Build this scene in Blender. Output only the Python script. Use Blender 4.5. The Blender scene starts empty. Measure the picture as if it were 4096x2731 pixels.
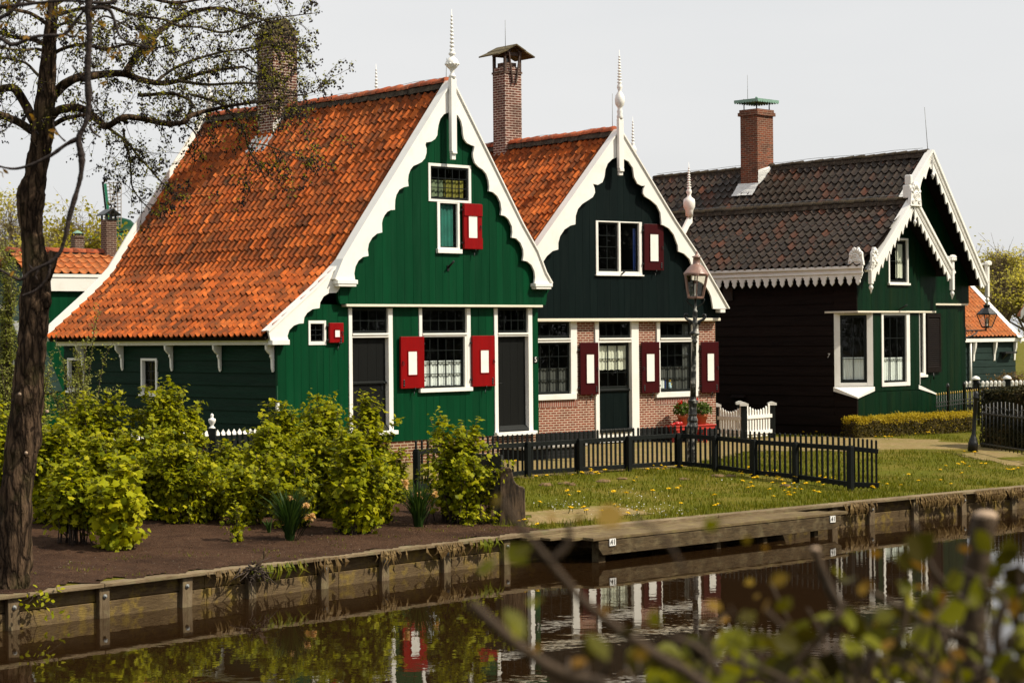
import bpy, math, random
import numpy as np
from math import sin, cos, radians, pi, sqrt, atan2
from mathutils import Vector, Matrix, noise
random.seed(7)
C = bpy.context.scene.collection
SC = bpy.context.scene

# ------------------------------------------------------------------ camera model
FL = 70/36*4096; YC = 1336.0; ROLL = -.0094; EYE = 2.15
def ray(x, y):
    dx = x-2048; dy = y-YC
    return Vector(((dx+dy*ROLL)/FL, 1.0, -(dy-dx*ROLL)/FL))
def atd(p, Y):
    r = ray(*p); return Vector((r.x*Y, Y, EYE+r.z*Y))
def atz(p, z):
    r = ray(*p); t = (z-EYE)/r.z; return Vector((r.x*t, t, z))
def c1(x, y): return (x/1.68, y/1.68)
def c2(x, y): return (1300+x/1.68, y/1.68)
def c3(x, y): return (2600+x/1.5722, y/1.5722)
def c4(x, y): return (x/1.68, 900+y/1.68)
def c5(x, y): return (1300+x/1.68, 900+y/1.68)
def c6(x, y): return (2600+x/1.5722, 900+y/1.5722)
def c7(x, y): return (x/1.68, 1800+y/1.68)
def c8(x, y): return (1300+x/1.68, 1800+y/1.68)
def c9(x, y): return (2600+x/1.5722, 1800+y/1.5722)
def V_(x, y): return (x*1.7415, y*1.7415)
def z1(x, y): return (1900+x/2.94, 1600+y/2.94)
def z2(x, y): return (2650+x/1.96, 1000+y/1.96)
def z3(x, y): return (2700+x/2.767, 1550+y/2.767)
def z4(x, y): return (3300+x/2.613, 600+y/2.613)
def z5(x, y): return (3300+x/2.24, 1150+y/2.24)
def z6(x, y): return (x/3.137, 700+y/3.137)
def w2(x, y): return (2100+x/2.94, 1250+y/2.94)
def w5(x, y): return (700+x/2.614, 1500+y/2.614)

# ------------------------------------------------------------------ mesh builder
class MB:
    def __init__(s): s.v = []; s.f = []; s.sm = []; s.rnd = []; s.has = False
    def add(s, vs, fs, smooth=False, rnd=0.0):
        b = len(s.v); s.v += [tuple(p) for p in vs]; s.rnd += [rnd]*len(vs)
        for f in fs: s.f.append(tuple(b+i for i in f)); s.sm.append(smooth)
    def box(s, x0, x1, y0, y1, z0, z1, rnd=0.0):
        if x0 > x1: x0, x1 = x1, x0
        if y0 > y1: y0, y1 = y1, y0
        if z0 > z1: z0, z1 = z1, z0
        s.add([(x0,y0,z0),(x1,y0,z0),(x1,y1,z0),(x0,y1,z0),(x0,y0,z1),(x1,y0,z1),(x1,y1,z1),(x0,y1,z1)],
              [(0,3,2,1),(4,5,6,7),(0,1,5,4),(1,2,6,5),(2,3,7,6),(3,0,4,7)], rnd=rnd)
    def obox(s, c, dx, dy, dz, rnd=0.0):       # oriented box: centre and three half vectors
        c = Vector(c); dx, dy, dz = Vector(dx), Vector(dy), Vector(dz)
        P = [c+dx*a+dy*b+dz*e for e in (-1,1) for a, b in ((-1,-1),(1,-1),(1,1),(-1,1))]
        s.add(P, [(0,3,2,1),(4,5,6,7),(0,1,5,4),(1,2,6,5),(2,3,7,6),(3,0,4,7)], rnd=rnd)
    def beam(s, p, q, w, h, up=(0,0,1), rnd=0.0):
        p, q = Vector(p), Vector(q); d = (q-p); L = d.length; d.normalize()
        sd = d.cross(Vector(up)).normalized(); u = sd.cross(d)
        s.obox((p+q)/2, d*L/2, sd*w/2, u*h/2, rnd)
    def prism(s, poly, y0, y1, axis='y', rnd=0.0):       # polygon in xz (axis y), yz (axis x) or xy (axis z)
        n = len(poly)
        m = {'y': lambda a, b, t: (a, t, b), 'x': lambda a, b, t: (t, a, b), 'z': lambda a, b, t: (a, b, t)}[axis]
        vs = [m(a, b, y0) for a, b in poly]+[m(a, b, y1) for a, b in poly]
        s.add(vs, [tuple(range(n)), tuple(range(2*n-1, n-1, -1))]+[(i, n+i, n+(i+1) % n, (i+1) % n) for i in range(n)], rnd=rnd)
    def tube(s, pts, rad, n=6, smooth=True, cap=True, rnd=0.0, wob=0.0):
        pts = [Vector(p) for p in pts]; k = len(pts)
        if not hasattr(rad, '__len__'): rad = [rad]*k
        vs = []; fs = []; ref = Vector((.3,.9,.2)).normalized()
        for i in range(k):
            d = (pts[min(i+1,k-1)]-pts[max(i-1,0)])
            if d.length < 1e-9: d = Vector((0,0,1))
            d.normalize()
            a = d.cross(ref)
            if a.length < .1: a = d.cross(Vector((1,0,0)))
            a.normalize(); b = d.cross(a)
            for j in range(n):
                r = rad[i]
                if wob:
                    q = pts[i]+(a*cos(2*pi*j/n)+b*sin(2*pi*j/n))*r
                    r *= 1+wob*noise.noise(q*5.0/ max(.3, 1))+wob*.5*noise.noise(q*17)
                vs.append(pts[i]+(a*cos(2*pi*j/n)+b*sin(2*pi*j/n))*r)
        for i in range(k-1):
            for j in range(n):
                fs.append((i*n+j, i*n+(j+1)%n, (i+1)*n+(j+1)%n, (i+1)*n+j))
        if cap and n > 2: fs += [tuple(range(n-1,-1,-1)), tuple((k-1)*n+j for j in range(n))]
        s.add(vs, fs, smooth, rnd)
    def lathe(s, prof, c=(0,0,0), n=14, smooth=True, axis=None):
        pts = [Vector(c)+Vector((0,0,z)) for r, z in prof]
        vs = []; fs = []; k = len(prof)
        for (r, z) in prof:
            for j in range(n):
                vs.append((c[0]+r*cos(2*pi*j/n), c[1]+r*sin(2*pi*j/n), c[2]+z))
        for i in range(k-1):
            for j in range(n):
                fs.append((i*n+j, i*n+(j+1)%n, (i+1)*n+(j+1)%n, (i+1)*n+j))
        fs += [tuple(range(n-1,-1,-1)), tuple((k-1)*n+j for j in range(n))]
        s.add(vs, fs, smooth)
    def sphere(s, c, r, n=8, m=6, sq=(1,1,1), rnd=0.0):
        vs = []; fs = []
        for i in range(m+1):
            t = pi*i/m
            for j in range(n):
                a = 2*pi*j/n
                vs.append((c[0]+r*sq[0]*sin(t)*cos(a), c[1]+r*sq[1]*sin(t)*sin(a), c[2]+r*sq[2]*cos(t)))
        for i in range(m):
            for j in range(n): fs.append((i*n+j, (i+1)*n+j, (i+1)*n+(j+1)%n, i*n+(j+1)%n))
        s.add(vs, fs, True, rnd)
    def build(s, name, mat, parent=None, rnd=False, bevel=0.0):
        me = bpy.data.meshes.new(name)
        me.from_pydata(s.v, [], s.f); me.materials.append(mat)
        me.polygons.foreach_set('use_smooth', s.sm)
        if rnd or any(s.rnd):
            a = me.attributes.new('rnd', 'FLOAT', 'POINT'); a.data.foreach_set('value', s.rnd)
        me.update()
        o = bpy.data.objects.new(name, me); C.objects.link(o)
        if parent: o.parent = parent
        if bevel:
            b = o.modifiers.new('bevel', 'BEVEL'); b.width = bevel; b.segments = 2; b.limit_method = 'ANGLE'
        return o

class NPB:                                          # fast builder for masses of identical small faces
    def __init__(s): s.V = []; s.F = []; s.R = []; s.n = 0
    def stamp(s, base, faces, mats, rnds):           # base (k,3); mats (m,4,4) as rot*scale (m,3,3) + loc (m,3)
        base = np.asarray(base, float); A, L = mats
        P = np.einsum('mij,kj->mki', A, base)+L[:,None,:]
        m, k = len(L), len(base)
        off = s.n+np.arange(m)*k
        for f in faces:
            s.F.append(off[:,None]+np.asarray(f)[None,:])
        s.V.append(P.reshape(-1,3)); s.R.append(np.repeat(rnds, k)); s.n += m*k
    def build(s, name, mat, parent=None, smooth=False):
        V = np.concatenate(s.V); me = bpy.data.meshes.new(name)
        loops = np.concatenate([f.reshape(-1) for f in s.F]); tot = np.concatenate([np.full(len(f), f.shape[1]) for f in s.F])
        me.vertices.add(len(V)); me.vertices.foreach_set('co', V.astype(np.float32).reshape(-1))
        me.loops.add(len(loops)); me.loops.foreach_set('vertex_index', loops.astype(np.int32))
        me.polygons.add(len(tot)); st = np.concatenate([[0], np.cumsum(tot)[:-1]])
        me.polygons.foreach_set('loop_start', st.astype(np.int32))
        if smooth: me.polygons.foreach_set('use_smooth', np.ones(len(tot), bool))
        a = me.attributes.new('rnd', 'FLOAT', 'POINT'); a.data.foreach_set('value', np.concatenate(s.R).astype(np.float32))
        me.materials.append(mat); me.update(calc_edges=True); me.validate()
        o = bpy.data.objects.new(name, me); C.objects.link(o)
        if parent: o.parent = parent
        return o
def rots(rng, m, tilt=1.0, up=None):                # random rotation matrices whose normal leans away from up by tilt
    nz = rng.normal(size=(m,3))*tilt+np.asarray(up if up is not None else (0,0,1.0))
    nz /= np.linalg.norm(nz, axis=1)[:,None]
    t = rng.normal(size=(m,3)); x = np.cross(t, nz); x /= np.linalg.norm(x, axis=1)[:,None]
    y = np.cross(nz, x)
    return np.stack([x, y, nz], axis=2)

def tag(o, label=None, cat=None, group=None, kind=None):
    if label: o['label'] = label
    if cat: o['category'] = cat
    if group: o['group'] = group
    if kind: o['kind'] = kind
    return o
def empty(name, loc=(0,0,0), rz=0.0, label=None, cat=None, group=None):
    o = bpy.data.objects.new(name, None); C.objects.link(o); o.location = loc; o.rotation_euler = (0,0,rz)
    o.empty_display_size = .2
    return tag(o, label, cat, group)
def kids(o): return [c for c in bpy.data.objects if c.parent == o]
def dup(root, loc, rz=0.0, label=None):
    r = root.copy(); C.objects.link(r); r.location = loc; r.rotation_euler = (0,0,rz)
    if label: r['label'] = label
    for ch in kids(root):
        c = ch.copy(); C.objects.link(c); c.parent = r
        for g in kids(ch):
            d = g.copy(); C.objects.link(d); d.parent = c
    return r
def label(o, t): o['label'] = t; return o

# ------------------------------------------------------------------ materials
def nodes(name):
    m = bpy.data.materials.new(name); m.use_nodes = True
    nt = m.node_tree; b = nt.nodes['Principled BSDF']
    return m, nt, b
def N(nt, typ, **kw):
    n = nt.nodes.new(typ)
    for k, v in kw.items():
        if k in n.inputs: n.inputs[k].default_value = v
        else: setattr(n, k, v)
    return n
def coords(nt, stretch=(1,1,1)):
    t = nt.nodes.new('ShaderNodeTexCoord'); mp = nt.nodes.new('ShaderNodeMapping'); mp.inputs['Scale'].default_value = stretch
    nt.links.new(t.outputs['Object'], mp.inputs['Vector']); return mp.outputs['Vector']
def noise_fac(nt, vec, scale, detail=4, lo=.3, hi=.7):
    n = N(nt, 'ShaderNodeTexNoise', Scale=scale, Detail=detail, Roughness=.6); nt.links.new(vec, n.inputs['Vector'])
    r = N(nt, 'ShaderNodeMapRange'); r.inputs['From Min'].default_value = lo; r.inputs['From Max'].default_value = hi
    nt.links.new(n.outputs['Fac'], r.inputs['Value']); return r.outputs['Result']
def mixc(nt, fac, a, b, mode='MIX'):
    m = nt.nodes.new('ShaderNodeMix'); m.data_type = 'RGBA'; m.blend_type = mode; m.clamp_result = False
    for sock, v in ((m.inputs[0], fac), (m.inputs[6], a), (m.inputs[7], b)):
        if hasattr(v, 'is_output'): nt.links.new(v, sock)
        elif isinstance(v, (int, float)): sock.default_value = v
        else: sock.default_value = (*v, 1) if len(v) == 3 else v
    return m.outputs[2]
def bump(nt, b, h, strength, dist=.02):
    n = N(nt, 'ShaderNodeBump', Strength=strength, Distance=dist); nt.links.new(h, n.inputs['Height']); nt.links.new(n.outputs['Normal'], b.inputs['Normal'])
def attr(nt, name='rnd'):
    a = nt.nodes.new('ShaderNodeAttribute'); a.attribute_name = name; return a.outputs['Fac']
def paint(name, col, rough=.45, var=.12, vs=3.0, bs=30, bst=.15, stretch=(1,1,1), spec=.4, dirt=None, dirt_amt=.3, dirt_scale=2.0, rnd=False):
    m, nt, b = nodes(name); v = coords(nt, stretch)
    f = noise_fac(nt, v, vs)
    c = mixc(nt, f, [x*(1-var) for x in col], [min(1, x*(1+var)) for x in col])
    if rnd: c = mixc(nt, attr(nt), mixc(nt, 1.0, c, (.84,.84,.84), 'MULTIPLY'), mixc(nt, 1.0, c, (1.14,1.13,1.10), 'MULTIPLY'))
    if dirt:
        f2 = noise_fac(nt, v, dirt_scale, 8, .5, .72); mu = N(nt, 'ShaderNodeMath', operation='MULTIPLY'); nt.links.new(f2, mu.inputs[0]); mu.inputs[1].default_value = dirt_amt
        c = mixc(nt, mu.outputs[0], c, dirt)
    nt.links.new(c, b.inputs['Base Color']); b.inputs['Roughness'].default_value = rough; b.inputs['Specular IOR Level'].default_value = spec
    if bst: bump(nt, b, noise_fac(nt, v, bs, 6), bst)
    return m
def brick_mat(name, c1_, c2_, mort, w=.17, h=.052, ms=.009, dirt=None, vert=False):
    m, nt, b = nodes(name)
    t = nt.nodes.new('ShaderNodeTexCoord'); sp = nt.nodes.new('ShaderNodeSeparateXYZ'); nt.links.new(t.outputs['Object'], sp.inputs[0])
    ad = N(nt, 'ShaderNodeMath', operation='ADD'); nt.links.new(sp.outputs[0], ad.inputs[0]); nt.links.new(sp.outputs[1], ad.inputs[1])
    cb = nt.nodes.new('ShaderNodeCombineXYZ')
    nt.links.new(ad.outputs[0], cb.inputs[1 if vert else 0]); nt.links.new(sp.outputs[2], cb.inputs[0 if vert else 1])
    br = nt.nodes.new('ShaderNodeTexBrick'); br.inputs['Scale'].default_value = 1; br.inputs['Brick Width'].default_value = w; br.inputs['Row Height'].default_value = h
    br.inputs['Mortar Size'].default_value = ms; br.inputs['Mortar Smooth'].default_value = .15; br.inputs['Bias'].default_value = 0
    br.inputs['Color1'].default_value = (*c1_,1); br.inputs['Color2'].default_value = (*c2_,1); br.inputs['Mortar'].default_value = (*mort,1)
    nt.links.new(cb.outputs[0], br.inputs['Vector'])
    v = coords(nt)
    c = mixc(nt, noise_fac(nt, v, 2.5, 6), mixc(nt, 1.0, br.outputs['Color'], (.78,.76,.74), 'MULTIPLY'), br.outputs['Color'])
    if dirt:
        mu = N(nt, 'ShaderNodeMath', operation='MULTIPLY'); nt.links.new(noise_fac(nt, v, 1.6, 8, .5, .7), mu.inputs[0]); mu.inputs[1].default_value = .6
        c = mixc(nt, mu.outputs[0], c, dirt)
    nt.links.new(c, b.inputs['Base Color']); b.inputs['Roughness'].default_value = .9; b.inputs['Specular IOR Level'].default_value = .2
    iv = N(nt, 'ShaderNodeMath', operation='SUBTRACT'); iv.inputs[0].default_value = 1; nt.links.new(br.outputs['Fac'], iv.inputs[1])
    bump(nt, b, iv.outputs[0], .6, .006)
    return m
def tile_mat(name, cols, moss, rough=.82, spec=.12, coat=0.0, rust=None):
    m, nt, b = nodes(name); v = coords(nt)
    rp = nt.nodes.new('ShaderNodeValToRGB'); e = rp.color_ramp.elements
    for i, c in enumerate(cols):
        p = i/(len(cols)-1)
        if i < 2: e[i].position = p; e[i].color = (*c,1)
        else: x = e.new(p); x.color = (*c,1)
    e[0].position = 0; 
    nt.links.new(attr(nt), rp.inputs['Fac'])
    f1 = noise_fac(nt, v, 7, 8, .42, .72)
    mu = N(nt, 'ShaderNodeMath', operation='MULTIPLY'); nt.links.new(f1, mu.inputs[0]); mu.inputs[1].default_value = .85
    c = mixc(nt, mu.outputs[0], rp.outputs['Color'], moss)
    mu3 = N(nt, 'ShaderNodeMath', operation='MULTIPLY'); nt.links.new(noise_fac(nt, v, 1.1, 6, .48, .74), mu3.inputs[0]); mu3.inputs[1].default_value = .6
    c = mixc(nt, mu3.outputs[0], c, moss)
    f2 = noise_fac(nt, v, 28, 6, .58, .75)
    c = mixc(nt, f2, c, [min(1, x*2.2+.02) for x in moss])
    if rust:
        f3 = noise_fac(nt, v, 9, 5, .62, .68); mu2 = N(nt, 'ShaderNodeMath', operation='MULTIPLY'); nt.links.new(f3, mu2.inputs[0]); mu2.inputs[1].default_value = .8
        c = mixc(nt, mu2.outputs[0], c, rust)
    nt.links.new(c, b.inputs['Base Color']); b.inputs['Roughness'].default_value = rough; b.inputs['Specular IOR Level'].default_value = spec
    if coat: b.inputs['Coat Weight'].default_value = coat; b.inputs['Coat Roughness'].default_value = .25
    bump(nt, b, noise_fac(nt, v, 60, 6), .25, .01)
    return m
def leaf_mat(name, cols, trans=.45, rough=.5):
    m, nt, b = nodes(name)
    rp = nt.nodes.new('ShaderNodeValToRGB'); e = rp.color_ramp.elements
    e[0].color = (*cols[0],1); e[1].color = (*cols[-1],1)
    for i, c in enumerate(cols[1:-1]): x = e.new((i+1)/(len(cols)-1)); x.color = (*c,1)
    nt.links.new(attr(nt), rp.inputs['Fac'])
    nt.links.new(rp.outputs['Color'], b.inputs['Base Color']); b.inputs['Roughness'].default_value = rough; b.inputs['Specular IOR Level'].default_value = .10
    t = nt.nodes.new('ShaderNodeBsdfTranslucent'); nt.links.new(mixc(nt, 1.0, rp.outputs['Color'], (1.3,1.25,.6), 'MULTIPLY'), t.inputs['Color'])
    mx = nt.nodes.new('ShaderNodeMixShader'); mx.inputs[0].default_value = trans
    out = nt.nodes['Material Output']
    nt.links.new(b.outputs[0], mx.inputs[1]); nt.links.new(t.outputs[0], mx.inputs[2]); nt.links.new(mx.outputs[0], out.inputs[0])
    return m
def glass_mat(name, tint=(.9,.95,.93), extra=.005):
    m, nt, b = nodes(name); nt.nodes.remove(b)
    tr = N(nt, 'ShaderNodeBsdfTransparent', Color=(*tint,1)); gl = N(nt, 'ShaderNodeBsdfGlossy', Roughness=.03)
    lw = N(nt, 'ShaderNodeLayerWeight', Blend=.5); pw = N(nt, 'ShaderNodeMath', operation='POWER'); nt.links.new(lw.outputs['Facing'], pw.inputs[0]); pw.inputs[1].default_value = 5
    ad = N(nt, 'ShaderNodeMath', operation='MULTIPLY_ADD'); nt.links.new(pw.outputs[0], ad.inputs[0]); ad.inputs[1].default_value = .95; ad.inputs[2].default_value = .045+extra
    v = coords(nt); nz = N(nt, 'ShaderNodeTexNoise', Scale=3.0, Detail=2); nt.links.new(v, nz.inputs['Vector'])
    bp = N(nt, 'ShaderNodeBump', Strength=.08, Distance=.05); nt.links.new(nz.outputs['Fac'], bp.inputs['Height']); nt.links.new(bp.outputs[0], gl.inputs['Normal'])
    mx = nt.nodes.new('ShaderNodeMixShader'); nt.links.new(ad.outputs[0], mx.inputs[0]); nt.links.new(tr.outputs[0], mx.inputs[1]); nt.links.new(gl.outputs[0], mx.inputs[2])
    nt.links.new(mx.outputs[0], nt.nodes['Material Output'].inputs[0]); return m
def wood_mat(name, ca, cb, stretch, lichen=None, lich_amt=.5, bst=.5, rough=.85):
    m, nt, b = nodes(name); v = coords(nt, stretch); v0 = coords(nt)
    c = mixc(nt, noise_fac(nt, v, 6, 8, .3, .7), ca, cb)
    c = mixc(nt, noise_fac(nt, v0, 1.3, 4, .35, .7), mixc(nt, 1.0, c, (.6,.57,.52), 'MULTIPLY'), c)
    if lichen:
        mu = N(nt, 'ShaderNodeMath', operation='MULTIPLY'); nt.links.new(noise_fac(nt, v0, 5, 8, .5, .66), mu.inputs[0]); mu.inputs[1].default_value = lich_amt
        c = mixc(nt, mu.outputs[0], c, lichen)
    nt.links.new(c, b.inputs['Base Color']); b.inputs['Roughness'].default_value = rough; b.inputs['Specular IOR Level'].default_value = .2
    bump(nt, b, noise_fac(nt, v, 14, 8), bst, .01); return m

MT = {}
MT['white'] = paint('white_paint', (.80,.785,.745), .4, .03, 2, 40, .05, dirt=(.52,.48,.40), dirt_amt=.25, dirt_scale=2.5)
MT['cream'] = paint('cream_paint', (.70,.64,.52), .5, .05)
MT['green'] = paint('green_paint', (.0004,.0385,.0135), .45, .14, 1.2, 30, .12, (6,6,.6), .10, dirt=(.006,.046,.020), dirt_amt=.5, dirt_scale=1.1, rnd=True)
MT['green2'] = paint('deep_green_paint', (.0005,.0155,.0054), .45, .2, 1.2, 30, .12, (6,6,.6), .10, dirt=(.012,.022,.005), dirt_amt=.5, dirt_scale=.9, rnd=True)
MT['siding'] = paint('weathered_green_paint', (.0055,.023,.0135), .65, .25, 1.5, 20, .25, (.6,.6,7), .08, dirt=(.014,.024,.018), dirt_amt=.5, dirt_scale=1.0, rnd=True)
MT['siding2'] = paint('grey_green_paint', (.016,.030,.026), .6, .25, 1.5, 20, .25, (.6,.6,7), .08)
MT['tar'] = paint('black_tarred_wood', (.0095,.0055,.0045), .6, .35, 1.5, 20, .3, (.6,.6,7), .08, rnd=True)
MT['black_green'] = paint('black_green_paint', (.0016,.0060,.0060), .45, .15, 1.2, 30, .12, (6,6,.6), .12, dirt=(.006,.010,.009), dirt_amt=.5, dirt_scale=1.2, rnd=True)
MT['door'] = paint('black_door_paint', (.0065,.007,.0068), .4, .1, 2, 30, .08, (6,6,.6), .2)
MT['sash'] = paint('black_sash_paint', (.009,.0115,.011), .35, .1, 4, 30, .05, spec=.25)
MT['red'] = paint('red_paint', (.21,.0012,.0018), .4, .12, 2, 30, .1, (6,6,.6), .2)
MT['maroon'] = paint('dark_red_paint', (.038,.0016,.0028), .4, .12, 2, 30, .1, (6,6,.6), .2)
MT['bench_red'] = paint('worn_red_paint', (.42,.03,.02), .5, .2)
MT['iron'] = paint('black_iron', (.008,.009,.010), .4, .2, 6, 40, .2)
MT['fence'] = paint('black_fence_paint', (.0065,.0082,.0078), .5, .25, 3, 30, .2, (5,5,.8), .2)
MT['plinth'] = brick_mat('tarred_brick', (.012,.013,.014), (.02,.021,.022), (.008,.008,.009), .21, .06, .008)
MT['brick'] = brick_mat('red_brick', (.25,.062,.034), (.17,.048,.030), (.56,.46,.36), .165, .056, .0095)
MT['brick_old'] = brick_mat('brown_brick', (.19,.07,.035), (.10,.04,.024), (.42,.33,.23), .19, .06, .01)
MT['soldier'] = brick_mat('soldier_brick', (.26,.07,.045), (.18,.055,.04), (.50,.40,.33), .3, .056, .009, vert=True)
MT['chim'] = brick_mat('chimney_brick', (.17,.055,.036), (.085,.034,.026), (.56,.47,.40), .20, .062, .0095, dirt=(.05,.03,.022))
MT['chim3'] = brick_mat('chimney_orange_brick', (.24,.065,.03), (.10,.04,.025), (.30,.22,.16), .20, .062, .007, dirt=(.05,.028,.02))
MT['chim_dark'] = brick_mat('chimney_brown_brick', (.12,.06,.042), (.075,.04,.03), (.30,.24,.19), .2, .062, .008)
MT['tile'] = tile_mat('orange_pantile', [(.14,.040,.015),(.34,.072,.015),(.51,.116,.021),(.22,.055,.015),(.46,.100,.019),(.58,.150,.032)], (.050,.030,.016))
MT['tile_far'] = tile_mat('light_orange_pantile', [(.38,.11,.03),(.46,.14,.038),(.42,.11,.03),(.50,.17,.055)], (.20,.10,.05))
MT['tile_dark'] = tile_mat('dark_glazed_pantile', [(.019,.012,.008),(.030,.0195,.0135),(.014,.009,.0065),(.038,.025,.0175),(.024,.0155,.011),(.095,.028,.011)], (.020,.0145,.008), .42, .16, .07, rust=(.085,.026,.010))
MT['ridge'] = tile_mat('orange_ridge_tile', [(.36,.075,.028),(.45,.12,.05),(.28,.07,.035)], (.06,.04,.03))
MT['ridge_dark'] = tile_mat('dark_ridge_tile', [(.022,.017,.014),(.034,.026,.019)], (.045,.030,.010), .6)
MT['mortar'] = paint('old_mortar', (.050,.036,.024), .95, .5, 9, 25, .9, dirt=(.15,.12,.08), dirt_amt=.6, dirt_scale=6)
MT['lead'] = paint('lead_flashing', (.62,.62,.60), .5, .15, 8, 20, .4)
MT['zinc'] = paint('zinc_wire', (.20,.21,.21), .4)
MT['copper'] = paint('green_copper', (.17,.30,.235), .5, .15, 8)
MT['mossroof'] = paint('mossy_cap_board', (.085,.065,.028), .9, .5, 9, 20, .6)
MT['brownwood'] = paint('brown_wood', (.055,.032,.022), .7, .3, 6, 20, .4)
MT['lampcap'] = paint('aged_copper', (.23,.13,.10), .35, .25, 6, 20, .15, spec=.6)
MT['peel'] = paint('peeling_black_paint', (.012,.013,.013), .45, .2, 5, 40, .3, dirt=(.62,.60,.55), dirt_amt=.9, dirt_scale=9)
MT['glass'] = glass_mat('window_glass')
MT['lampglass'] = glass_mat('lamp_glass', (.92,.91,.86), .06)
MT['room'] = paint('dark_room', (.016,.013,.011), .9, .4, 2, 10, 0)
MT['lace'] = paint('lace_curtain', (.80,.80,.78), .9, .06, 40, 60, .3)
MT['lace_cream'] = paint('cream_lace', (.72,.69,.58), .9, .18, 45, 60, .3)
MT['net'] = paint('grey_net_curtain', (.075,.073,.068), .95, .15, 3)
MT['yellow'] = paint('yellow_curtain', (.25,.21,.03), .8, .25, 4, dirt=(.10,.12,.04), dirt_amt=.8)
MT['palegreen'] = paint('pale_green_curtain', (.19,.23,.13), .8, .2, 5)
MT['teal'] = paint('teal_curtain', (.014,.13,.10), .7, .3, 3)
MT['blue'] = paint('blue_curtain', (.010,.032,.17), .7, .3, 4)
MT['terracotta'] = paint('terracotta', (.42,.12,.05), .8, .15, 6, 30, .2)
MT['number'] = paint('number_plate_black', (.006,.007,.006), .4)
MT['plate_white'] = paint('plate_white', (.72,.72,.70), .5, .08, 20)
MT['gold'] = paint('gilded_tip', (.55,.34,.05), .3)
MT['stone'] = paint('grey_stone', (.30,.28,.25), .8, .2, 5, 25, .4)
MT['bank'] = wood_mat('bank_timber', (.085,.055,.027), (.19,.135,.070), (1,8,8), (.26,.18,.025), .6)
MT['post'] = wood_mat('post_timber', (.11,.075,.042), (.23,.175,.11), (7,7,.8), (.26,.23,.12), .3)
MT['cap'] = wood_mat('cap_timber', (.16,.115,.065), (.30,.23,.145), (1.2,9,9), (.20,.20,.10), .35)
MT['deck'] = wood_mat('deck_timber', (.12,.085,.042), (.225,.165,.088), (1.2,9,9), (.24,.20,.07), .4)
MT['deckbeam'] = wood_mat('wet_beam_timber', (.048,.033,.017), (.135,.095,.048), (1,6,6), (.24,.20,.11), .3)
MT['tarbench'] = wood_mat('peeling_tarred_wood', (.012,.011,.011), (.24,.165,.105), (2.4,2.4,.35), (.015,.015,.015), .7, .6)
MT['darkplank'] = paint('black_plank', (.016,.016,.016), .6, .5, 8, 20, .5, (.8,.8,6))
def bark_mat():
    m, nt, b = nodes('alder_bark'); v = coords(nt, (9,9,1.7)); v0 = coords(nt)
    vo = nt.nodes.new('ShaderNodeTexVoronoi'); vo.feature = 'DISTANCE_TO_EDGE'; vo.inputs['Scale'].default_value = 1.9
    dn = N(nt, 'ShaderNodeTexNoise', Scale=2.5, Detail=5); nt.links.new(v, dn.inputs['Vector']); nt.links.new(mixc(nt, .35, v, dn.outputs['Color']), vo.inputs['Vector'])
    r = N(nt, 'ShaderNodeMapRange'); r.inputs['From Max'].default_value = .22; nt.links.new(vo.outputs['Distance'], r.inputs['Value'])
    fine = noise_fac(nt, v, 5, 8, .3, .7); c = mixc(nt, fine, (.046,.029,.018), (.140,.090,.055)); c = mixc(nt, r.outputs['Result'], (.014,.009,.006), c)
    mu = N(nt, 'ShaderNodeMath', operation='MULTIPLY'); nt.links.new(noise_fac(nt, v0, 2.2, 6, .5, .7), mu.inputs[0]); mu.inputs[1].default_value = .4; c = mixc(nt, mu.outputs[0], c, (.060,.058,.018))
    nt.links.new(c, b.inputs['Base Color']); b.inputs['Roughness'].default_value = .95; b.inputs['Specular IOR Level'].default_value = .08
    h = N(nt, 'ShaderNodeMath', operation='MULTIPLY_ADD'); nt.links.new(fine, h.inputs[0]); h.inputs[1].default_value = .4; nt.links.new(r.outputs['Result'], h.inputs[2]); bump(nt, b, h.outputs[0], 1.0, .03); return m
MT['bark'] = bark_mat()
MT['far_twig'] = paint('far_tree_twig', (.14,.105,.055), .9, .3, 6, 30, .2)
MT['twig'] = paint('twig_bark', (.050,.034,.018), .85, .4, 6, 30, .4, dirt=(.085,.075,.02), dirt_amt=.7)
MT['neartwig'] = paint('near_branch_bark', (.022,.0125,.009), .8, .4, 9, 30, .5)
MT['stem'] = paint('shrub_stem', (.050,.034,.024), .85, .35, 9, 30, .4)
MT['forestem'] = paint('foreground_stem', (.042,.024,.010), .8, .35, 12, 30, .3)
MT['cutwood'] = paint('cut_wood', (.36,.26,.18), .8, .2, 20)
# ------------------------------------------------------------------ camera, sky, sun
cam = bpy.data.cameras.new('camera'); co = bpy.data.objects.new('camera', cam); C.objects.link(co); SC.camera = co
co.matrix_world = Matrix.Translation((0,0,EYE)) @ Matrix.Rotation(pi/2, 4, 'X') @ Matrix.Rotation(ROLL, 4, 'Z')
cam.lens = 70; cam.sensor_width = 36; cam.shift_y = -29.5/4096; cam.clip_start = .05; cam.clip_end = 3000
cam.dof.use_dof = True; cam.dof.focus_distance = 41; cam.dof.aperture_fstop = 4.8; cam.dof.aperture_blades = 9

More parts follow.
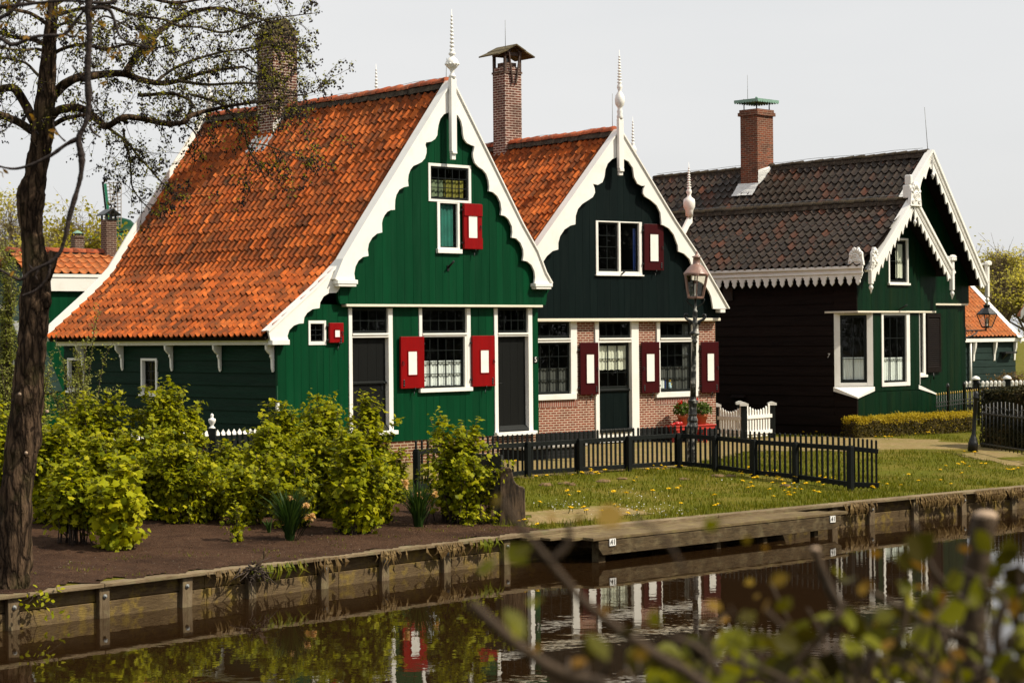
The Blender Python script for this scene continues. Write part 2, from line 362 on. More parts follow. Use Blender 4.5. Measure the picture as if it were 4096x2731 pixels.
SUN_EL = radians(47); SUN_AZ = radians(-13); SUNV = Vector((cos(SUN_AZ)*cos(SUN_EL), sin(SUN_AZ)*cos(SUN_EL), sin(SUN_EL)))
w = bpy.data.worlds.new('World'); SC.world = w; w.use_nodes = True; nt = w.node_tree
bg = nt.nodes['Background']; sky = nt.nodes.new('ShaderNodeTexSky'); sky.sky_type = 'NISHITA'; sky.sun_disc = False
sky.sun_elevation = SUN_EL; sky.sun_rotation = atan2(SUNV.x, SUNV.y); sky.dust_density = 3.0; sky.air_density = 1.0
mx = nt.nodes.new('ShaderNodeMix'); mx.data_type = 'RGBA'; mx.clamp_result = False
tc = nt.nodes.new('ShaderNodeTexCoord'); mp = nt.nodes.new('ShaderNodeMapping'); mp.inputs['Scale'].default_value = (1.2,1.2,5)
nz = nt.nodes.new('ShaderNodeTexNoise'); nz.inputs['Scale'].default_value = 1.4; nz.inputs['Detail'].default_value = 5
nt.links.new(tc.outputs['Generated'], mp.inputs[0]); nt.links.new(mp.outputs[0], nz.inputs['Vector'])
rg = nt.nodes.new('ShaderNodeMapRange'); rg.inputs['From Min'].default_value = .32; rg.inputs['From Max'].default_value = .75
rg.inputs['To Min'].default_value = .76; rg.inputs['To Max'].default_value = .985
nt.links.new(nz.outputs['Fac'], rg.inputs['Value']); nt.links.new(rg.outputs['Result'], mx.inputs[0])
nt.links.new(sky.outputs[0], mx.inputs[6]); mx.inputs[7].default_value = (6.86, 6.86, 6.84, 1)   # thin bright veil of high cloud
nt.links.new(mx.outputs[2], bg.inputs['Color']); bg.inputs['Strength'].default_value = .10
sl = bpy.data.lights.new('sun', 'SUN'); sl.energy = 4.9; sl.angle = radians(.6); sl.color = (1, .91, .74)
so = bpy.data.objects.new('sun', sl); C.objects.link(so); so.rotation_euler = SUNV.to_track_quat('Z', 'Y').to_euler()
SC.view_settings.view_transform = 'Standard'; SC.view_settings.look = 'None'; SC.view_settings.exposure = .3; SC.view_settings.gamma = 1
SC.cycles.max_bounces = 8; SC.cycles.transparent_max_bounces = 16; SC.cycles.use_denoising = True

# ------------------------------------------------------------------ terrain
CAPZ = -.85; WZ = -1.28
BL = atz(V_(0, 1365), CAPZ).xy; BM = Vector((.63, 30.55)); BR = atz(V_(2352, 1115), CAPZ).xy
D1 = (BM-BL).normalized(); D2 = (BR-BM).normalized(); N1 = Vector((-D1.y, D1.x)); N2 = Vector((-D2.y, D2.x))
def bank_st(x, y):
    q = Vector((x, y))-BM; s = max(q.dot(N1), q.dot(N2)); return s, q.dot(D2)
def lerp(a, b, t): return a+(b-a)*t
def slope_k(t):
    if t < 2: return .045
    if t < 12: return lerp(.045, .035, (t-2)/10)
    if t < 20: return lerp(.035, .02, (t-12)/8)
    return .02
def terrain(x, y):
    s, t = bank_st(x, y); s = max(s, 0)
    return CAPZ-.015+slope_k(t)*(s if s < 11 else 11+1.0*(1-math.exp(-(s-11))))+.025*noise.noise(Vector((x*.5, y*.5, 0)))*min(1, s)
def gnd(p, lift=0.0):
    r = ray(*p); a, b = 18.0, 140.0
    f = lambda Y: EYE+r.z*Y-terrain(r.x*Y, Y)
    Y = a
    while Y < b and f(Y) > 0: Y += .25
    lo, hi = Y-.25, Y
    for _ in range(24):
        m = (lo+hi)/2
        if f(m) > 0: lo = m
        else: hi = m
    return Vector((r.x*hi, hi, terrain(r.x*hi, hi)+lift))
def plan_grid(name, poly, step, lift, mat, kind='structure', wob=0.0, rough=0.0):       # patch of ground inside a plan polygon, draped on the terrain
    xs = [p[0] for p in poly]; ys = [p[1] for p in poly]
    def inside(x, y):
        c = False; j = len(poly)-1
        for i in range(len(poly)):
            (xi, yi), (xj, yj) = poly[i], poly[j]
            if (yi > y) != (yj > y) and x < (xj-xi)*(y-yi)/(yj-yi)+xi: c = not c
            j = i
        return c
    x0, y0 = min(xs), min(ys); nx = int((max(xs)-x0)/step)+1; ny = int((max(ys)-y0)/step)+1
    idx = {}; m = MB(); vs = []; fs = []
    def vid(i, j):
        if (i, j) not in idx:
            x, y = x0+i*step, y0+j*step; idx[i, j] = len(vs); vs.append((x, y, terrain(x, y)+lift+rough*(abs(noise.noise(Vector((x*6, y*6, 2))))+.6*abs(noise.noise(Vector((x*15, y*15, 4)))))))
        return idx[i, j]
    for i in range(nx):
        for j in range(ny):
            cx, cy = x0+(i+.5)*step, y0+(j+.5)*step
            k = wob*noise.noise(Vector((cx*2.3, cy*2.3, 3))); k2 = wob*noise.noise(Vector((cx*2.3, cy*2.3, 9)))
            if inside(cx+k, cy+k2): fs.append((vid(i,j), vid(i+1,j), vid(i+1,j+1), vid(i,j+1)))
    m.add(vs, fs, True); o = m.build(name, mat); return tag(o, kind=kind), inside

def ground_mat(name, ca, cb, cc, s1=.9, s2=14, bst=.5, extra=None):
    m, nt, b = nodes(name); v = coords(nt)
    c = mixc(nt, noise_fac(nt, v, s2, 8, .35, .65), ca, cb); c = mixc(nt, noise_fac(nt, v, s1, 5, .42, .66), c, cc)
    if extra: c = mixc(nt, noise_fac(nt, v, 60, 3, .66, .70), c, extra)
    nt.links.new(c, b.inputs['Base Color']); b.inputs['Roughness'].default_value = .95; b.inputs['Specular IOR Level'].default_value = .1
    bump(nt, b, noise_fac(nt, v, s2*3, 8), bst, .03); return m
MT['grass_ground'] = ground_mat('lawn_ground', (.068,.076,.004), (.112,.112,.007), (.150,.118,.020))
MT['soil'] = ground_mat('garden_soil', (.060,.030,.017), (.100,.054,.031), (.042,.021,.012), 1.2, 12, 1.0, (.26,.20,.15))
MT['nearbank'] = ground_mat('near_bank_soil', (.035,.035,.012), (.06,.055,.02), (.05,.035,.02))
def path_mat():
    m, nt, b = nodes('worn_brick_path'); v = coords(nt)
    mp = nt.nodes['Mapping']; mp.inputs['Rotation'].default_value = (0,0,radians(45))
    br = nt.nodes.new('ShaderNodeTexBrick'); br.inputs['Scale'].default_value = 1; br.inputs['Brick Width'].default_value = .2; br.inputs['Row Height'].default_value = .07; br.inputs['Mortar Size'].default_value = .008
    br.inputs['Color1'].default_value = (.27,.195,.085,1); br.inputs['Color2'].default_value = (.21,.145,.068,1); br.inputs['Mortar'].default_value = (.13,.095,.04,1)
    nt.links.new(v, br.inputs['Vector']); v2 = coords(nt)
    c = mixc(nt, noise_fac(nt, v2, 1.5, 6, .4, .7), br.outputs['Color'], (.16,.135,.04)); c = mixc(nt, noise_fac(nt, v2, 9, 6, .5, .75), c, (.29,.225,.12))
    nt.links.new(c, b.inputs['Base Color']); b.inputs['Roughness'].default_value = .95; b.inputs['Specular IOR Level'].default_value = .1
    bump(nt, b, br.outputs['Fac'], -.4, .01); return m
MT['path'] = path_mat()

stations = [BL-D1*d for d in (500, 250, 120, 60, 30, 15, 8, 4)]+[BL+(BM-BL)*(i/16) for i in range(16)]+[BM+(BR-BM)*(i/20) for i in range(21)]+[BR+D2*d for d in (2,4,8,12,18,26,40,70,140,300,600)]
SROW = [0,.12,.3,.6,1,1.5,2,2.6,3.2,4,5,6,7,8,9,10,11,12,13,15,18,24,34,50,90,200,500,900]
m = MB(); vs = []; fs = []
for i, p in enumerate(stations):
    k = (p-BM).dot(D2); t = min(1, max(0, (k+3)/6)); n = (N1*(1-t)+N2*t).normalized()
    for s in SROW:
        q = p+n*s; vs.append((q.x, q.y, terrain(q.x, q.y)))
R_ = len(SROW)
for i in range(len(stations)-1):
    for j in range(R_-1): fs.append((i*R_+j, (i+1)*R_+j, (i+1)*R_+j+1, i*R_+j+1))
m.add(vs, fs, True); tag(m.build('ground', MT['grass_ground']), kind='structure')

def plan(pts): return [tuple(gnd(V_(*p)).xy) for p in pts]
bed_poly = [tuple((BL-D1*7+N1*.05)), tuple(BM-D1*.1+N1*.05), tuple(BM-D1*.4+N1*1.0)]+plan([(1150,1180),(1120,1140),(900,1130),(760,1120),(500,1105)])+[tuple(BL+N1*5.5+D1*1.0), tuple(BL-D1*8+N1*6)]
bed, in_bed = plan_grid('soil_bed', bed_poly, .075, .012, MT['soil'], wob=.25, rough=.018)
path_poly = plan([(1000,1112),(1100,1106),(1200,1098),(1320,1089),(1440,1080),(1560,1075),(1615,1062),(1720,1037),(2010,1037),(2190,1037),(2225,1052),(2352,1075),(2352,1042),(2262,1022),(2150,1010),(2000,1006),(1900,1003)])+[(6.6,51.8),(3.2,48.4),(.6,46.0),(.2,43.9),(-3.5,40.2),(-5.2,40.6)]
path, in_path = plan_grid('brick_path', path_poly, .2, .010, MT['path'], wob=.2)
pad_poly = plan([(1206,1176),(1300,1170),(1405,1161),(1425,1166),(1500,1180),(1420,1186),(1300,1203),(1215,1208)])
pad, in_pad = plan_grid('brick_landing', pad_poly, .1, .010, MT['path'], wob=.12)

def water_mat():
    m, nt, b = nodes('dark_canal_water'); v = coords(nt, (1,1,1))
    b.inputs['Base Color'].default_value = (.017,.0085,.0032,1); b.inputs['Roughness'].default_value = .015; b.inputs['IOR'].default_value = 1.33; b.inputs['Specular IOR Level'].default_value = .5
    n1 = N(nt, 'ShaderNodeTexNoise', Scale=5.0, Detail=2); nt.links.new(v, n1.inputs['Vector'])
    mp2 = nt.nodes.new('ShaderNodeMapping'); mp2.inputs['Scale'].default_value = (.35,1.0,1); mp2.inputs['Rotation'].default_value = (0,0,radians(-12)); nt.links.new(v, mp2.inputs[0])
    n2 = N(nt, 'ShaderNodeTexNoise', Scale=2.2, Detail=3); nt.links.new(mp2.outputs[0], n2.inputs['Vector'])
    n3 = N(nt, 'ShaderNodeTexNoise', Scale=.16, Detail=2); nt.links.new(v, n3.inputs['Vector'])
    r3 = N(nt, 'ShaderNodeMapRange'); r3.inputs['From Min'].default_value = .50; r3.inputs['From Max'].default_value = .68; r3.inputs['To Min'].default_value = .10; r3.inputs['To Max'].default_value = .5
    nt.links.new(n3.outputs['Fac'], r3.inputs['Value'])
    mu = N(nt, 'ShaderNodeMath', operation='MULTIPLY'); nt.links.new(n2.outputs['Fac'], mu.inputs[0]); nt.links.new(r3.outputs['Result'], mu.inputs[1])
    s1 = N(nt, 'ShaderNodeMath', operation='MULTIPLY_ADD'); nt.links.new(n1.outputs['Fac'], s1.inputs[0]); s1.inputs[1].default_value = .35; nt.links.new(mu.outputs[0], s1.inputs[2])
    bump(nt, b, s1.outputs[0], 1.0, .0022); return m
MT['water'] = water_mat()
m = MB(); m.add([(-700,-100,WZ),(700,-100,WZ),(700,1200,WZ),(-700,1200,WZ)], [(0,1,2,3)]); tag(m.build('canal_water', MT['water']), kind='structure')
m = MB(); vs = []; fs = []                                             # the bank the picture is taken from
for i in range(41):
    for j in range(21):
        x = -14+28*i/40 if i < 30 else 7+(i-29)*8.0; edge = 7.0+3.5*max(0, min(1, (-x-1.5)/3))*2.0+max(0, x-1)*.84; y = edge-11+(16*j/20 if j else -30)
        h = .58 if y < edge-3.5 else .58-2.3*((y-edge+3.5)/5.0)
        vs.append((x, y, max(h, -1.9)+.05*noise.noise(Vector((x, y, 0)))))
for i in range(40):
    for j in range(20): fs.append((i*21+j, (i+1)*21+j, (i+1)*21+j+1, i*21+j+1))
m.add(vs, fs, True); tag(m.build('canal_bank', MT['nearbank']), kind='structure')

# ------------------------------------------------------------------ timber bank and jetty
def bank_run(nm, lab, A, D, length, posts_at, seed, start_planks=0.0):
    rz = atan2(D.y, D.x); root = empty(nm, (A.x, A.y, WZ), rz, lab, 'retaining wall', 'timber walls along the canal edge')
    rng = random.Random(seed); h = CAPZ-WZ
    c = MB(); x = 0.0
    while x < length:
        L = min(rng.uniform(3.2, 4.4), length-x); c.box(x+.004, x+L-.004, -.10, .13, h-.052+rng.uniform(-.006,.006), h+rng.uniform(-.004,.006)); x += L
    c.build('cap_board', MT['cap'], root, bevel=.008)
    p = MB(); x = 0.0
    while x < length:
        L = min(rng.uniform(2.2, 3.6), length-x)
        p.box(x+.003, x+L-.003, .05, .10, .20, h-.054); p.box(x+.003, x+L-.003, .02, .075, -.02+rng.uniform(-.01,.01), .19)
        p.box(x+.003, x+L-.003, .06, .11, -.7, -.03); x += L
    p.build('plank', MT['bank'], root, bevel=.006)
    for x in posts_at:
        q = MB(); w_ = rng.uniform(.065,.08); t = rng.uniform(-.02,.02)
        q.obox((x, -.015, h/2-.30), (w_,0,0), (0,.035,0), (t,0,h/2+.245)); po = q.build('post', MT['post'], root, bevel=.008)
        b = MB(); b.tube([(x,-.048,h*.62),(x,-.066,h*.62)], .028, 10); b.tube([(x,-.066,h*.62),(x,-.078,h*.62)], .014, 6); b.build('bolt', MT['zinc'], po)
    return root
def along(A, D, pts, z=-1.05):
    out = []
    for p in pts:
        r = ray(*V_(*p)); # intersect the ray with the vertical plane of the wall
        n = Vector((-D.y, D.x)); t = A.dot(n)/(r.x*n.x+r.y*n.y); P = Vector((r.x*t, t)); out.append((P-A).dot(D))
    return out
A1 = BL-D1*6
L1 = (BM-A1).length
pp = along(A1, D1, [(27,1400),(235,1370),(424,1348),(575,1330),(740,1312),(880,1297),(1022,1278),(1160,1262)])
bank_run('timber_retaining_wall', 'weathered plank retaining wall with bolted posts below the brown soil bed', A1, D1, L1, [pp[0]-3.2, pp[0]-1.6]+pp, 3)
LEN2 = (BR-BM).length+40
pp2 = along(BM, D2, [(1500,1230),(1740,1200),(1912,1175),(1998,1168),(2100,1155),(2210,1143),(2325,1130)])
bank_run('timber_retaining_wall', 'grey capped plank retaining wall below the lawn, hung with dry grass', BM, D2, LEN2, pp2+[pp2[-1]+1.9*i for i in range(1,12)], 4)

PF0 = atz(c8(1835,590), -.90).xy; PF1 = atz(c9(1245,385), -.90).xy       # front edge of the jetty deck
DJ = (PF1-PF0).normalized(); NJ = Vector((-DJ.y, DJ.x)); LJ = (PF1-PF0).length
jt = empty('jetty', (PF0.x, PF0.y, WZ), atan2(DJ.y, DJ.x), 'low grey plank jetty along the lawn edge with two white number signs', 'jetty')
wj = 1.25; hz = -.90-WZ
rng = random.Random(5)
nb = 5
for i in range(nb):
    d = MB(); y0 = i*wj/nb
    x0 = -.95+.95*(1-(i/(nb-1)))*.9+rng.uniform(-.03,.03)
    d.box(x0, LJ+.0-(i*.25)+rng.uniform(-.04,.04), y0+.013, y0+wj/nb-.013, hz-.045+rng.uniform(-.003,.003), hz+rng.uniform(-.004,.004)); d.build('deck_plank', MT['deck'], jt, bevel=.006)
d = MB(); d.prism([(.03,hz-.055),(.03,hz-.16),(.12,hz-.27),(LJ-.35,hz-.27),(LJ-.15,hz-.2),(LJ-.15,hz-.055)], .02, .09); d.build('edge_beam', MT['deckbeam'], jt, bevel=.008)
d = MB(); d.box(-.55, LJ-1.0, wj-.12, wj-.05, hz-.22, hz-.05); d.box(.25,.33,.1,wj-.13,hz-.2,hz-.05); d.box(LJ-.9,LJ-.82,.1,wj-.13,hz-.2,hz-.05); d.build('cross_beam', MT['deckbeam'], jt)
for x in (.18, LJ*.47, LJ*.66, LJ*.93-.3):
    d = MB(); s_ = .075 if x < 1 else .05
    d.box(x-s_, x+s_, .10, .10+2*s_, -.7, hz-.05); d.build('post', MT['deckbeam'], jt, bevel=.01)
def text_part(txt, size, loc, rot, mat, parent, name='lettering', font_shear=0.0, thick=.002):
    cu = bpy.data.curves.new(name, 'FONT'); cu.body = txt; cu.size = size; cu.align_x = 'CENTER'; cu.align_y = 'CENTER'; cu.extrude = thick; cu.shear = font_shear
    tmp = bpy.data.objects.new('tmp_text', cu); C.objects.link(tmp); dg = bpy.context.evaluated_depsgraph_get(); dg.update()
    me = bpy.data.meshes.new_from_object(tmp.evaluated_get(dg)); bpy.data.objects.remove(tmp); bpy.data.curves.remove(cu)
    me.transform(Matrix.Translation(loc) @ Matrix.Rotation(rot, 4, 'Z') @ Matrix.Rotation(pi/2, 4, 'X')); me.materials.clear(); me.materials.append(mat)
    o = bpy.data.objects.new(name, me); C.objects.link(o); o.parent = parent; return o
def on_jetty(p): 
    r = ray(*p); n = NJ; t = PF0.dot(n)/(r.x*n.x+r.y*n.y); P = Vector((r.x*t, t)); return (P-PF0).dot(DJ), EYE+r.z*t-WZ
for (p, txt) in ((c8(1935,617), '41'), (c9(1152,433), '41')):
    x, z = on_jetty(p); d = MB(); d.box(x-.066, x+.066, .004, .019, z-.054, z+.054); pl = d.build('number_plate', MT['plate_white'], jt)
    text_part(txt, .115, (x+.005, .002, z), 0, MT['number'], pl, 'numeral')
    t = MB(); t.box(x-.056,x-.048,.0025,.0039,z-.035,z-.01); t.build('scuff_mark', MT['number'], pl)
# ------------------------------------------------------------------ houses: a local frame with x along the front, y into the house, z up
class House:
    def __init__(s, name, o, deg, lab, cat='house'):
        s.a = radians(deg); s.o = Vector((o[0], o[1])); s.u = Vector((sin(s.a), cos(s.a))); s.n = Vector((-cos(s.a), sin(s.a)))
        s.root = empty(name, (o[0], o[1], 0), pi/2-s.a, lab, cat)
    def p(s, pt, v=0.0):                      # photo point on the vertical plane y = v -> (x, z)
        r = ray(*pt); q = s.o+s.n*v; t = q.dot(s.n)/(r.x*s.n.x+r.y*s.n.y); P = Vector((r.x*t, t)); return ((P-s.o).dot(s.u), EYE+r.z*t)
    def q(s, pt, x=0.0):                      # photo point on the vertical plane x -> (y, z)
        r = ray(*pt); q = s.o+s.u*x; t = q.dot(s.u)/(r.x*s.u.x+r.y*s.u.y); P = Vector((r.x*t, t)); return ((P-s.o).dot(s.n), EYE+r.z*t)
    def P(s, pts, v=0.0): return [s.p(p, v) for p in pts]
    def r(s, cf, x0, y0, x1, y1, v=0.0):
        xm, ym = (x0+x1)/2, (y0+y1)/2
        return s.p(cf(x0, ym), v)[0], s.p(cf(x1, ym), v)[0], s.p(cf(xm, y1), v)[1], s.p(cf(xm, y0), v)[1]
    def rs(s, cf, x0, y0, x1, y1, x=0.0):     # on the side plane; returns y0 (far/left), y1 (near/right), z0, z1
        xm, ym = (x0+x1)/2, (y0+y1)/2
        return s.q(cf(x0, ym), x)[0], s.q(cf(x1, ym), x)[0], s.q(cf(xm, y1), x)[1], s.q(cf(xm, y0), x)[1]
    def world(s, x, y, z): P = s.o+s.u*x+s.n*y; return Vector((P.x, P.y, z))
def interp(poly, x):
    poly = sorted(poly)
    if x <= poly[0][0]: return poly[0][1]
    for (xa, za), (xb, zb) in zip(poly, poly[1:]):
        if x <= xb: return za+(zb-za)*(x-xa)/max(1e-6, xb-xa)
    return poly[-1][1]
def cut_spans(lo, hi, holes):
    out = [(lo, hi)]
    for a, b in holes:
        nx = []
        for l, h in out:
            if b <= l or a >= h: nx.append((l, h)); continue
            if a > l: nx.append((l, a))
            if b < h: nx.append((b, h))
        out = nx
    return [s for s in out if s[1]-s[0] > .004]
def plank_wall(m, x0, x1, zb, top, y0, y1, holes=(), pw=.2, gap=.005, seed=1):
    rng = random.Random(seed); ed = [x0]
    while ed[-1] < x1-.02: ed.append(min(x1, ed[-1]+pw*rng.uniform(.8, 1.2)))
    f = top if callable(top) else (lambda x: top)
    for a, b in zip(ed, ed[1:]):
        pr = rng.uniform(0, .004); g = gap/2; rd = rng.random()
        cs = sorted({a+g, b-g} | {h for H in holes for h in H[:2] if a+g < h < b-g})
        for c, d in zip(cs, cs[1:]):
            mid = (c+d)/2
            za, zd = f(c), f(d)
            sp = cut_spans(zb, max(za, zd), [(H[2], H[3]) for H in holes if H[0] < mid < H[1]])
            for l, h in sp:
                if h >= max(za, zd)-1e-6 and abs(za-zd) > 1e-4:
                    if min(za, zd) > l: m.prism([(c, l), (d, l), (d, zd), (c, za)], y0-pr, y1, rnd=rd)
                else: m.box(c, d, y0-pr, y1, l, h, rnd=rd)
def lap_wall(m, y0, y1, zb, zt, holes=(), h=.245, x=0.0, sgn=-1, out=.028, seed=1):   # lapped boards on a side wall at x, facing -x (sgn -1)
    rng = random.Random(seed); z = zb
    while z < zt-.01:
        t = min(zt, z+h*rng.uniform(.95, 1.05)); rd = rng.random()
        for c, d in [(y0, y1)]:
            es = sorted({c, d} | {e for H in holes for e in H[:2] if c < e < d})
            for a, b in zip(es, es[1:]):
                mid = (a+b)/2
                for l, u in cut_spans(z, t, [(H[2], H[3]) for H in holes if H[0] < mid < H[1]]):
                    xo = lambda q: x+sgn*(out-(out-.006)*(q-z)/(t-z))
                    m.prism([(xo(l), l), (xo(u), u), (x-sgn*.06, u), (x-sgn*.06, l)], a, b, rnd=rd)
        z = t
def tiles(name, par, mat, prof, y0, y1, gauge=.28, tw=.2, seed=1, amp=.040, lift=.036, wear=.011, tongue=.014):
    prof = [Vector((x, z)) for x, z in prof]; L = [0]
    for a, b in zip(prof, prof[1:]): L.append(L[-1]+(b-a).length)
    def at(s):
        s = min(max(s, -.2), L[-1]+.2)
        for i in range(len(prof)-1):
            if s <= L[i+1] or i == len(prof)-2:
                d = (prof[i+1]-prof[i]).normalized(); return prof[i]+d*(s-L[i]), d
    rng = random.Random(seed); nr = max(1, round(L[-1]/gauge)); g = L[-1]/nr; nc = max(1, round((y1-y0)/tw)); tw = (y1-y0)/nc
    m = MB(); K = 10
    for r in range(nr):
        base = rng.uniform(-.004, .004)
        for c in range(nc):
            j = rng.gauss(0, wear*.5); lf = lift+rng.gauss(0, wear*.4); rd = rng.random(); sag = .018*noise.noise(Vector((c*.35, r*.5, seed)))
            vs = []
            for e, sv in enumerate((r*g-.06, (r+.5)*g, (r+1)*g+.012)):
                for k in range(K+1):
                    q = k/K; h = amp*(1.15*math.exp(-(q/.17)**2)+1.15*math.exp(-((1-q)/.15)**2)-.5+.35*(2*q-1)**2)
                    s2 = sv+(j-tongue*cos(2*pi*q)*1.0 if e == 2 else 0)+base
                    P, d = at(s2); nn = Vector((d.y, -d.x)) if d.x < 0 else Vector((-d.y, d.x))
                    P = P+nn*(h+lf*(0, .55, 1)[e]+sag)
                    vs.append((P.x, y0+(c+q)*tw+ (.006 if k == K else 0), P.y))
            fs = []
            for e in range(2):
                for k in range(K): fs.append((e*(K+1)+k, e*(K+1)+k+1, (e+1)*(K+1)+k+1, (e+1)*(K+1)+k))
            m.add(vs, fs, True, rd)
            lip = vs[2*(K+1):]; P, d = at((r+1)*g); nn = Vector((d.y, -d.x)) if d.x < 0 else Vector((-d.y, d.x))
            low = [(p[0]-nn.x*.024, p[1], p[2]-nn.y*.024) for p in lip]
            m.add(lip+low, [(k, k+1, K+1+k+1, K+1+k) for k in range(K)], False, rd*.6)
    o = m.build(name, mat, par, rnd=True)
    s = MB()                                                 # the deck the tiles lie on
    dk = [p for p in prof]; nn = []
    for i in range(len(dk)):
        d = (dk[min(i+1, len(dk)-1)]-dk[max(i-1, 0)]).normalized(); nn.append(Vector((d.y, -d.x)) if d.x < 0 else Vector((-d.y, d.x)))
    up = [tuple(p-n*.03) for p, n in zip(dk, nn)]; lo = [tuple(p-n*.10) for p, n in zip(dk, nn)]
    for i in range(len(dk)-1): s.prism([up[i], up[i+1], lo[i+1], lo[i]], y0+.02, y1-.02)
    s.build('roof_deck', MT['tar'], o)  # near-black deck colour paints in the shade beneath the roof overhangs
    return o
def ridge(name, par, mat, x, z, y0, y1, r=.115, step=.36, seed=1, dz=None, wire=True):
    rng = random.Random(seed); m = MB(); n = max(1, round((y1-y0)/step)); st = (y1-y0)/n; mo = MB()
    zz = dz or (lambda y: 0)
    for i in range(n):
        a = y0+i*st; b = a+st+.03; vs = []; ra = r*.84; rb = r*1.10; t = rng.uniform(-.012, .012); rd = rng.random()
        for (y, rr) in ((a, rb), (b, ra)):
            for k in range(9):
                th = pi*k/8; vs.append((x+rr*1.1*cos(th), y, z+zz(y)+rr*sin(th)-.03+t))
        fs = [(k, k+1, 10+k, 9+k) for k in range(8)]+[tuple(range(8, -1, -1))]
        m.add(vs, fs, True, rd)
    o = m.build(name, mat, par, rnd=True)
    
    nn_ = int((y1-y0)/.10)
    for i in range(nn_):
        a, b = y0+(y1-y0)*i/nn_, y0+(y1-y0)*(i+1)/nn_; e = r*(1.18+.35*noise.noise(Vector((a*4, seed, 0)))); zq = zz(a); d_ = .155+.03*noise.noise(Vector((a*5, seed, 3)))
        mo.prism([(x-e, z-d_+zq), (x+e, z-d_+zq), (x+r*.85, z-.035+zq), (x-r*.85, z-.035+zq)], a, b)
    mo.f = mo.f; mo.build('mortar_bed', MT['mortar'], o)
    return o
def build(m, name, mat, par, xf=None, bevel=0.0):
    if xf: m.v = [tuple(xf @ Vector(p)) for p in m.v]
    return m.build(name, mat, par, bevel=bevel)
def win(par, a0, a1, c0, c1, nx, nz, y=0.0, fr=(.06,.06,.06,.06), sash=.05, frame='white', sashm='sash', sill=(.05,.07), curtains=(), xf=None, name='window', barw=.016, room=True, proud=.02, sash_out=0.0, cdepth=.088):
    f = MB(); l, r, t, b = fr; yf = y-proud
    if l: f.box(a0, a0+l, yf, y+.09, c0, c1)
    if r: f.box(a1-r, a1, yf, y+.09, c0, c1)
    if t: f.box(a0+l, a1-r, yf+.003, y+.09, c1-t, c1)
    if b: f.box(a0+l, a1-r, yf+.003, y+.09, c0, c0+b)
    if not f.v: f.box(a0, a1, y+.085, y+.09, c0, c0+.005)
    o = build(f, name, MT[frame], par, xf, .004)
    if sill:
        s = MB(); s.box(a0-sill[0], a1+sill[0], yf-.045, y+.05, c0-sill[1], c0-.002); build(s, 'sill', MT[frame], o, xf, .006)
    x0, x1, z0, z1 = a0+l, a1-r, c0+b, c1-t; s = MB(); ys, ye = y+.03-sash_out, y+.068-sash_out
    if sash:
        s.box(x0, x0+sash, ys, ye, z0, z1); s.box(x1-sash, x1, ys, ye, z0, z1); s.box(x0+sash, x1-sash, ys, ye, z0, z0+sash*1.2); s.box(x0+sash, x1-sash, ys, ye, z1-sash, z1)
        build(s, 'sash', MT[sashm], o, xf, .003)
    X0, X1, Z0, Z1 = x0+sash, x1-sash, z0+sash*1.2, z1-sash; g = MB()
    for i in range(1, nx): c = X0+(X1-X0)*i/nx; g.box(c-barw/2, c+barw/2, ys+.006, ye-.006, Z0, Z1)
    for i in range(1, nz): c = Z0+(Z1-Z0)*i/nz; g.box(X0, X1, ys+.004, ye-.008, c-barw/2, c+barw/2)
    if g.v: build(g, 'glazing_bar', MT[sashm], o, xf)
    p = MB(); yg = (ys+ye)/2+.004; p.add([(X0-.01,yg,Z0-.01),(X1+.01,yg,Z0-.01),(X1+.01,yg,Z1+.01),(X0-.01,yg,Z1+.01)], [(0,1,2,3)]); build(p, 'pane', MT['glass'], o, xf)
    for (za, zb, xa, xb, mat) in curtains:
        cm = MB(); A = X0+(X1-X0)*xa; B = X0+(X1-X0)*xb; za_, zb_ = Z0+(Z1-Z0)*za, Z0+(Z1-Z0)*zb; K = max(6, int((B-A)/.018)); vs = []
        for i in range(K+1):
            q = A+(B-A)*i/K; yy = y+cdepth+.011*sin(q*62)+.006*sin(q*23+1)
            vs += [(q, yy, za_+.006*sin(q*31)), (q, yy-.004, zb_)]
        cm.add(vs, [(2*i, 2*i+2, 2*i+3, 2*i+1) for i in range(K)], True); build(cm, 'curtain', MT[mat], o, xf)
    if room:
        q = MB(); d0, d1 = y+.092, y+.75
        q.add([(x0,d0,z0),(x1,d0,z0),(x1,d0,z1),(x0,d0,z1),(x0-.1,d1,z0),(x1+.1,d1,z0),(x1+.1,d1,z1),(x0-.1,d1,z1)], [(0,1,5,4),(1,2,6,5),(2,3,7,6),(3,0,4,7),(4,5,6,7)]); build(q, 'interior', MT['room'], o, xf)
    return o
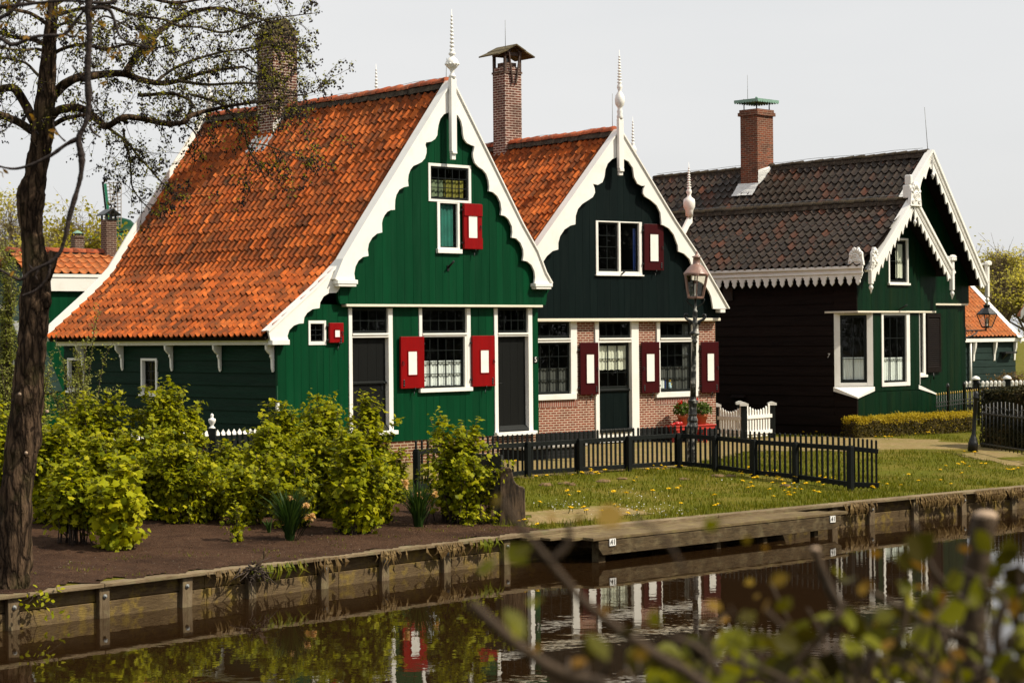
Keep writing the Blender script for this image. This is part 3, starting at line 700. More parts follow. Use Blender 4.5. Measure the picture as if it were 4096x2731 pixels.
def shutter(par, a0, a1, c0, c1, panel, y, mat, hinge='right', lab=None, rails=True, latch=True, hook=True):
    b = MB(); yb, yf = y-.035, y-.085
    b.box(a0, a1, yf, yb, c0, c1); o = b.build('shutter', MT[mat], par, bevel=.007)
    if panel:
        p0, p1, q0, q1 = panel
        p = MB(); p.box(p0, p1, yf-.006, yf-.001, q0, q1); p.build('shutter_panel', MT['white'], o)
        e = MB(); t = .018
        e.box(p0-t, p0, yf-.014, yf-.001, q0-t, q1+t); e.box(p1, p1+t, yf-.014, yf-.001, q0-t, q1+t); e.box(p0, p1, yf-.014, yf-.001, q1, q1+t); e.box(p0, p1, yf-.014, yf-.001, q0-t, q0)
        e.build('panel_moulding', MT[mat], o)
    h = 1 if hinge == 'right' else -1; xh = a1 if h > 0 else a0
    g = MB()
    for z in (c0+(c1-c0)*.14, c1-(c1-c0)*.14): g.box(xh-.01, xh+h*.035, yf+.01, yb+.03, z-.016, z+.016)
    g.build('hinge', MT['iron'], o)
    if latch:
        xo = a0+.045 if h > 0 else a1-.045
        r = MB(); n = 12; zc = (c0+c1)/2-.02
        ring = [(xo+.022*cos(2*pi*i/n), yf-.02, zc+.03*sin(2*pi*i/n)) for i in range(n+1)]; r.tube(ring, .006, 5); r.box(xo-.01, xo+.01, yf-.016, yf-.001, zc+.02, zc+.045); r.build('ring_pull', MT['iron'], o)
        k = MB(); xk = xo+.03*h; zk = c0+(c1-c0)*.1; k.box(xk-.016, xk+.016, yf-.010, yf-.001, zk-.045, zk+.05)
        for dz in (-.05, 0, .05): k.sphere((xk, yf-.006, zk+dz), .024, 8, 5, (1,.35,1))
        k.build('lock_plate', MT['iron'], o)
    if hook:
        xm = (a0+a1)/2+.05; k = MB(); k.tube([(xm, y+.0, c0-.05), (xm, y-.10, c0-.045), (xm+.004, y-.105, c0-.02), (xm, y-.09, c0+.015)], .009, 5); k.tube([(xm, y-.07, c0-.045), (xm-.015, y-.075, c0-.13), (xm-.028, y-.07, c0-.15)], .010, 5); k.build('shutter_catch', MT['iron'], o)
    if lab: label(o, lab)
    return o
def door(par, a0, a1, c0, c1, y=.08, split=None, handle='right', mat='door', kick=True, lab=None, boards=4):
    m = MB(); segs = [(c0, c1)] if split is None else [(c0, split-.01), (split+.012, c1)]
    for s0, s1 in segs:
        w = (a1-a0)/boards
        for i in range(boards): m.box(a0+i*w+.002, a0+(i+1)*w-.002, y, y+.045, s0, s1)
    m.box(a0, a1, y+.012, y+.05, c0, c1); o = m.build('door', MT[mat], par)
    if split is not None:
        r = MB(); r.prism([(y-.045, split-.03), (y-.045, split-.005), (y, split+.02), (y, split-.04)], a0, a1, 'x'); r.build('weather_rail', MT['fence'], o)
    if kick:
        k = MB(); k.prism([(y-.11, c0), (y-.11, c0+.02), (y+.0, c0+.12), (y+.0, c0)], a0+.003, a1-.003, 'x'); k.build('kick_board', MT['fence'], o)
    xh = a1-.10 if handle == 'right' else a0+.07; zh = lerp(c0, c1, .49); h = MB(); h.box(xh-.018, xh+.018, y-.012, y-.001, zh-.10, zh+.09); h.tube([(xh, y-.01, zh+.04), (xh, y-.05, zh+.04), (xh+(.09 if handle == 'right' else .09)*(1 if handle != 'right' else 1), y-.05, zh+.04)], .009, 6); h.build('door_handle', MT['iron'], o)
    if lab: label(o, lab)
    return o
def frame_part(par, name, boxes, mat='white', bevel=.005):
    m = MB()
    for b in boxes: m.box(*b)
    return m.build(name, MT[mat], par, bevel=bevel)
def finial(par, x, y, z, prof, beads=0, br=.0, bz=0, mat='white'):
    m = MB(); m.lathe(prof, (x, y, z), 14)
    for i in range(beads): a = 2*pi*i/beads; m.sphere((x+br*cos(a), y+br*sin(a), z+bz), .024, 6, 5)
    return m.build('finial', MT[mat], par)
def spiral(z0, z1, r0, r1, turns, tip=.16):
    out = []; n = turns*6
    for i in range(n+1):
        t = i/n; r = r0+(r1-r0)*t; out.append((r*(.68+.32*cos(2*pi*turns*t)), z0+(z1-z0)*t))
    out.append((r1*.35, z1+.01)); out.append((.004, z1+tip)); return out
def rod(par, x, y, z0, z1, lean=(0,0), r=.006): 
    m = MB(); m.tube([(x, y, z0), (x+lean[0], y+lean[1], z1)], [r, r*.7], 5); return m.build('lightning_rod', MT['zinc'], par)
def wire(par, pts, r=.005): m = MB(); m.tube(pts, r, 4); return m.build('lightning_wire', MT['zinc'], par)
def bracket(par, y, x, zt, drop=.5, out=.2, th=.028, mat='white'):
    m = MB(); P = [(x-out, zt), (x, zt), (x, zt-drop), (x-.03, zt-drop-.03), (x-.055, zt-drop+.05), (x-.06, zt-drop*.55), (x-.09, zt-drop*.45), (x-.085, zt-drop*.38), (x-.14, zt-drop*.30), (x-out*.95, zt-drop*.18)]
    m.prism(P, y-th, y+th); return m.build('eave_bracket', MT[mat], par, bevel=.008)
def chimney(par, u, v, w, d, z0, z1, mat, rim=None, rimh=.1, flash=True, nm='chimney'):
    m = MB(); m.box(u, u+w, v, v+d, z0, z1)
    if rim: m.box(u-rim, u+w+rim, v-rim, v+d+rim, z1-rimh, z1-rimh*.35); m.box(u-rim*.4, u+w+rim*.4, v-rim*.4, v+d+rim*.4, z1-rimh*.35+.001, z1+.03)
    return m.build(nm, MT[mat], par)
def flashing(ch, pts, seed=1):           # crumpled lead sheet
    m = MB(); vs = []; fs = []; rng = random.Random(seed); (a, b, c, d) = [Vector(p) for p in pts]; nr = (b-a).cross(d-a).normalized()
    K = 9
    for i in range(K+1):
        for j in range(5):
            p = (a*(1-i/K)+b*(i/K))*(1-j/4)+(d*(1-i/K)+c*(i/K))*(j/4)
            vs.append(p+nr*(.02+rng.uniform(-.014,.014)+.012*sin(i*2.2)*(j/4)))
    for i in range(K):
        for j in range(4): fs.append((i*5+j, (i+1)*5+j, (i+1)*5+j+1, i*5+j+1))
    m.add(vs, fs, True); return m.build('lead_flashing', MT['lead'], ch)
# ------------------------------------------------------------------ green gabled house
o1 = atd(V_(640, 800), 38.3).xy
H = House('green_house', o1, 45.5, 'bright green gabled house with long orange roof, scalloped white boards and bright red shutters'); R1 = H.root
VB = -.24
L_out = [c2(853,546), c2(262,1508), c5(120,235), c5(68,366)]
L_in = [c5(203,372),c5(197,325),c5(205,280),c5(225,240),c5(255,215),c5(293,208),c5(288,165),c5(295,125),c5(318,85),c5(350,58),c5(385,50),c2(383,1500),c2(388,1475),c2(400,1448),c2(418,1424),c2(442,1412),c2(470,1410),c2(470,1385),c2(472,1345),c2(480,1310),c2(500,1275),c2(530,1258),c2(562,1252),c2(558,1215),c2(562,1175),c2(575,1140),c2(595,1115),c2(620,1105),c2(650,1090),c2(672,1065),c2(682,1030),c2(683,1000),c2(675,975),c2(680,958),c2(690,957),c2(715,952),c2(740,935),c2(755,910),c2(757,880),c2(762,845),c2(775,800),c2(800,768),c2(832,757),c2(853,754)]
R_out = [c2(853,546), c2(1325,1508), c5(1425,175), c5(1480,320), c5(1521,393)]
R_in = [c5(1408,392),c5(1413,350),c5(1408,310),c5(1390,270),c5(1360,245),c5(1330,238),c5(1335,205),c5(1333,165),c5(1315,120),c5(1285,90),c5(1255,85),c5(1260,50),c5(1257,10),c2(1235,1475),c2(1210,1452),c2(1182,1445),c2(1187,1410),c2(1180,1360),c2(1160,1320),c2(1130,1292),c2(1102,1285),c2(1105,1260),c2(1100,1215),c2(1085,1170),c2(1060,1140),c2(1030,1120),c2(1008,1095),c2(997,1060),c2(995,1030),c2(1003,1000),c2(1005,985),c2(1000,982),c2(980,975),c2(955,962),c2(935,935),c2(928,900),c2(925,860),c2(915,815),c2(895,778),c2(870,762),c2(853,754)]
def barge(H, outer, inner, v, th=.045, name='bargeboard', mat='white'):
    m = MB(); m.prism(H.P(outer, v)+H.P(inner, v), v, v+th); b = m.build(name, MT[mat], H.root); return b
def verge(par, pl, y0, y1, th=.03, mat='white', off=0.0):     # strip that caps the edge of a gable board
    m = MB()
    for (xa, za), (xb, zb) in zip(pl, pl[1:]):
        d = Vector((xb-xa, zb-za)); L = d.length
        if L < .02: continue
        d /= L; n = Vector((-d.y, d.x))
        if n.y < 0: n = -n
        a = Vector((xa, za))+n*off; b = Vector((xb, zb))+n*off
        m.prism([tuple(a), tuple(b), tuple(b+n*th), tuple(a+n*th)], y0, y1)
    return m.build('verge_strip', MT[mat], par)
lo = H.P(L_out, VB); ro = H.P(R_out, VB)
bl = barge(H, L_out, L_in, VB); br = barge(H, R_out, R_in, VB)
verge(bl, lo, VB-.035, VB+.20); verge(br, ro, VB-.035, VB+.20)
for side, (x0, y0, x1, y1) in ((bl, (75,368,212,407)), (br, (1405,392,1520,425))):
    u0, u1, za, zb = H.r(c5, x0, y0, x1, y1, VB); m = MB(); m.box(u0, u1, VB-.05, VB+.12, za+.03, zb); m.box(u0+.03, u1-.03, VB-.035, VB+.12, za-.02, za+.028); m.build('bargeboard_foot', MT['white'], side, bevel=.01)
# lower board of the lean-to
low_out = [(1371,1040), (1321,1096), (1268,1150), (1190,1221), (1131,1275), (1086,1317), (1074,1327)]
low_in = [c4(1822,785),c4(1940,775),c4(1932,745),c4(1945,705),c4(1975,675),c4(2010,662),c4(2040,660),c4(2045,620),c4(2065,590),c4(2100,565),c4(2148,558),c4(2152,520),c4(2175,480),c4(2210,458),c4(2262,455),c4(2300,400)]
VL = -.13
lw = barge(H, low_out, low_in, VL); lol = H.P(low_out, VL); verge(lw, lol, VL-.03, VL+.2)
u0, u1, za, zb = H.r(c4, 1822, 770, 1940, 806, VL); m = MB(); m.box(u0, u1, VL-.04, VL+.1, za, zb); m.build('bargeboard_foot', MT['white'], lw, bevel=.012)
# walls
beamL, beamR = H.p(c5(110,548)), H.p(c5(1430,552)); ZB = (beamL[1]+beamR[1])/2
D1r = H.r(c5, 158, 556, 452, 1400); W1r = H.r(c5, 630, 556, 976, 1092); D2r = H.r(c5, 1136, 556, 1392, 1400); SWr = H.r(c4, 2070, 642, 2188, 806)
XR = H.p(c5(1433, 900))[0]
roofL = [(x, z) for x, z in H.P([c2(853,546), c2(262,1508), c5(120,235)]+[(1321,1096),(1268,1150),(1190,1221),(1131,1275),(1086,1317),(1066,1333)], -.2)]
m = MB(); plank_wall(m, 0.0, XR, .0, lambda x: min(interp(roofL, x)-.12, ZB+.04) if x < 1.6 else ZB+.04, 0, .08, [D1r, W1r, D2r, SWr], .19, .005, 3); m.build('facade', MT['green'], R1)
GU = H.r(c2, 692, 1105, 978, 1360, -.13); GLr = H.r(c5, 752, -151, 902, 162, -.13)
GH = [(GU[0], GU[1], GLr[3], GU[3]), GLr]
pL, pR = H.p(c5(100,480), -.13)[0], H.p(c5(1483,470), -.13)[0]
gtop = [(x, z-.06) for x, z in lo+ro[1:]]
m = MB(); plank_wall(m, pL, pR, ZB+.05, lambda x: interp(gtop, x), -.13, -.05, GH, .2, .005, 5); gp = m.build('gable_panel', MT['green'], R1)
m = MB()
for (s, xa) in ((-1, pL), (1, pR)):
    P = [(xa, 2.98), (xa+s*.12, 3.2), (xa+s*.12, 3.1), (xa+s*.05, 3.02), (xa+s*.03, 2.86), (xa, 2.78)]
    m = MB(); m.prism(P if s < 0 else P[::-1], -.125, -.05); m.build('gable_scroll', MT['green'], R1)
m = MB(); m.box(beamL[0], beamR[0], -.16, .0, ZB-.005, ZB+.045); m.build('beam', MT['cream'], R1, bevel=.008)
sideW = [H.rs(c4, 465, 893, 575, 1120), H.rs(c4, 958, 895, 1066, 1143)]
holes = [(s[1], s[0], s[2], s[3]) for s in sideW]
LEN = 8.13
SW_ = 7.62
m = MB(); lap_wall(m, .06, SW_, -.05, 2.1, holes, .245, 0.0, -1, .03, 2); m.build('boarded_wall', MT['siding'], R1)
m = MB(); m.box(-.035, .035, -.006, .058, -.05, 2.05); m.build('corner_board', MT['green'], R1)
m = MB(); m.box(.03, XR-.01, .02, .2, -.62, -.003); m.box(.02, .2, .2, SW_, -.62, -.055); m.build('plinth', MT['brick_old'], R1)
m = MB(); m.box(XR-.06, XR-.002, .1, LEN, -.6, 3.2); m.box(.08, XR-.08, SW_-.12, SW_-.02, -.6, 2.0); m.prism([(1.7,2.0),(XR-.1,2.0),(XR-.1,3.3),(4.56,7.1),(2.0,3.5)], SW_-.12, SW_-.03); m.build('wall', MT['green'], R1)
for i, s in enumerate(sideW):
    win(R1, -s[0], -s[1], s[2]+.03, s[3], 2, 3, 0.0, (.055,.055,.05,.05), .03, 'white', xf=Matrix.Rotation(-pi/2, 4, 'Z'), proud=.05, sill=(.03,.05))
# roof
RB = LEN+.12
prof = [(x, z-.10) if i == 0 else (x+.03, z-.05) for i, (x, z) in enumerate(roofL)]
tl = tiles('roof_tiles', R1, MT['tile'], prof, -.10, RB, .285, .2, 11)
prR = [(ro[0][0], ro[0][1]-.10), (ro[1][0]-.03, ro[1][1]-.05), (ro[-1][0]-.03, ro[-1][1]-.03)]
tiles('roof_tiles', R1, MT['tile'], prR, -.08, RB, .3, .24, 12)
ax, az = prof[0]
sagf = lambda y: -.05*sin(pi*min(1, max(0, y/8.3)))
rd1 = ridge('ridge_tiles', R1, MT['ridge'], ax, az+.10, -.05, RB, .12, .36, 5, sagf)
# rear gable board standing above the tiles
m = MB(); nn = [] 
pts = [(x, z-.02) for x, z in roofL]; rr = [(x, z) for x, z in ro]
top = []; bot = []
for i, (x, z) in enumerate(pts):
    a = Vector(pts[max(i-1, 0)]); b = Vector(pts[min(i+1, len(pts)-1)]); d = (b-a).normalized(); n = Vector((d.y, -d.x)) if d.x < 0 else Vector((-d.y, d.x))
    if i == 0: n = Vector((0, 1.3))
    top.append((x+n.x*.17, z+n.y*.17)); bot.append((x-n.x*.12, z-n.y*.12))
for i in range(len(pts)-1): m.prism([top[i], top[i+1], bot[i+1], bot[i]], RB+.01, RB+.06)
m.prism([(rr[0][0], rr[0][1]+.2), (rr[-1][0]+.15, rr[-1][1]+.1), (rr[-1][0], rr[-1][1]-.1), (rr[0][0], rr[0][1]-.15)], RB+.01, RB+.06); rb = m.build('bargeboard', MT['white'], R1)
finial(R1, ax, RB+.04, az+.12, [(.05,0),(.05,.16),(.09,.2),(.05,.24),(.12,.34),(.14,.40),(.10,.5),(.05,.56)]+spiral(.6,1.3,.06,.03,7))
# the rear end of this old roof runs slightly askew: shorter at the eave than at the ridge
for o_ in [tl]+kids(tl)+[rb]:
    for vt in o_.data.vertices:
        vt.co.y *= (7.62+.70*max(0, min(1, (vt.co.x+.44)/4.86)))/RB if vt.co.x < ax+.02 else 1.0
# eave
m = MB(); m.box(-.20, -.10, -.05, SW_+.02, 1.985, 2.115); m.box(-.23, -.20, -.05, SW_+.02, 2.06, 2.12); m.build('eave_gutter', MT['white'], R1, bevel=.01)
m = MB(); m.box(-.11, .05, .02, SW_-.05, 2.09, 2.14); m.build('eave_soffit', MT['brownwood'], R1)
for px in (545, 808, 1140, 1465): bracket(R1, H.q(c4(px, 880), -.1)[0], -.03, 1.985)
bracket(R1, .12, -.03, 1.985)
# chimney
cu, cv = 3.95, H.q(c1(1840,905), 3.95)[0]; cd = H.q(c1(1732,860), 3.95)[0]-cv; cw = H.p(c1(2000,600), cv)[0]-cu; cz = H.p(c1(1990,255), cv)[1]
ch = chimney(R1, cu, cv, cw, cd, 6.0, cz-.16, 'chim')
m = MB(); m.box(cu-.03, cu+cw+.03, cv-.03, cv+cd+.03, cz-.158, cz); m.build('chimney_crown', MT['chim_dark'], ch)
m = MB(); m.prism([(cu-.05, cz+.06), (cu+cw+.05, cz+.06), (cu+cw*.5, cz+.42)], cv-.04, cv+cd+.04); m.box(cu+.05, cu+cw-.05, cv+.03, cv+cd-.03, cz+.001, cz+.059); m.build('chimney_hood', MT['mossroof'], ch)
flashing(ch, [(cu-.02, cv-.03, 6.45), (cu-.02, cv-.03, 6.95), (cu+.75, cv-.03, 7.5), (cu+.55, cv-.03, 6.95)], 3)
flashing(ch, [(cu-.35, cv-.12, 6.28), (cu-.02, cv-.1, 6.68), (cu-.02, cv+cd+.1, 6.68), (cu-.35, cv+cd+.12, 6.28)], 4)
# king post and front finial
pc = H.r(c2, 835, 530, 871, 1075, VB-.04); m = MB(); pcx = (pc[0]+pc[1])/2; m.box(pc[0], pc[1], VB-.11, VB-.02, pc[2]+.17, pc[3]); m.box(pc[0]+.012, pc[1]-.012, VB-.13, VB-.02, pc[2]+.12, pc[2]+.168); m.box(pc[0]+.02, pc[1]-.02, VB-.09, VB-.02, pc[2], pc[2]+.118); kp = m.build('king_post', MT['white'], R1, bevel=.01)
k = .00304
prof_f = [(.062,0),(.062,.02),(.075,.035),(.08,.05),(.05,.09),(.036,.13),(.05,.17),(.055,.19),(.09,.22),(.125,.26),(.135,.285),(.14,.31),(.13,.36),(.10,.41),(.055,.445),(.035,.46),(.06,.49),(.078,.515),(.06,.54),(.035,.57)]+spiral(.60,1.30,.055,.026,9,.14)
fz = pc[3]-.005; finial(kp, pcx, VB-.06, fz, prof_f, 12, .135, .30)
rx = H.p(c2(800,560), .15); rod(R1, rx[0]+.05, .15, rx[1]-.1, H.p(c2(804,390), .15)[1], (.03, 0), .008)
wire(R1, [(ax-.02, .1+RB*i/10, az+.06+sagf(RB*i/10)+.13+.02*sin(i*2)) for i in range(11)])
# front openings
def trans(H, cf, rect, nx, nz, v=0.0, **kw): u0, u1, z0, z1 = H.r(cf, *rect, v); return win(H.root, u0, u1, z0, z1, nx, nz, .0, (0,0,0,0), .045, sill=None, **kw)
def jambs(H, name, cf, xl0, xl1, xr0, xr1, yt, yb, ytr0, ytr1, v=0.0):
    zt = H.p(cf(xl0, yt), v)[1]; zb = H.p(cf((xl0+xr1)/2, yb), v)[1]; g = lambda x: H.p(cf(x, (yt+yb)/2), v)[0]; z0 = H.p(cf((xl0+xr1)/2, ytr1), v)[1]; z1_ = H.p(cf((xl0+xr1)/2, ytr0), v)[1]
    return frame_part(H.root, name, [(g(xl0), g(xl1), -.025, .12, zb, zt-.006), (g(xr0), g(xr1), -.025, .12, zb, zt-.006), (g(xl1)+.001, g(xr0)-.001, -.022, .11, z0, z1_), (g(xl1)+.001, g(xr0)-.001, -.045, -.021, z1_-.035, z1_+.004)]), (g(xl1), g(xr0), zb, z0, z1_, zt)
f, (a, b, zb, zt, zt2, ztop) = jambs(H, 'door_frame', c5, 158, 181, 424, 453, 556, 1402, 728, 756)
win(R1, a, b, zt2, ztop-.008, 4, 2, .0, (0,0,0,0), .045, sill=None, name='transom_window')
door(R1, a+.004, b-.004, zb+.06, zt-.004, .08, H.p(c5(300,1056))[1], 'right')
frame_part(R1, 'threshold', [(a-.12, b+.18, -.10, .06, zb-.03, zb+.05)])
f, (a, b, zb, zt, zt2, ztop) = jambs(H, 'door_frame', c5, 1136, 1159, 1364, 1391, 556, 1402, 725, 748)
win(R1, a, b, zt2, ztop-.008, 4, 2, .0, (0,0,0,0), .045, sill=None, name='transom_window')
door(R1, a+.004, b-.004, zb+.06, zt-.004, .08, None, 'left')
frame_part(R1, 'threshold', [(a-.12, b+.18, -.10, .06, zb-.03, zb+.05)])
f, (a, b, zb, zt, zt2, ztop) = jambs(H, 'window_frame', c5, 630, 650, 950, 975, 556, 1092, 727, 750)
win(R1, a, b, zt2, ztop-.008, 5, 2, .0, (0,0,0,0), .045, sill=None, name='transom_window')
win(R1, a, b, zb+.002, zt-.004, 5, 4, .0, (0,.06,0,0), .035, sill=None, curtains=[(.0,.53,0,1,'lace')])
frame_part(R1, 'sill', [(a-.10, b+.12, -.07, .06, zb-.085, zb-.002)])
sw = SWr; win(R1, sw[0], sw[1], sw[2], sw[3], 2, 3, .0, (.05,.05,.06,.07), .02, sill=None)
u = H.r(c4, 2198, 657, 2292, 790); p = H.r(c4, 2232, 705, 2265, 752); shutter(R1, u[0], u[1], u[2], u[3], p, 0, 'red', 'left', 'small bright red shutter beside the little lean-to window')
u = H.r(c5, 493, 749, 650, 1096); p = H.r(c5, 541, 848, 599, 1005); shutter(R1, u[0], u[1], u[2], u[3], p, 0, 'red', 'right')
u = H.r(c5, 975, 743, 1125, 1083); p = H.r(c5, 1027, 840, 1081, 991); shutter(R1, u[0], u[1], u[2], u[3], p, 0, 'red', 'left')
g = GU; win(R1, g[0], g[1], g[2], g[3], 5, 3, -.13, (.062,.07,.06,.05), .04, sill=None, sash_out=.025, curtains=[(.03,.62,.42,.98,'yellow'),(.03,.60,.0,.40,'palegreen')])
g = GLr; win(R1, g[0], g[1], g[2], g[3], 1, 1, -.13, (.075,.06,.02,.03), .02, sill=(.03,.09), curtains=[(.0,1.0,.0,.92,'teal')])
u = H.r(c5, 916, -141, 1037, 165, -.13); p = H.r(c5, 946, -66, 1004, 100, -.13); sh = shutter(R1, u[0], u[1], u[2], u[3], p, -.13, 'red', 'left')
m = MB(); m.box(u[0]+.002, u[1]-.002, -.235, -.216, u[2]+.01, u[2]+(u[3]-u[2])*.25); m.build('shutter_rail', MT['red'], sh); m = MB(); m.box(u[0]+.002, u[1]-.002, -.235, -.216, u[3]-(u[3]-u[2])*.27, u[3]-.01); m.build('shutter_rail', MT['red'], sh)
fh = H.p(c5(825,290), -.13); m = MB(); m.tube([(fh[0], -.13, fh[1]), (fh[0]+.02, -.30, fh[1]+.14)], .022, 8); m.box(fh[0]-.03, fh[0]+.03, -.15, -.131, fh[1]-.06, fh[1]+.06); m.build('flag_holder', MT['iron'], R1)
n5 = H.r(c5, 1397, 885, 1426, 925); m = MB(); m.box(n5[0], n5[1], -.02, -.005, n5[2], n5[3]); pl = m.build('house_number', MT['number'], R1)
text_part('5', .16, ((n5[0]+n5[1])/2, -.0225, (n5[2]+n5[3])/2), 0, MT['plate_white'], pl, 'numeral')
m = MB(); m.tube([(-.07, -.03, -.1), (-.07, -.03, 1.2)], .018, 6); m.build('drain_pipe', MT['green'], R1)
m = MB(); m.box(-.10, -.04, -.06, -.0, .72, .9); m.build('pipe_clip', MT['white'], R1)
# stone step before the right door
sx0, sx1 = D2r[0]-.1, D2r[1]+.75; st = empty('stone_step', H.world(sx0, -.95, -.40), pi/2-H.a, 'low grey stone slab step before the right-hand black door', 'step')
m = MB(); m.box(0, sx1-sx0, 0, .55, .12, .18); m.build('slab', MT['stone'], st, bevel=.02); m = MB(); m.box(.05, sx1-sx0-.05, .05, .75, -.2, .118); m.build('step_base', MT['plinth'], st)
# ------------------------------------------------------------------ black-green gabled house with brick front
o2 = atd(V_(1440, 985), 47.5).xy
H = House('brick_house', o2, 52, 'black and red brick gabled house with dark red shutters between the two green houses'); R2 = H.root
VB = -.30
R_out = [c2(1982,872), c2(2352,1487), c6(190,0), c6(300,190), c6(492,527)]
R_out = [c2(1982,872), c2(2352,1487), c6(300,190), c6(492,527)]
R_in = [c6(398,527),c6(392,490),c6(385,450),c6(372,418),c6(352,385),c6(325,362),c6(300,350),c6(265,345),c6(268,310),c6(265,260),c6(250,215),c6(215,180),c6(178,166),c6(176,130),c6(150,60),c6(120,22),c6(88,3),c6(72,-2),c2(2262,1500),c2(2255,1430),c2(2230,1380),c2(2190,1345),c2(2150,1320),c2(2138,1300),c2(2140,1270),c2(2152,1248),c2(2130,1250),c2(2100,1235),c2(2078,1190),c2(2070,1130),c2(2040,1085),c2(2000,1065),c2(1982,1062)]
apx = H.p(R_out[0], VB); ro = H.P(R_out, VB); ri = H.P(R_in, VB)
mir = lambda pts: [(2*apx[0]-x, z) for x, z in pts]
L_vis = [c2(1982,872), c2(1530,1512), c5(1418,160)]
lv = H.P(L_vis, VB); lo = [apx]+lv[1:]+[(2*apx[0]-ro[-1][0], ro[-1][1])]
li_px = [c5(1462,290),c5(1465,250),c5(1490,210),c5(1530,175),c5(1568,165),c5(1568,120),c5(1580,75),c5(1610,30),c5(1650,4),c2(1683,1508),c2(1685,1450),c2(1700,1405),c2(1730,1370),c2(1770,1345),c2(1800,1325),c2(1815,1295),c2(1812,1265),c2(1801,1236),c2(1835,1243),c2(1865,1225),c2(1878,1190),c2(1885,1140),c2(1900,1100),c2(1930,1070),c2(1965,1057),c2(1982,1055)]
li = [p for p in mir(ri) if p[1] < H.p(c5(1462,290), VB)[1]-.02]+H.P(li_px, VB)
m = MB(); m.prism(lo+li, VB, VB+.045); bl = m.build('bargeboard', MT['white'], R2); verge(bl, lo, VB-.035, VB+.2)
m = MB(); m.prism(ro+ri, VB, VB+.045); br = m.build('bargeboard', MT['white'], R2); verge(br, ro, VB-.035, VB+.2)
u0, u1, za, zb = H.r(c6, 440, 530, 470, 550, VB); m = MB(); m.box(u0, u1, VB-.02, VB+.25, za, zb); m.build('bargeboard_foot', MT['white'], br)
beamL, beamR = H.p(w2(150,95)), H.p(w2(2245,90)); ZB = H.p(w2(1000,98))[1]; XR = beamR[0]-.02; XL = -3.3
DR = H.r(w2, 822, 105, 1335, 1500); WL = H.r(w2, 20, 105, 610, 1025); WR = H.r(w2, 1545, 105, 2037, 990)
ZPL = H.p(w2(1700,1346))[1]
def brickwall(m, x0, x1, z0, z1, y0, y1, holes):
    cs = sorted({x0, x1} | {h for H_ in holes for h in H_[:2] if x0 < h < x1})
    for c, d in zip(cs, cs[1:]):
        mid = (c+d)/2
        for l, h in cut_spans(z0, z1, [(q[2], q[3]) for q in holes if q[0] < mid < q[1]]): m.box(c, d, y0, y1, l, h)
m = MB(); brickwall(m, XL, XR, ZPL, ZB+.02, .012, .2, [DR, WL, WR]); m.build('facade', MT['brick'], R2)
m = MB(); brickwall(m, XL-.02, XR+.02, -.75, ZPL-.002, -.012, .2, [(DR[0], DR[1], DR[2], 5)]); m.build('plinth', MT['plinth'], R2)
for W in (WL, WR): m = MB(); m.box(W[0]-.02, W[1]+.02, .002, .011, W[2]-.17, W[2]-.03); m.build('soldier_course', MT['soldier'], R2)
m = MB(); m.box(XR-.04, XR, .2, 6.4, -.7, 2.6); m.box(XL, XL+.04, .2, 6.4, -.7, 2.6); m.build('boarded_wall', MT['brick'], R2)
m = MB(); m.prism([(XL,2.4),(XR,2.4),(XR-.02,2.7),(apx[0],apx[1]-.15),(XL+.02,2.7)], 6.2, 6.3); m.box(XL, XR, 6.2, 6.3, -.7, 2.4); m.build('wall', MT['black_green'], R2)
m = MB(); m.box(XR-.004, XR+.016, .02, .10, -.2, ZB); m.build('corner_strip', MT['green'], R2)
GW = (*[H.p((2382, 990), -.14)[0], H.p((2566, 990), -.14)[0]], H.p((2474, 1099), -.14)[1], H.p((2474, 886), -.14)[1])
gtop = [(x, z-.06) for x, z in lo+ro[1:]]
pR = H.p(c6(440,560), -.14)[0]
m = MB(); plank_wall(m, XL-.1, pR, ZB+.06, lambda x: interp(gtop, x), -.14, -.06, [GW], .22, .004, 8); m.build('gable_panel', MT['black_green'], R2)
m = MB(); m.box(XL-.05, beamR[0], -.17, .1, ZB-.012, ZB+.058); m.build('beam', MT['cream'], R2, bevel=.01)
prof = [(apx[0], apx[1]-.10)]+[(x+.03, z-.05) for x, z in lo[1:]]
tiles('roof_tiles', R2, MT['tile'], prof, -.15, 6.4, .285, .2, 21)
tiles('roof_tiles', R2, MT['tile'], [(apx[0], apx[1]-.10)]+[(x-.03, z-.05) for x, z in ro[1:]], -.12, 6.4, .3, .24, 22)
ridge('ridge_tiles', R2, MT['ridge'], apx[0], apx[1]+.01, -.1, 6.4, .12, .36, 7)
cu = -.58; cv = H.q(c2(1215,1105), cu)[0]; cd = H.q(c2(1132,1060), cu)[0]-cv; cw = H.p(c2(1322,800), cv)[0]-cu; cz = H.p(c2(1270,452), cv)[1]
ch = chimney(R2, cu, cv, cw, cd, 5.6, cz, 'chim')
m = MB(); m.box(cu-.02, cu+cw+.02, cv-.02, cv+cd+.02, cz-.16, cz-.11); m.box(cu+.09, cu+cw-.09, cv+.09, cv+cd-.09, cz-.02, cz+.12); m.build('chimney_band', MT['chim_dark'], ch)
zc = H.p(c2(1320,375), cv)[1]; zt = H.p(c2(1290,303), cv)[1]
m = MB()
for x in (cu+.03, cu+cw-.03):
    for y in (cv+.03, cv+cd-.03): m.box(x-.032, x+.032, y-.032, y+.032, cz-.18, zc+.02)
m.box(cu-.01, cu+cw+.01, cv-.005, cv+.05, zc-.02, zc+.06); m.box(cu-.01, cu+.05, cv+.051, cv+cd-.051, zc-.02, zc+.06); m.box(cu-.01, cu+cw+.01, cv+cd-.05, cv+cd+.005, zc-.02, zc+.06)
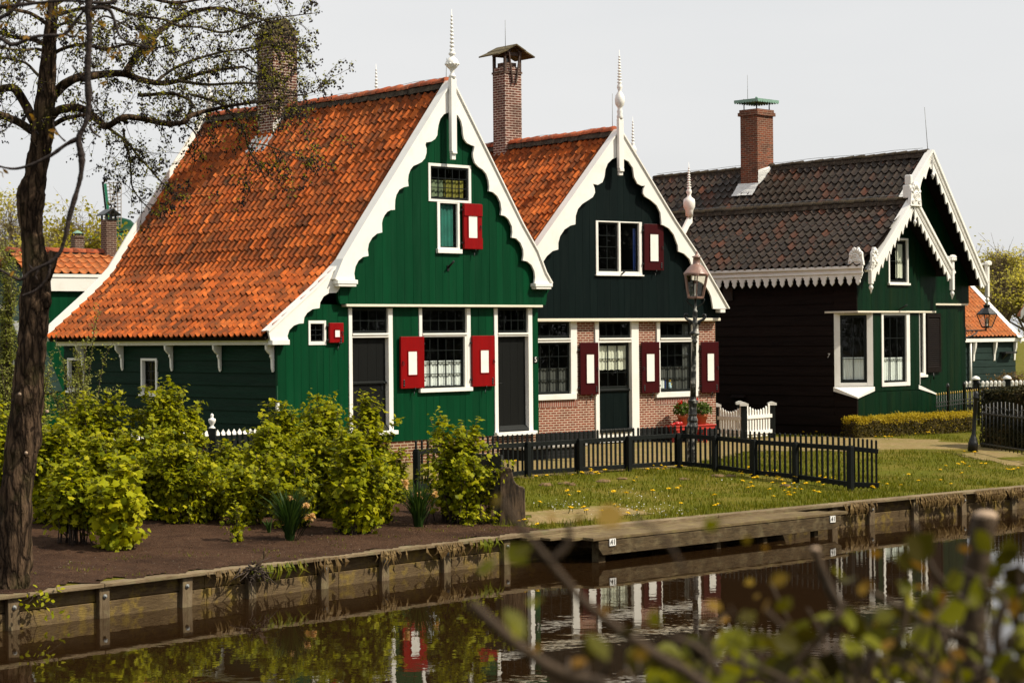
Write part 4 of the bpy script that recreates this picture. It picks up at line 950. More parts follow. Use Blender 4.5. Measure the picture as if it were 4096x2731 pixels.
m.beam((cu+cw*.18, cv-.05, zc+.05), (cu+cw*.42, cv-.035, cz-.42), .035, .035); m.beam((cu+cw*.85, cv-.05, zc+.05), (cu+cw*.62, cv-.035, cz-.42), .035, .035)
m.build('cap_frame', MT['brownwood'], ch)
xm = cu+cw/2; ov = .32; m = MB()
for sgn in (-1, 1):
    e = xm+sgn*(cw/2+ov); mid = xm+sgn*(cw/2+ov)*.52; zm = lerp(zt, zc-.02, .52)
    P = [(xm, zt), (mid, zm+.0), (mid, zm-.035), (xm, zt-.035)]; Q = [(mid-sgn*.05, zm+.01), (e, zc-.02), (e, zc-.055), (mid-sgn*.05, zm-.03)]
    m.prism(P if sgn > 0 else P[::-1], cv-.16, cv+cd+.16); m.prism(Q if sgn > 0 else Q[::-1], cv-.16, cv+cd+.16)
m.build('cap_roof', MT['mossroof'], ch)
n = 10; arch = [(xm-cw*.45, zc+.06), (xm, zt-.05), (xm+cw*.45, zc+.06)]+[(xm+cw*.3*cos(pi*i/n), zc-.0+.17*sin(pi*i/n)) for i in range(n+1)]
m = MB(); m.prism(arch, cv-.06, cv-.03); m.build('cap_gable', MT['brownwood'], ch)
flashing(ch, [(cu-.28, cv-.1, 6.02), (cu-.01, cv-.1, 6.42), (cu-.01, cv+cd+.1, 6.42), (cu-.28, cv+cd+.1, 6.02)], 6)
flashing(ch, [(cu+.02, cv-.03, 6.42), (cu+.02, cv-.03, 6.72), (cu+cw, cv-.16, 7.02), (cu+cw, cv-.2, 6.82)], 8)
rod(ch, cu+.1, cv+.1, zt-.1, H.p(c2(1160,125), cv)[1], (.0, 0), .008)
pc = H.r(c2, 1966, 895, 1998, 1180, VB-.05); m = MB(); m.box(pc[0], pc[1], VB-.11, VB-.02, pc[2]+.17, pc[3]+.33); m.box(pc[0]+.01, pc[1]-.01, VB-.13, VB-.02, pc[2]+.09, pc[2]+.168); m.box(pc[0]+.015, pc[1]-.015, VB-.09, VB-.02, pc[2], pc[2]+.088); kp = m.build('king_post', MT['white'], R2, bevel=.01)
prof_f = [(.065,0),(.068,.03),(.08,.06),(.055,.12),(.075,.18),(.05,.24),(.06,.28),(.105,.34),(.118,.42),(.118,.48),(.10,.56),(.05,.64),(.04,.68),(.065,.74),(.06,.79),(.035,.84)]+spiral(.87,1.48,.062,.028,9,.16)
finial(kp, (pc[0]+pc[1])/2, VB-.06, pc[3]+.325, prof_f)
rx = H.p(c2(1931,880), .2); rod(R2, rx[0], .2, rx[1]-.15, H.p(c2(1933,630), .2)[1], (.01, 0), .008)
wire(R2, [(apx[0]-.02, .1+.63*i, apx[1]+.09+.02*sin(i*2)) for i in range(11)])
def tr(cf, rect, nx, nz, **kw): u0, u1, z0, z1 = H.r(cf, *rect); return win(R2, u0, u1, z0, z1, nx, nz, **kw)
# door
f, (a, b, zb, zt, zt2, ztop) = jambs(H, 'door_frame', w2, 824, 868, 1250, 1336, 105, 1470, 300, 352)
win(R2, a, b, zt2, ztop-.008, 4, 1, .0, (0,0,0,0), .05, sill=None, name='transom_window')
zs = H.p(w2(1060,905))[1]; zl = H.p(w2(1060,1362))[1]
m = MB(); wd = (b-a-.008)/4
for i in range(4): m.box(a+.004+i*wd+.002, a+.004+(i+1)*wd-.002, .08, .125, zl, zs-.01)
d = m.build('door', MT['black_green'], R2)
win(d, a+.004, b-.004, zs+.012, zt-.004, 3, 3, .05, (0,0,0,0), .055, sashm='black_green' if False else 'sash', sill=None, curtains=[(.40,.98,.0,1.0,'lace_cream')], name='door_window', cdepth=.085)
m = MB(); m.prism([(.035, zs-.03), (.035, zs-.005), (.08, zs+.02), (.08, zs-.04)], a+.006, b-.006, 'x'); m.build('weather_rail', MT['fence'], d)
m = MB(); m.box(a+.002, b-.002, -.06, .12, zl-.09, zl-.004); m.build('door_step', MT['fence'], R2, bevel=.015)
m = MB(); m.box(a+.002, b-.002, -.02, .12, zb-.1, zl-.094); m.build('threshold', MT['white'], R2)
# windows
def bigwin(xl0, xl1, xr0, xr1, yt, yb, yt0, yt1, curt):
    f, (a, b, zb, zt, zt2, ztop) = jambs(H, 'window_frame', w2, xl0, xl1, xr0, xr1, yt, yb, yt0, yt1)
    win(R2, a, b, zt2, ztop-.008, 4, 1, .0, (0,0,0,0), .055, sill=None, name='transom_window', curtains=curt[0])
    win(R2, a, b, zb+.002, zt-.004, 4, 4, .0, (0,.0,0,0), .05, sill=None, curtains=curt[1])
    m = MB(); m.box(a-.15, b+.15, -.05, .06, zb-.13, zb-.002); m.build('sill', MT['white'], R2, bevel=.006); return a, b, zb, zt
bigwin(20, 60, 533, 607, 105, 960, 305, 352, [[], [(0,.5,0,1,'net')]])
a, b, zb, zt = bigwin(1547, 1585, 1965, 2036, 105, 928, 298, 345, [[(0,1,.8,1,'net')], [(0,.5,0,1,'net'),(0,1,.8,1,'net')]])
for (px0, px1, mat) in ((1592,1612,'plate_white'), (1616,1634,'lace'), (1638,1656,'blue')):
    q = H.r(w2, px0, 790, px1, 888, .08); m = MB(); m.box(q[0], q[1], .075, .12, q[2], q[3]); tag(m.build('book', MT[mat], None), {'plate_white':'white spined book at the left end of the window sill row','lace':'pale book in the middle of the window sill row','blue':'blue book at the right end of the window sill row'}[mat], 'book', 'books on the brick house window sill').matrix_world = R2.matrix_basis.copy() if False else Matrix.Translation((o2.x, o2.y, 0)) @ Matrix.Rotation(pi/2-H.a, 4, 'Z')
q = H.p(w2(1700, 888), .09); fg = empty('figurine', H.world(q[0], .095, q[1]-.01), pi/2-H.a, 'small pale blue and yellow figurine standing inside the right brick-house window', 'figurine')
m = MB(); m.lathe([(.05,0),(.055,.05),(.035,.12),(.03,.15)], (0,0,0), 10); m.build('body', paint('pale_blue_glaze', (.35,.50,.55), .3), fg); m = MB(); m.sphere((.01,0,.19), .035, 10, 8); m.sphere((.05,0,.10), .028, 8, 6); m.build('head', MT['gold'], fg)
for (x0, y0, x1, y1, pp_, hg) in ((626,352,840,963,(697,490,785,828),'left'), (1350,346,1557,945,(1403,484,1495,806),'right'), (2052,345,2252,940,(2117,480,2195,798),'left')):
    u = H.r(w2, x0, y0, x1, y1); shutter(R2, u[0], u[1], u[2], u[3], H.r(w2, *pp_), .0, 'maroon', hg)
g = GW; zm = (g[0]+g[1])/2+.015
F = frame_part(R2, 'window_frame', [(g[0], g[0]+.07, -.165, -.05, g[2], g[3]), (g[1]-.09, g[1], -.165, -.05, g[2], g[3]), (zm-.03, zm+.03, -.16, -.05, g[2]+.075, g[3]-.03), (g[0]+.071, g[1]-.091, -.162, -.05, g[2], g[2]+.074), (g[0]+.071, g[1]-.091, -.162, -.05, g[3]-.029, g[3])])
frame_part(R2, 'sill', [(g[0]-.03, g[1]+.03, -.20, -.06, g[2]-.03, g[2]-.002)])
win(R2, g[0]+.071, zm-.031, g[2]+.076, g[3]-.03, 2, 4, -.14, (0,0,0,0), .045, sill=None)
win(R2, zm+.031, g[1]-.091, g[2]+.076, g[3]-.03, 1, 1, -.14, (0,0,0,0), .03, sill=None, curtains=[(0,.92,.84,1,'blue')])
u0 = H.p(c5(2132,120), -.14)[0]; u1 = H.p(c5(2260,120), -.14)[0]; z0 = H.p(c5(2195,305), -.14)[1]; zt_ = H.p((2608,897), -.14)[1]; p = H.r(c5, 2169, 63, 2224, 244, -.14)
shutter(R2, u0, u1, z0, zt_, p, -.14, 'maroon', 'left')
fh = H.p(c5(1985,340), -.14); m = MB(); m.tube([(fh[0], -.14, fh[1]), (fh[0]+.02, -.28, fh[1]+.10)], .02, 8); m.build('flag_holder', MT['iron'], R2)
# ------------------------------------------------------------------ dark house with two toothed gables
o3 = atd(c6(1305, 1200), 52.4).xy
H = House('dark_house', o3, 45, 'black boarded house with dark tiled double gable, toothed white eaves and green front'); R3 = H.root
CH = .73; FW = 3.66; VG = -.5
zbeam = H.p(c6(1500,552))[1]; gF = H.p(z4(930,503), VG); eL = (0.02, 3.80); eR = (3.86, 3.72)
# front bay block: lower square, chamfered upper corners
zsl = H.p(c6(1600,1010))[1]
def octo(m, z0, z1): m.prism([(0,CH),(CH,0),(FW-CH,0),(FW,CH),(FW,2.2),(0,2.2)], z0, z1, 'z')
fw = H.r(c6, 1455, 560, 1632, 1012); ztopw = zbeam-.002
m = MB(); plank_wall(m, 0.035, FW, -.62, lambda x: zsl-.13-.17*max(0, 1-x/CH, 1-(FW-x)/CH), 0, .07, [], .21, .004, 31); m.build('bay_base', MT['green2'], R3)
m = MB(); plank_wall(m, CH+.02, FW-CH, zsl-.115, ztopw, 0.004, .07, [fw], .20, .004, 32); m.build('bay_wall', MT['green2'], R3)
m = MB(); m.box(FW-.07, FW, .075, 1.2, -.62, zsl-.12); m.box(FW-.06, FW-.01, CH, 1.2, zsl-.1, zbeam); m.build('bay_wall', MT['green2'], R3)
X = Matrix.Translation((0, CH, 0)) @ Matrix.Rotation(atan2(-CH, CH), 4, 'Z'); wl = CH*sqrt(2); zb0 = zsl+.02
win(R3, .0, wl, zb0, ztopw-.003, 2, 3, .0, (.16,.16,.05,.10), .07, sill=None, xf=X, curtains=[(.0,.36,0,1,'lace')], proud=.015, room=True)
X2 = Matrix.Translation((FW-CH, 0, 0)) @ Matrix.Rotation(atan2(CH, CH), 4, 'Z')
win(R3, .0, wl, zb0, ztopw-.003, 2, 3, .0, (.16,.16,.05,.10), .07, sill=None, xf=X2, curtains=[(.0,.36,0,1,'lace')])
win(R3, fw[0], fw[1], fw[2], ztopw-.003, 3, 3, .0, (.09,.16,.06,.10), .05, sill=None, curtains=[(.0,.36,0,1,'lace')])
for (a, b, c) in (((0,0), (CH,0), (0,CH)), ((FW,0), (FW,CH), (FW-CH,0))):
    m = MB(); e = -.05; zc = zsl-.25
    A = Vector((a[0]+(-.04 if a[0] == 0 else .04), -.04)); B = Vector(b); D = Vector(c)
    m.add([(A.x,A.y,zc),(B.x,B.y-.05,zc+.26),(D.x-.05,D.y,zc+.26),(A.x,A.y,zc-.035),(B.x,B.y-.05,zc+.15),(D.x-.05,D.y,zc+.15)], [(0,1,2),(5,4,3),(0,3,4,1),(1,4,5,2),(2,5,3,0)]); m.build('corner_sill', MT['white'], R3)
GWr = H.r(z4, 660, 920, 868, 1410, -.03)
gl = [(eL[0]-.05, eL[1]-.1), (gF[0], gF[1]-.12), (eR[0]+.05, eR[1]-.1)]
m = MB(); plank_wall(m, 0.0, FW+.05, zbeam+.055, lambda x: interp(gl, x)-.02, -.03, .04, [GWr], .2, .004, 33); m.build('gable_panel', MT['green2'], R3)
m = MB(); m.box(-.04, FW, -.07, .003, zbeam-.0, zbeam+.05); m.box(-.04, .06, .0035, 1.0, zbeam, zbeam+.05); m.box(FW-.06, FW-.003, .0035, 1.0, zbeam, zbeam+.05); m.build('beam', MT['cream'], R3, bevel=.008)
g = GWr; win(R3, g[0], g[1], g[2]+.05, g[3], 2, 2, -.03, (.06,.06,.06,.02), .05, sill=(.03,.06), curtains=[(.06,.95,.50,.95,'lace_cream')])
fh = H.p(z5(668,190), -.03); m = MB(); m.tube([(fh[0]-.02, -.03, fh[1]-.03), (fh[0]+.03, -.25, fh[1]+.10)], .022, 8); m.build('flag_holder', MT['iron'], R3)
# long black side wall
m = MB(); lap_wall(m, CH, 9.0, -.12, 3.9, [], .275, .0, -1, .028, 7); lap_wall(m, .0, CH+.001, zbeam+.06, 3.6, [], .275, .0, -1, .02, 8); lap_wall(m, .04, CH, -.12, zsl-.34, [], .275, .0, -1, .02, 9); m.prism([(.0,zsl-.34),(CH,zsl-.34),(CH,zsl-.12),(.0,zsl-.30)], -.012, .05, 'x'); m.build('boarded_wall', MT['tar'], R3)
m = MB(); m.box(-.05, .03, .03, 9.0, -.36, -.10); m.box(-.02, .05, .05, 9.0, -.9, -.365); m.build('plinth', MT['tar'], R3)
m = MB(); m.box(-.03, .034, -.006, .035, -.6, zsl-.33); m.build('corner_board', MT['tar'], R3); m = MB(); m.box(-.03, -.001, -.03, .0, zbeam+.055, 3.75); m.build('corner_board', MT['tar'], R3)
nq = H.q(c6(1126,822), 0); text_part('7', .17, (-.036, nq[0], nq[1]), -pi/2, MT['plate_white'], R3, 'house_number', .2)
m = MB(); q = H.q(c6(495,440), 0); m.box(-.06, -.03, q[0]-.18, q[0]+.16, q[1]-.16, q[1]+.2); m.build('vent_cover', MT['iron'], R3); m = MB(); q = H.q(c6(560,1078), 0); m.prism([(-.03,q[1]+.05),(-.13,q[1]-.02),(-.13,q[1]-.04),(-.03,q[1]-.04)], q[0]-.25, q[0]+.22); m.build('vent_hood', MT['tar'], R3)
# eaves board with teeth
ye0, ye1 = -.48, 8.6; ze = 3.83; XE = -.35
def tooth_strip(m, p0, p1, top, w, depth, n, v0, v1, axis, flip=1):
    """board from p0 to p1 whose lower edge is cut into keyhole teeth"""
    d = Vector(p1)-Vector(p0); L = d.length; d /= L; nn = Vector((d.y, -d.x))*flip; W = L/n
    P = lambda s, t: tuple(Vector(p0)+d*s+nn*t)
    for i in range(n):
        a = i*W; pts = [P(a, top), P(a+W, top), P(a+W, w), P(a+W*.93, w+depth*.18), P(a+W*.80, w+depth*.16), P(a+W*.86, w+depth*.34), P(a+W*.74, w+depth*.40), P(a+W*.74, w+depth*.72), P(a+W*.5, w+depth), P(a+W*.26, w+depth*.72), P(a+W*.26, w+depth*.40), P(a+W*.14, w+depth*.34), P(a+W*.20, w+depth*.16), P(a+W*.07, w+depth*.18), P(a, w)]
        m.prism(pts, v0, v1, axis)
m = MB(); tooth_strip(m, (ye0+.05, ze), (ye1, ze), 0, .22, .27, 33, XE, XE+.035, 'x', 1); eb = m.build('eave_board', MT['white'], R3)
m = MB(); m.box(XE-.06, XE-.002, ye0, ye1, ze-.06, ze+.02); m.box(XE-.03, XE-.002, ye0, ye1, ze-.19, ze-.15); eb2 = m.build('eave_moulding', MT['white'], eb, bevel=.01)
m = MB(); m.box(XE+.036, .0, ye0+.06, ye1, ze-.10, ze-.06); m.build('eave_soffit', MT['tar'], R3)
# toothed gable boards
def tooth_gable(H, apex, le, re, v, nL, nR, w=.34, left_from=0.0):
    out = []
    for (e, sgn, n) in ((le, -1, nL), (re, 1, nR)):
        if n == 0: continue
        d = (Vector(e)-Vector(apex)); L = d.length; d /= L; nn = Vector((d.y*sgn, -d.x*sgn)); m = MB(); W = L/n
        P = lambda s, t: tuple(Vector(apex)+d*s+nn*t)
        down = Vector((0,-1))
        for i in range(n):
            a = i*W; wi = w*.66
            k0 = Vector(P(a, wi)); k1 = Vector(P(a+W, wi)); 
            pts = [P(a, 0), P(a+W, 0), tuple(k1), tuple(k1*.72+k0*.28+down*.02), tuple(k1*.5+k0*.5+down*.11), tuple(k1*.40+k0*.60+down*.17), tuple(k1*.28+k0*.72+down*.13), tuple(k1*.12+k0*.88+down*.04), tuple(k0)]
            if sgn < 0: 
                pts = [P(a, 0), P(a+W, 0), tuple(k1), tuple(k1*.86+k0*.14+down*.06), tuple(k1*.74+k0*.26+down*.14), tuple(k1*.62+k0*.38+down*.17), tuple(k1*.5+k0*.5+down*.10), tuple(k1*.25+k0*.75+down*.03), tuple(k0)]
            m.prism(pts, v, v+.04)
        b = m.build('bargeboard', MT['white'], H.root)
        q = MB(); A = Vector(apex); E = Vector(e)
        for (t0, t1, yy) in ((-.05, .02, v-.05), (.075, .095, v-.018), (.125, .14, v-.018)):
            q.prism([tuple(A+nn*t0+d*(0 if t0 > 0 else 0)), tuple(E+nn*t0), tuple(E+nn*t1), tuple(A+nn*t1)], yy, v-.001 if yy > v-.04 else v+.16)
        q.build('moulding', MT['white'], b); out.append(b)
    return out
Fb = tooth_gable(H, gF, (eL[0]-.12, eL[1]-.10), (eR[0]+.02, eR[1]-.02), VG, 11, 11)
def pendant(par, x, y0, y1, zt, zb, w=.10):
    m = MB(); m.box(x-w/2, x+w/2, y0, y1, zb, zt); o = m.build('pendant_post', MT['white'], par, bevel=.008)
    p = MB(); p.lathe([(.02,0),(.035,-.03),(.06,-.07),(.062,-.11),(.035,-.15),(.022,-.19),(.012,-.25)], (x, (y0+y1)/2, zb), 10); p.build('pendant_drop', MT['white'], o); return o
pl = H.p(z4(482,1400), VG); pr = H.p(z4(1330,1465), VG)
pendant(R3, pl[0], VG-.05, VG+.06, 3.86, pl[1]); pendant(R3, pr[0], VG-.05, VG+.06, 4.05, pr[1])
pk = H.p(z4(918,735), VG); m = MB(); m.box(gF[0]-.012, gF[0]+.012, VG-.03, VG-.002, pk[1], gF[1]-.1); kp = m.build('king_rod', MT['white'], R3); m = MB(); m.lathe([(.02,.02),(.05,-.03),(.052,-.06),(.025,-.10),(.02,-.16)], (gF[0], VG-.02, pk[1]), 10); m.build('pendant_drop', MT['white'], kp)
def acroterion(par, x, y, z, w, h, depth, side=False, lean=0):
    """carved palmette board: scalloped outline with a raised spiral"""
    out = []; n = 26
    for i in range(n+1):
        t = i/n; a = pi*(1-t); r = 1-.10*abs(sin(t*pi*5))
        out.append((cos(a)*w/2*r*(1.0 if t > .0 else 1), max(0, sin(a))**.75*h*r))
    out = [(-w*.5,0)]+out[1:-1]+[(w*.5,0)]; m = MB()
    if side: m.prism([(y+a, z+b) for a, b in out], x-depth/2, x+depth/2, 'x')
    else: m.prism([(x+a, z+b) for a, b in out], y-depth/2, y+depth/2)
    o = m.build('acroterion', MT['white'], par, bevel=.008); s = MB()
    def ring(cx, cz, r0, turns):
        pts = []
        for i in range(int(turns*14)+1):
            t = i/(turns*14); r = r0*(1-.85*t); a = 2*pi*turns*t
            pts.append((x-depth/2-.006, y+cx+r*cos(a), z+cz+r*sin(a)) if side else (x+cx+r*cos(a), y-depth/2-.006, z+cz+r*sin(a)))
        s.tube(pts, .022, 5)
    ring(0, h*.36, w*.24, 2.2); ring(-w*.27, h*.16, w*.12, 1.4); ring(w*.27, h*.16, w*.12, 1.4)
    for i in range(7):
        a = pi*(.14+.72*i/6); p0 = (cos(a)*w*.26, h*.36+sin(a)*h*.28); p1 = (cos(a)*w*.40, h*.36+sin(a)*h*.52)
        s.tube([(x-depth/2-.004, y+p0[0], z+p0[1]), (x-depth/2-.004, y+p1[0], z+p1[1])] if side else [(x+p0[0], y-depth/2-.004, z+p0[1]), (x+p1[0], y-depth/2-.004, z+p1[1])], [.014,.03], 5)
    s.build('carving', MT['white'], o); return o
aT = H.p(z4(935,325), VG); hT = aT[1]-gF[1]+.25; acroterion(R3, gF[0], VG-.02, gF[1]-.22, .54, hT, .10)
m = MB(); m.box(gF[0]-.22, gF[0]-.1, VG-.02, VG+.22, gF[1]-.0, gF[1]+.35); m.box(gF[0]-.18, gF[0]-.08, VG-.02, VG+.18, gF[1]+.352, gF[1]+.62); m.build('acroterion_block', MT['white'], R3, bevel=.03)
aL = H.p(z4(500,992), VG); acroterion(R3, XE-.0, VG+.25, ze+.03, .50, aL[1]-ze-.06, .07, True); acroterion(R3, pl[0]+.10, VG-.03, ze+.03, .30, aL[1]-ze-.06, .07)
aR = H.p(z4(1330,1092), VG); acroterion(R3, pr[0]-.02, VG-.03, 4.05, .30, aR[1]-4.05, .07); m = MB(); m.box(pr[0]-.2, pr[0]-.06, VG+.02, VG+.3, 4.02, aR[1]-.05); m.build('acroterion_block', MT['white'], R3, bevel=.03)
# lower roof
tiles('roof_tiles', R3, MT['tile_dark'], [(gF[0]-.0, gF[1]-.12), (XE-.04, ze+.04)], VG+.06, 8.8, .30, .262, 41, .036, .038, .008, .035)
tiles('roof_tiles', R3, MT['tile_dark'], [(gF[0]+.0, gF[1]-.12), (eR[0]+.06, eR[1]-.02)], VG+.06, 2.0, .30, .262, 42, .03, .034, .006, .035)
ridge('ridge_tiles', R3, MT['ridge_dark'], gF[0], gF[1]-.0, VG+.12, 8.8, .095, .36, 9)
wire(R3, [(gF[0], VG+.3+.85*i, gF[1]+.10+.02*sin(i*2.2)) for i in range(11)], .007)
# rear gable
VR = .3; gR = H.p(z4(1118,12), VR); rR = H.p(z4(1672,1215), VR); rRb = H.p(z4(1690,1395), VR); lR = (gR[0]-(rR[0]-gR[0]), rR[1])
lL = H.p(z4(800,545), VR)
Rb = tooth_gable(H, gR, (gR[0]-(gR[1]-4.6)*(gR[0]-lL[0])/(gR[1]-lL[1]), 4.6), rRb, VR, 9, 14)
pendant(R3, rRb[0]+.03, VR-.05, VR+.06, 4.1, H.p(z4(1678,1535), VR)[1])
pk = H.p(z4(1103,245), VR); m = MB(); m.box(gR[0]-.012, gR[0]+.012, VR-.03, VR-.002, pk[1], gR[1]-.1); kp = m.build('king_rod', MT['white'], R3); m = MB(); m.lathe([(.02,.02),(.055,-.03),(.055,-.07),(.025,-.11),(.02,-.17)], (gR[0], VR-.02, pk[1]), 10); m.build('pendant_drop', MT['white'], kp)
aQ = H.p(z4(1680,1165), VR); acroterion(R3, rRb[0]+.02, VR-.03, 4.02, .30, aQ[1]-4.0, .07); m = MB(); m.box(rRb[0]-.14, rRb[0]-.0, VR+.02, VR+.3, 4.0, aQ[1]-.05); m.build('acroterion_block', MT['white'], R3, bevel=.03)
VW = .85; XW = H.p(c6(1983,640), VW)[0]; zb2 = H.p(c6(1890,505), VW)[1]
rl = [(lR[0], lR[1]-.15), (gR[0], gR[1]-.15), (rRb[0], rRb[1]-.1)]
ww = H.r(c6, 1650, 540, 1731, 955, VW)
m = MB(); plank_wall(m, 2.0, XW, -.7, zb2, VW, VW+.07, [(ww[0]-.3, ww[1], ww[2], ww[3])], .2, .004, 35); m.build('facade', MT['green2'], R3)
m = MB(); plank_wall(m, 1.9, XW+.12, zb2+.055, lambda x: interp(rl, x), VW-.05, VW+.02, [], .2, .004, 36); m.build('gable_panel', MT['green2'], R3)
m = MB(); m.box(2.0, XW+.02, VW-.09, VW+.0, zb2, zb2+.05); m.build('beam', MT['cream'], R3)
m = MB(); m.box(2.0, XW+.01, VW-.02, VW+.1, -.9, -.5); m.build('plinth', MT['tar'], R3)
win(R3, ww[0]-.3, ww[1], ww[2]+.06, ww[3], 2, 3, VW, (.07,.12,.06,.06), .05, sill=(.03,.07))
q = H.r(c6, 1733, 555, 1818, 925, VW); m = MB(); t = .05; y0, y1 = VW-.07, VW-.02
m.box(q[0], q[0]+t, y0, y1, q[2], q[3]); m.box(q[1]-t, q[1], y0, y1, q[2], q[3]); m.box(q[0]+t, q[1]-t, y0, y1, q[3]-.12, q[3]); m.box(q[0]+t, q[1]-t, y0, y1, q[2], q[2]+.14); o = m.build('louvre_shutter', MT['tar'], R3)
m = MB(); n = 24
for i in range(n):
    z = q[2]+.15+(q[3]-q[2]-.28)*i/n; m.prism([(y0+.0, z), (y0+.008, z-.006), (y1-.003, z+.05), (y1-.011, z+.056)], q[0]+t, q[1]-t, 'x')
m.build('louvres', MT['tar'], o)
m = MB(); m.tube([(q[0]+.3, VW-.05, q[2]-.02), (q[0]+.28, VW-.08, q[2]-.2)], .02, 5); m.build('shutter_catch', MT['iron'], o)
m = MB(); m.box(XW-.06, XW, VW+.1, 9, -.9, 3.3); m.box(2.0, XW-.06, 8.9, 9, -.9, 3.5); m.prism([(1.9,3.5),(XW,3.4),(gR[0],gR[1]-.2)], 9.0, 9.06); m.build('wall', MT['tar'], R3)
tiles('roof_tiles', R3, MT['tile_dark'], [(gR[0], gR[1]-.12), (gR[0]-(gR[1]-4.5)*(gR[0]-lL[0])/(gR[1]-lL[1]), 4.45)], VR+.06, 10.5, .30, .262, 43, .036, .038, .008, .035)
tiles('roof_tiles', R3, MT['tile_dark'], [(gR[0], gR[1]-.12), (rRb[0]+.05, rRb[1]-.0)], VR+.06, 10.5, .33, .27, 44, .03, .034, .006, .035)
ridge('ridge_tiles', R3, MT['ridge_dark'], gR[0], gR[1]-.0, VR+.12, 10.5, .095, .36, 10, lambda y: -.10*max(0, (y-.4)/10))
wire(R3, [(gR[0], VR+.3+.98*i, gR[1]+.10-.1*i/10+.02*sin(i*2.2)) for i in range(11)], .007)
cu = 3.5; cv = H.q(c3(678,1150), cu)[0]; cd = H.q(c3(570,1000), cu)[0]-cv; cw = H.p(c3(775,900), cv)[0]-cu; cz = H.p(c3(680,690), cv)[1]
ch = chimney(R3, cu, cv, cw, cd, 5.6, cz, 'chim3', .055, .16)
for x in (cu+.08, cu+cw-.08):
    for y in (cv+.08, cv+cd-.08): m = MB(); m.tube([(x, y, cz), (x, y, cz+.36)], .018, 5); m.build('cap_post', MT['iron'], ch)
zk = cz+.32; m = MB(); e = .13; cc = (cu+cw/2, cv+cd/2)
A = [(cu-e, cv-e, zk), (cu+cw+e, cv-e, zk), (cu+cw+e, cv+cd+e, zk), (cu-e, cv+cd+e, zk)]; m.add(A+[(cc[0], cc[1], zk+.06)], [(0,1,4),(1,2,4),(2,3,4),(3,0,4),(3,2,1,0)])
for i in range(4):
    p, q_ = Vector(A[i]), Vector(A[(i+1) % 4]); n = 9
    for k in range(n):
        a = p.lerp(q_, k/n); b = p.lerp(q_, (k+1)/n); mid = (a+b)/2
        m.add([a, b, b-Vector((0,0,.06)), b.lerp(mid,.4)-Vector((0,0,.10)), a.lerp(mid,.4)-Vector((0,0,.10)), a-Vector((0,0,.06))], [(0,1,2,3,4,5)])
m.sphere((cc[0], cc[1], zk+.08), .04, 8, 6); m.build('cap_roof', MT['copper'], ch)
rod(ch, cu+.12, cv+cd*.7, zk-.1, H.p(c3(605,452), cv)[1], (0,0), .008)
flashing(ch, [(cu-.34, cv-.06, 6.18), (cu-.01, cv-.06, 6.55), (cu-.01, cv+cd+.08, 6.55), (cu-.34, cv+cd+.08, 6.18)], 11)
flashing(ch, [(cu+.0, cv-.03, 6.52), (cu+.0, cv-.03, 6.95), (cu+cw, cv-.16, 7.15), (cu+cw, cv-.2, 6.9)], 12)
rb_ = H.p(c3(1748,945), VR+.2); rt_ = H.p(c3(1726,675), VR+.2); rod(R3, rb_[0], VR+.2, rb_[1]-.1, rt_[1], (rt_[0]-rb_[0], 0), .010)
# wall lantern hanging on its iron arm at the far corner
q = H.p(z5(1255,385), VW); wlr = empty('wall_lantern', H.world(XW+.0, VW+.02, q[1]), pi/2-H.a, 'black iron lantern on a scrolled arm at the corner of the dark house', 'lantern')
lx = H.p(z5(1445,385), VW)[0]-XW; m = MB(); m.tube([(0,0,0),(lx,0,0)], .02, 6); m.tube([(0,0,-.22),(lx*.3,0,-.16),(lx*.55,0,-.08),(lx*.6,0,-.02)], .018, 5)
for i in range(3):
    cx = lx*(.12+.2*i); R0 = .075-.015*i; m.tube([(cx+R0*(1-.08*k)*cos(k*.5), 0, -.09+.02*i+R0*(1-.08*k)*sin(k*.5)) for k in range(12)], .011, 4)
m.box(-.02, .02, -.03, .03, -.3, .1); m.tube([(lx,0,0),(lx+.02,0,.06),(lx+.06,0,.14)], .025, 6); m.build('bracket_arm', MT['iron'], wlr)
def lantern_head(par, c, zb, zt, rb, rt, hood, finial_h, capm='iron', n=4):
    x, y = c; F = MB(); G = MB()
    cb = [(x+rb*cos(2*pi*(i+.5)/n), y+rb*sin(2*pi*(i+.5)/n), zb) for i in range(n)]; ct = [(x+rt*cos(2*pi*(i+.5)/n), y+rt*sin(2*pi*(i+.5)/n), zt) for i in range(n)]
    for i in range(n): F.beam(cb[i], ct[i], .025, .025); F.beam(cb[i], cb[(i+1)%n], .03, .03); F.beam(ct[i], ct[(i+1)%n], .03, .03)
    F.lathe([(rb*.95,-.02),(rb*.95,0)], (x,y,zb-.01), n*2)
    fr = F.build('lantern_frame', MT[capm], par)
    for i in range(n): G.add([cb[i], cb[(i+1)%n], ct[(i+1)%n], ct[i]], [(0,1,2,3)])
    G.build('lantern_glass', MT['lampglass'], fr)
    b = MB(); b.lathe([(.03,0),(.035,.04),(.022,.05),(.03,.10),(.035,.2),(.025,.26),(.005,.28)], (x,y,zb+.01), 10); b.build('bulb', MT['plate_white'], fr)
    h = MB(); h.lathe(hood, (x,y,zt), 16 if n > 4 else 8, n > 4); h.build('lantern_hood', MT[capm], par); return fr
zb_ = H.p(z5(1450,352), VW)[1]-q[1]; zt_ = H.p(z5(1450,240), VW)[1]-q[1]; zz_ = H.p(z5(1450,137), VW)[1]-q[1]
k = zz_-zt_; lantern_head(wlr, (lx+.07, 0), zb_, zt_, .15, .30, [(.30,0),(.29,.03),(.14,k*.52),(.08,k*.6),(.10,k*.7),(.11,k*.82),(.05,k*.86),(.05,k*.95),(.01,k)], .1)
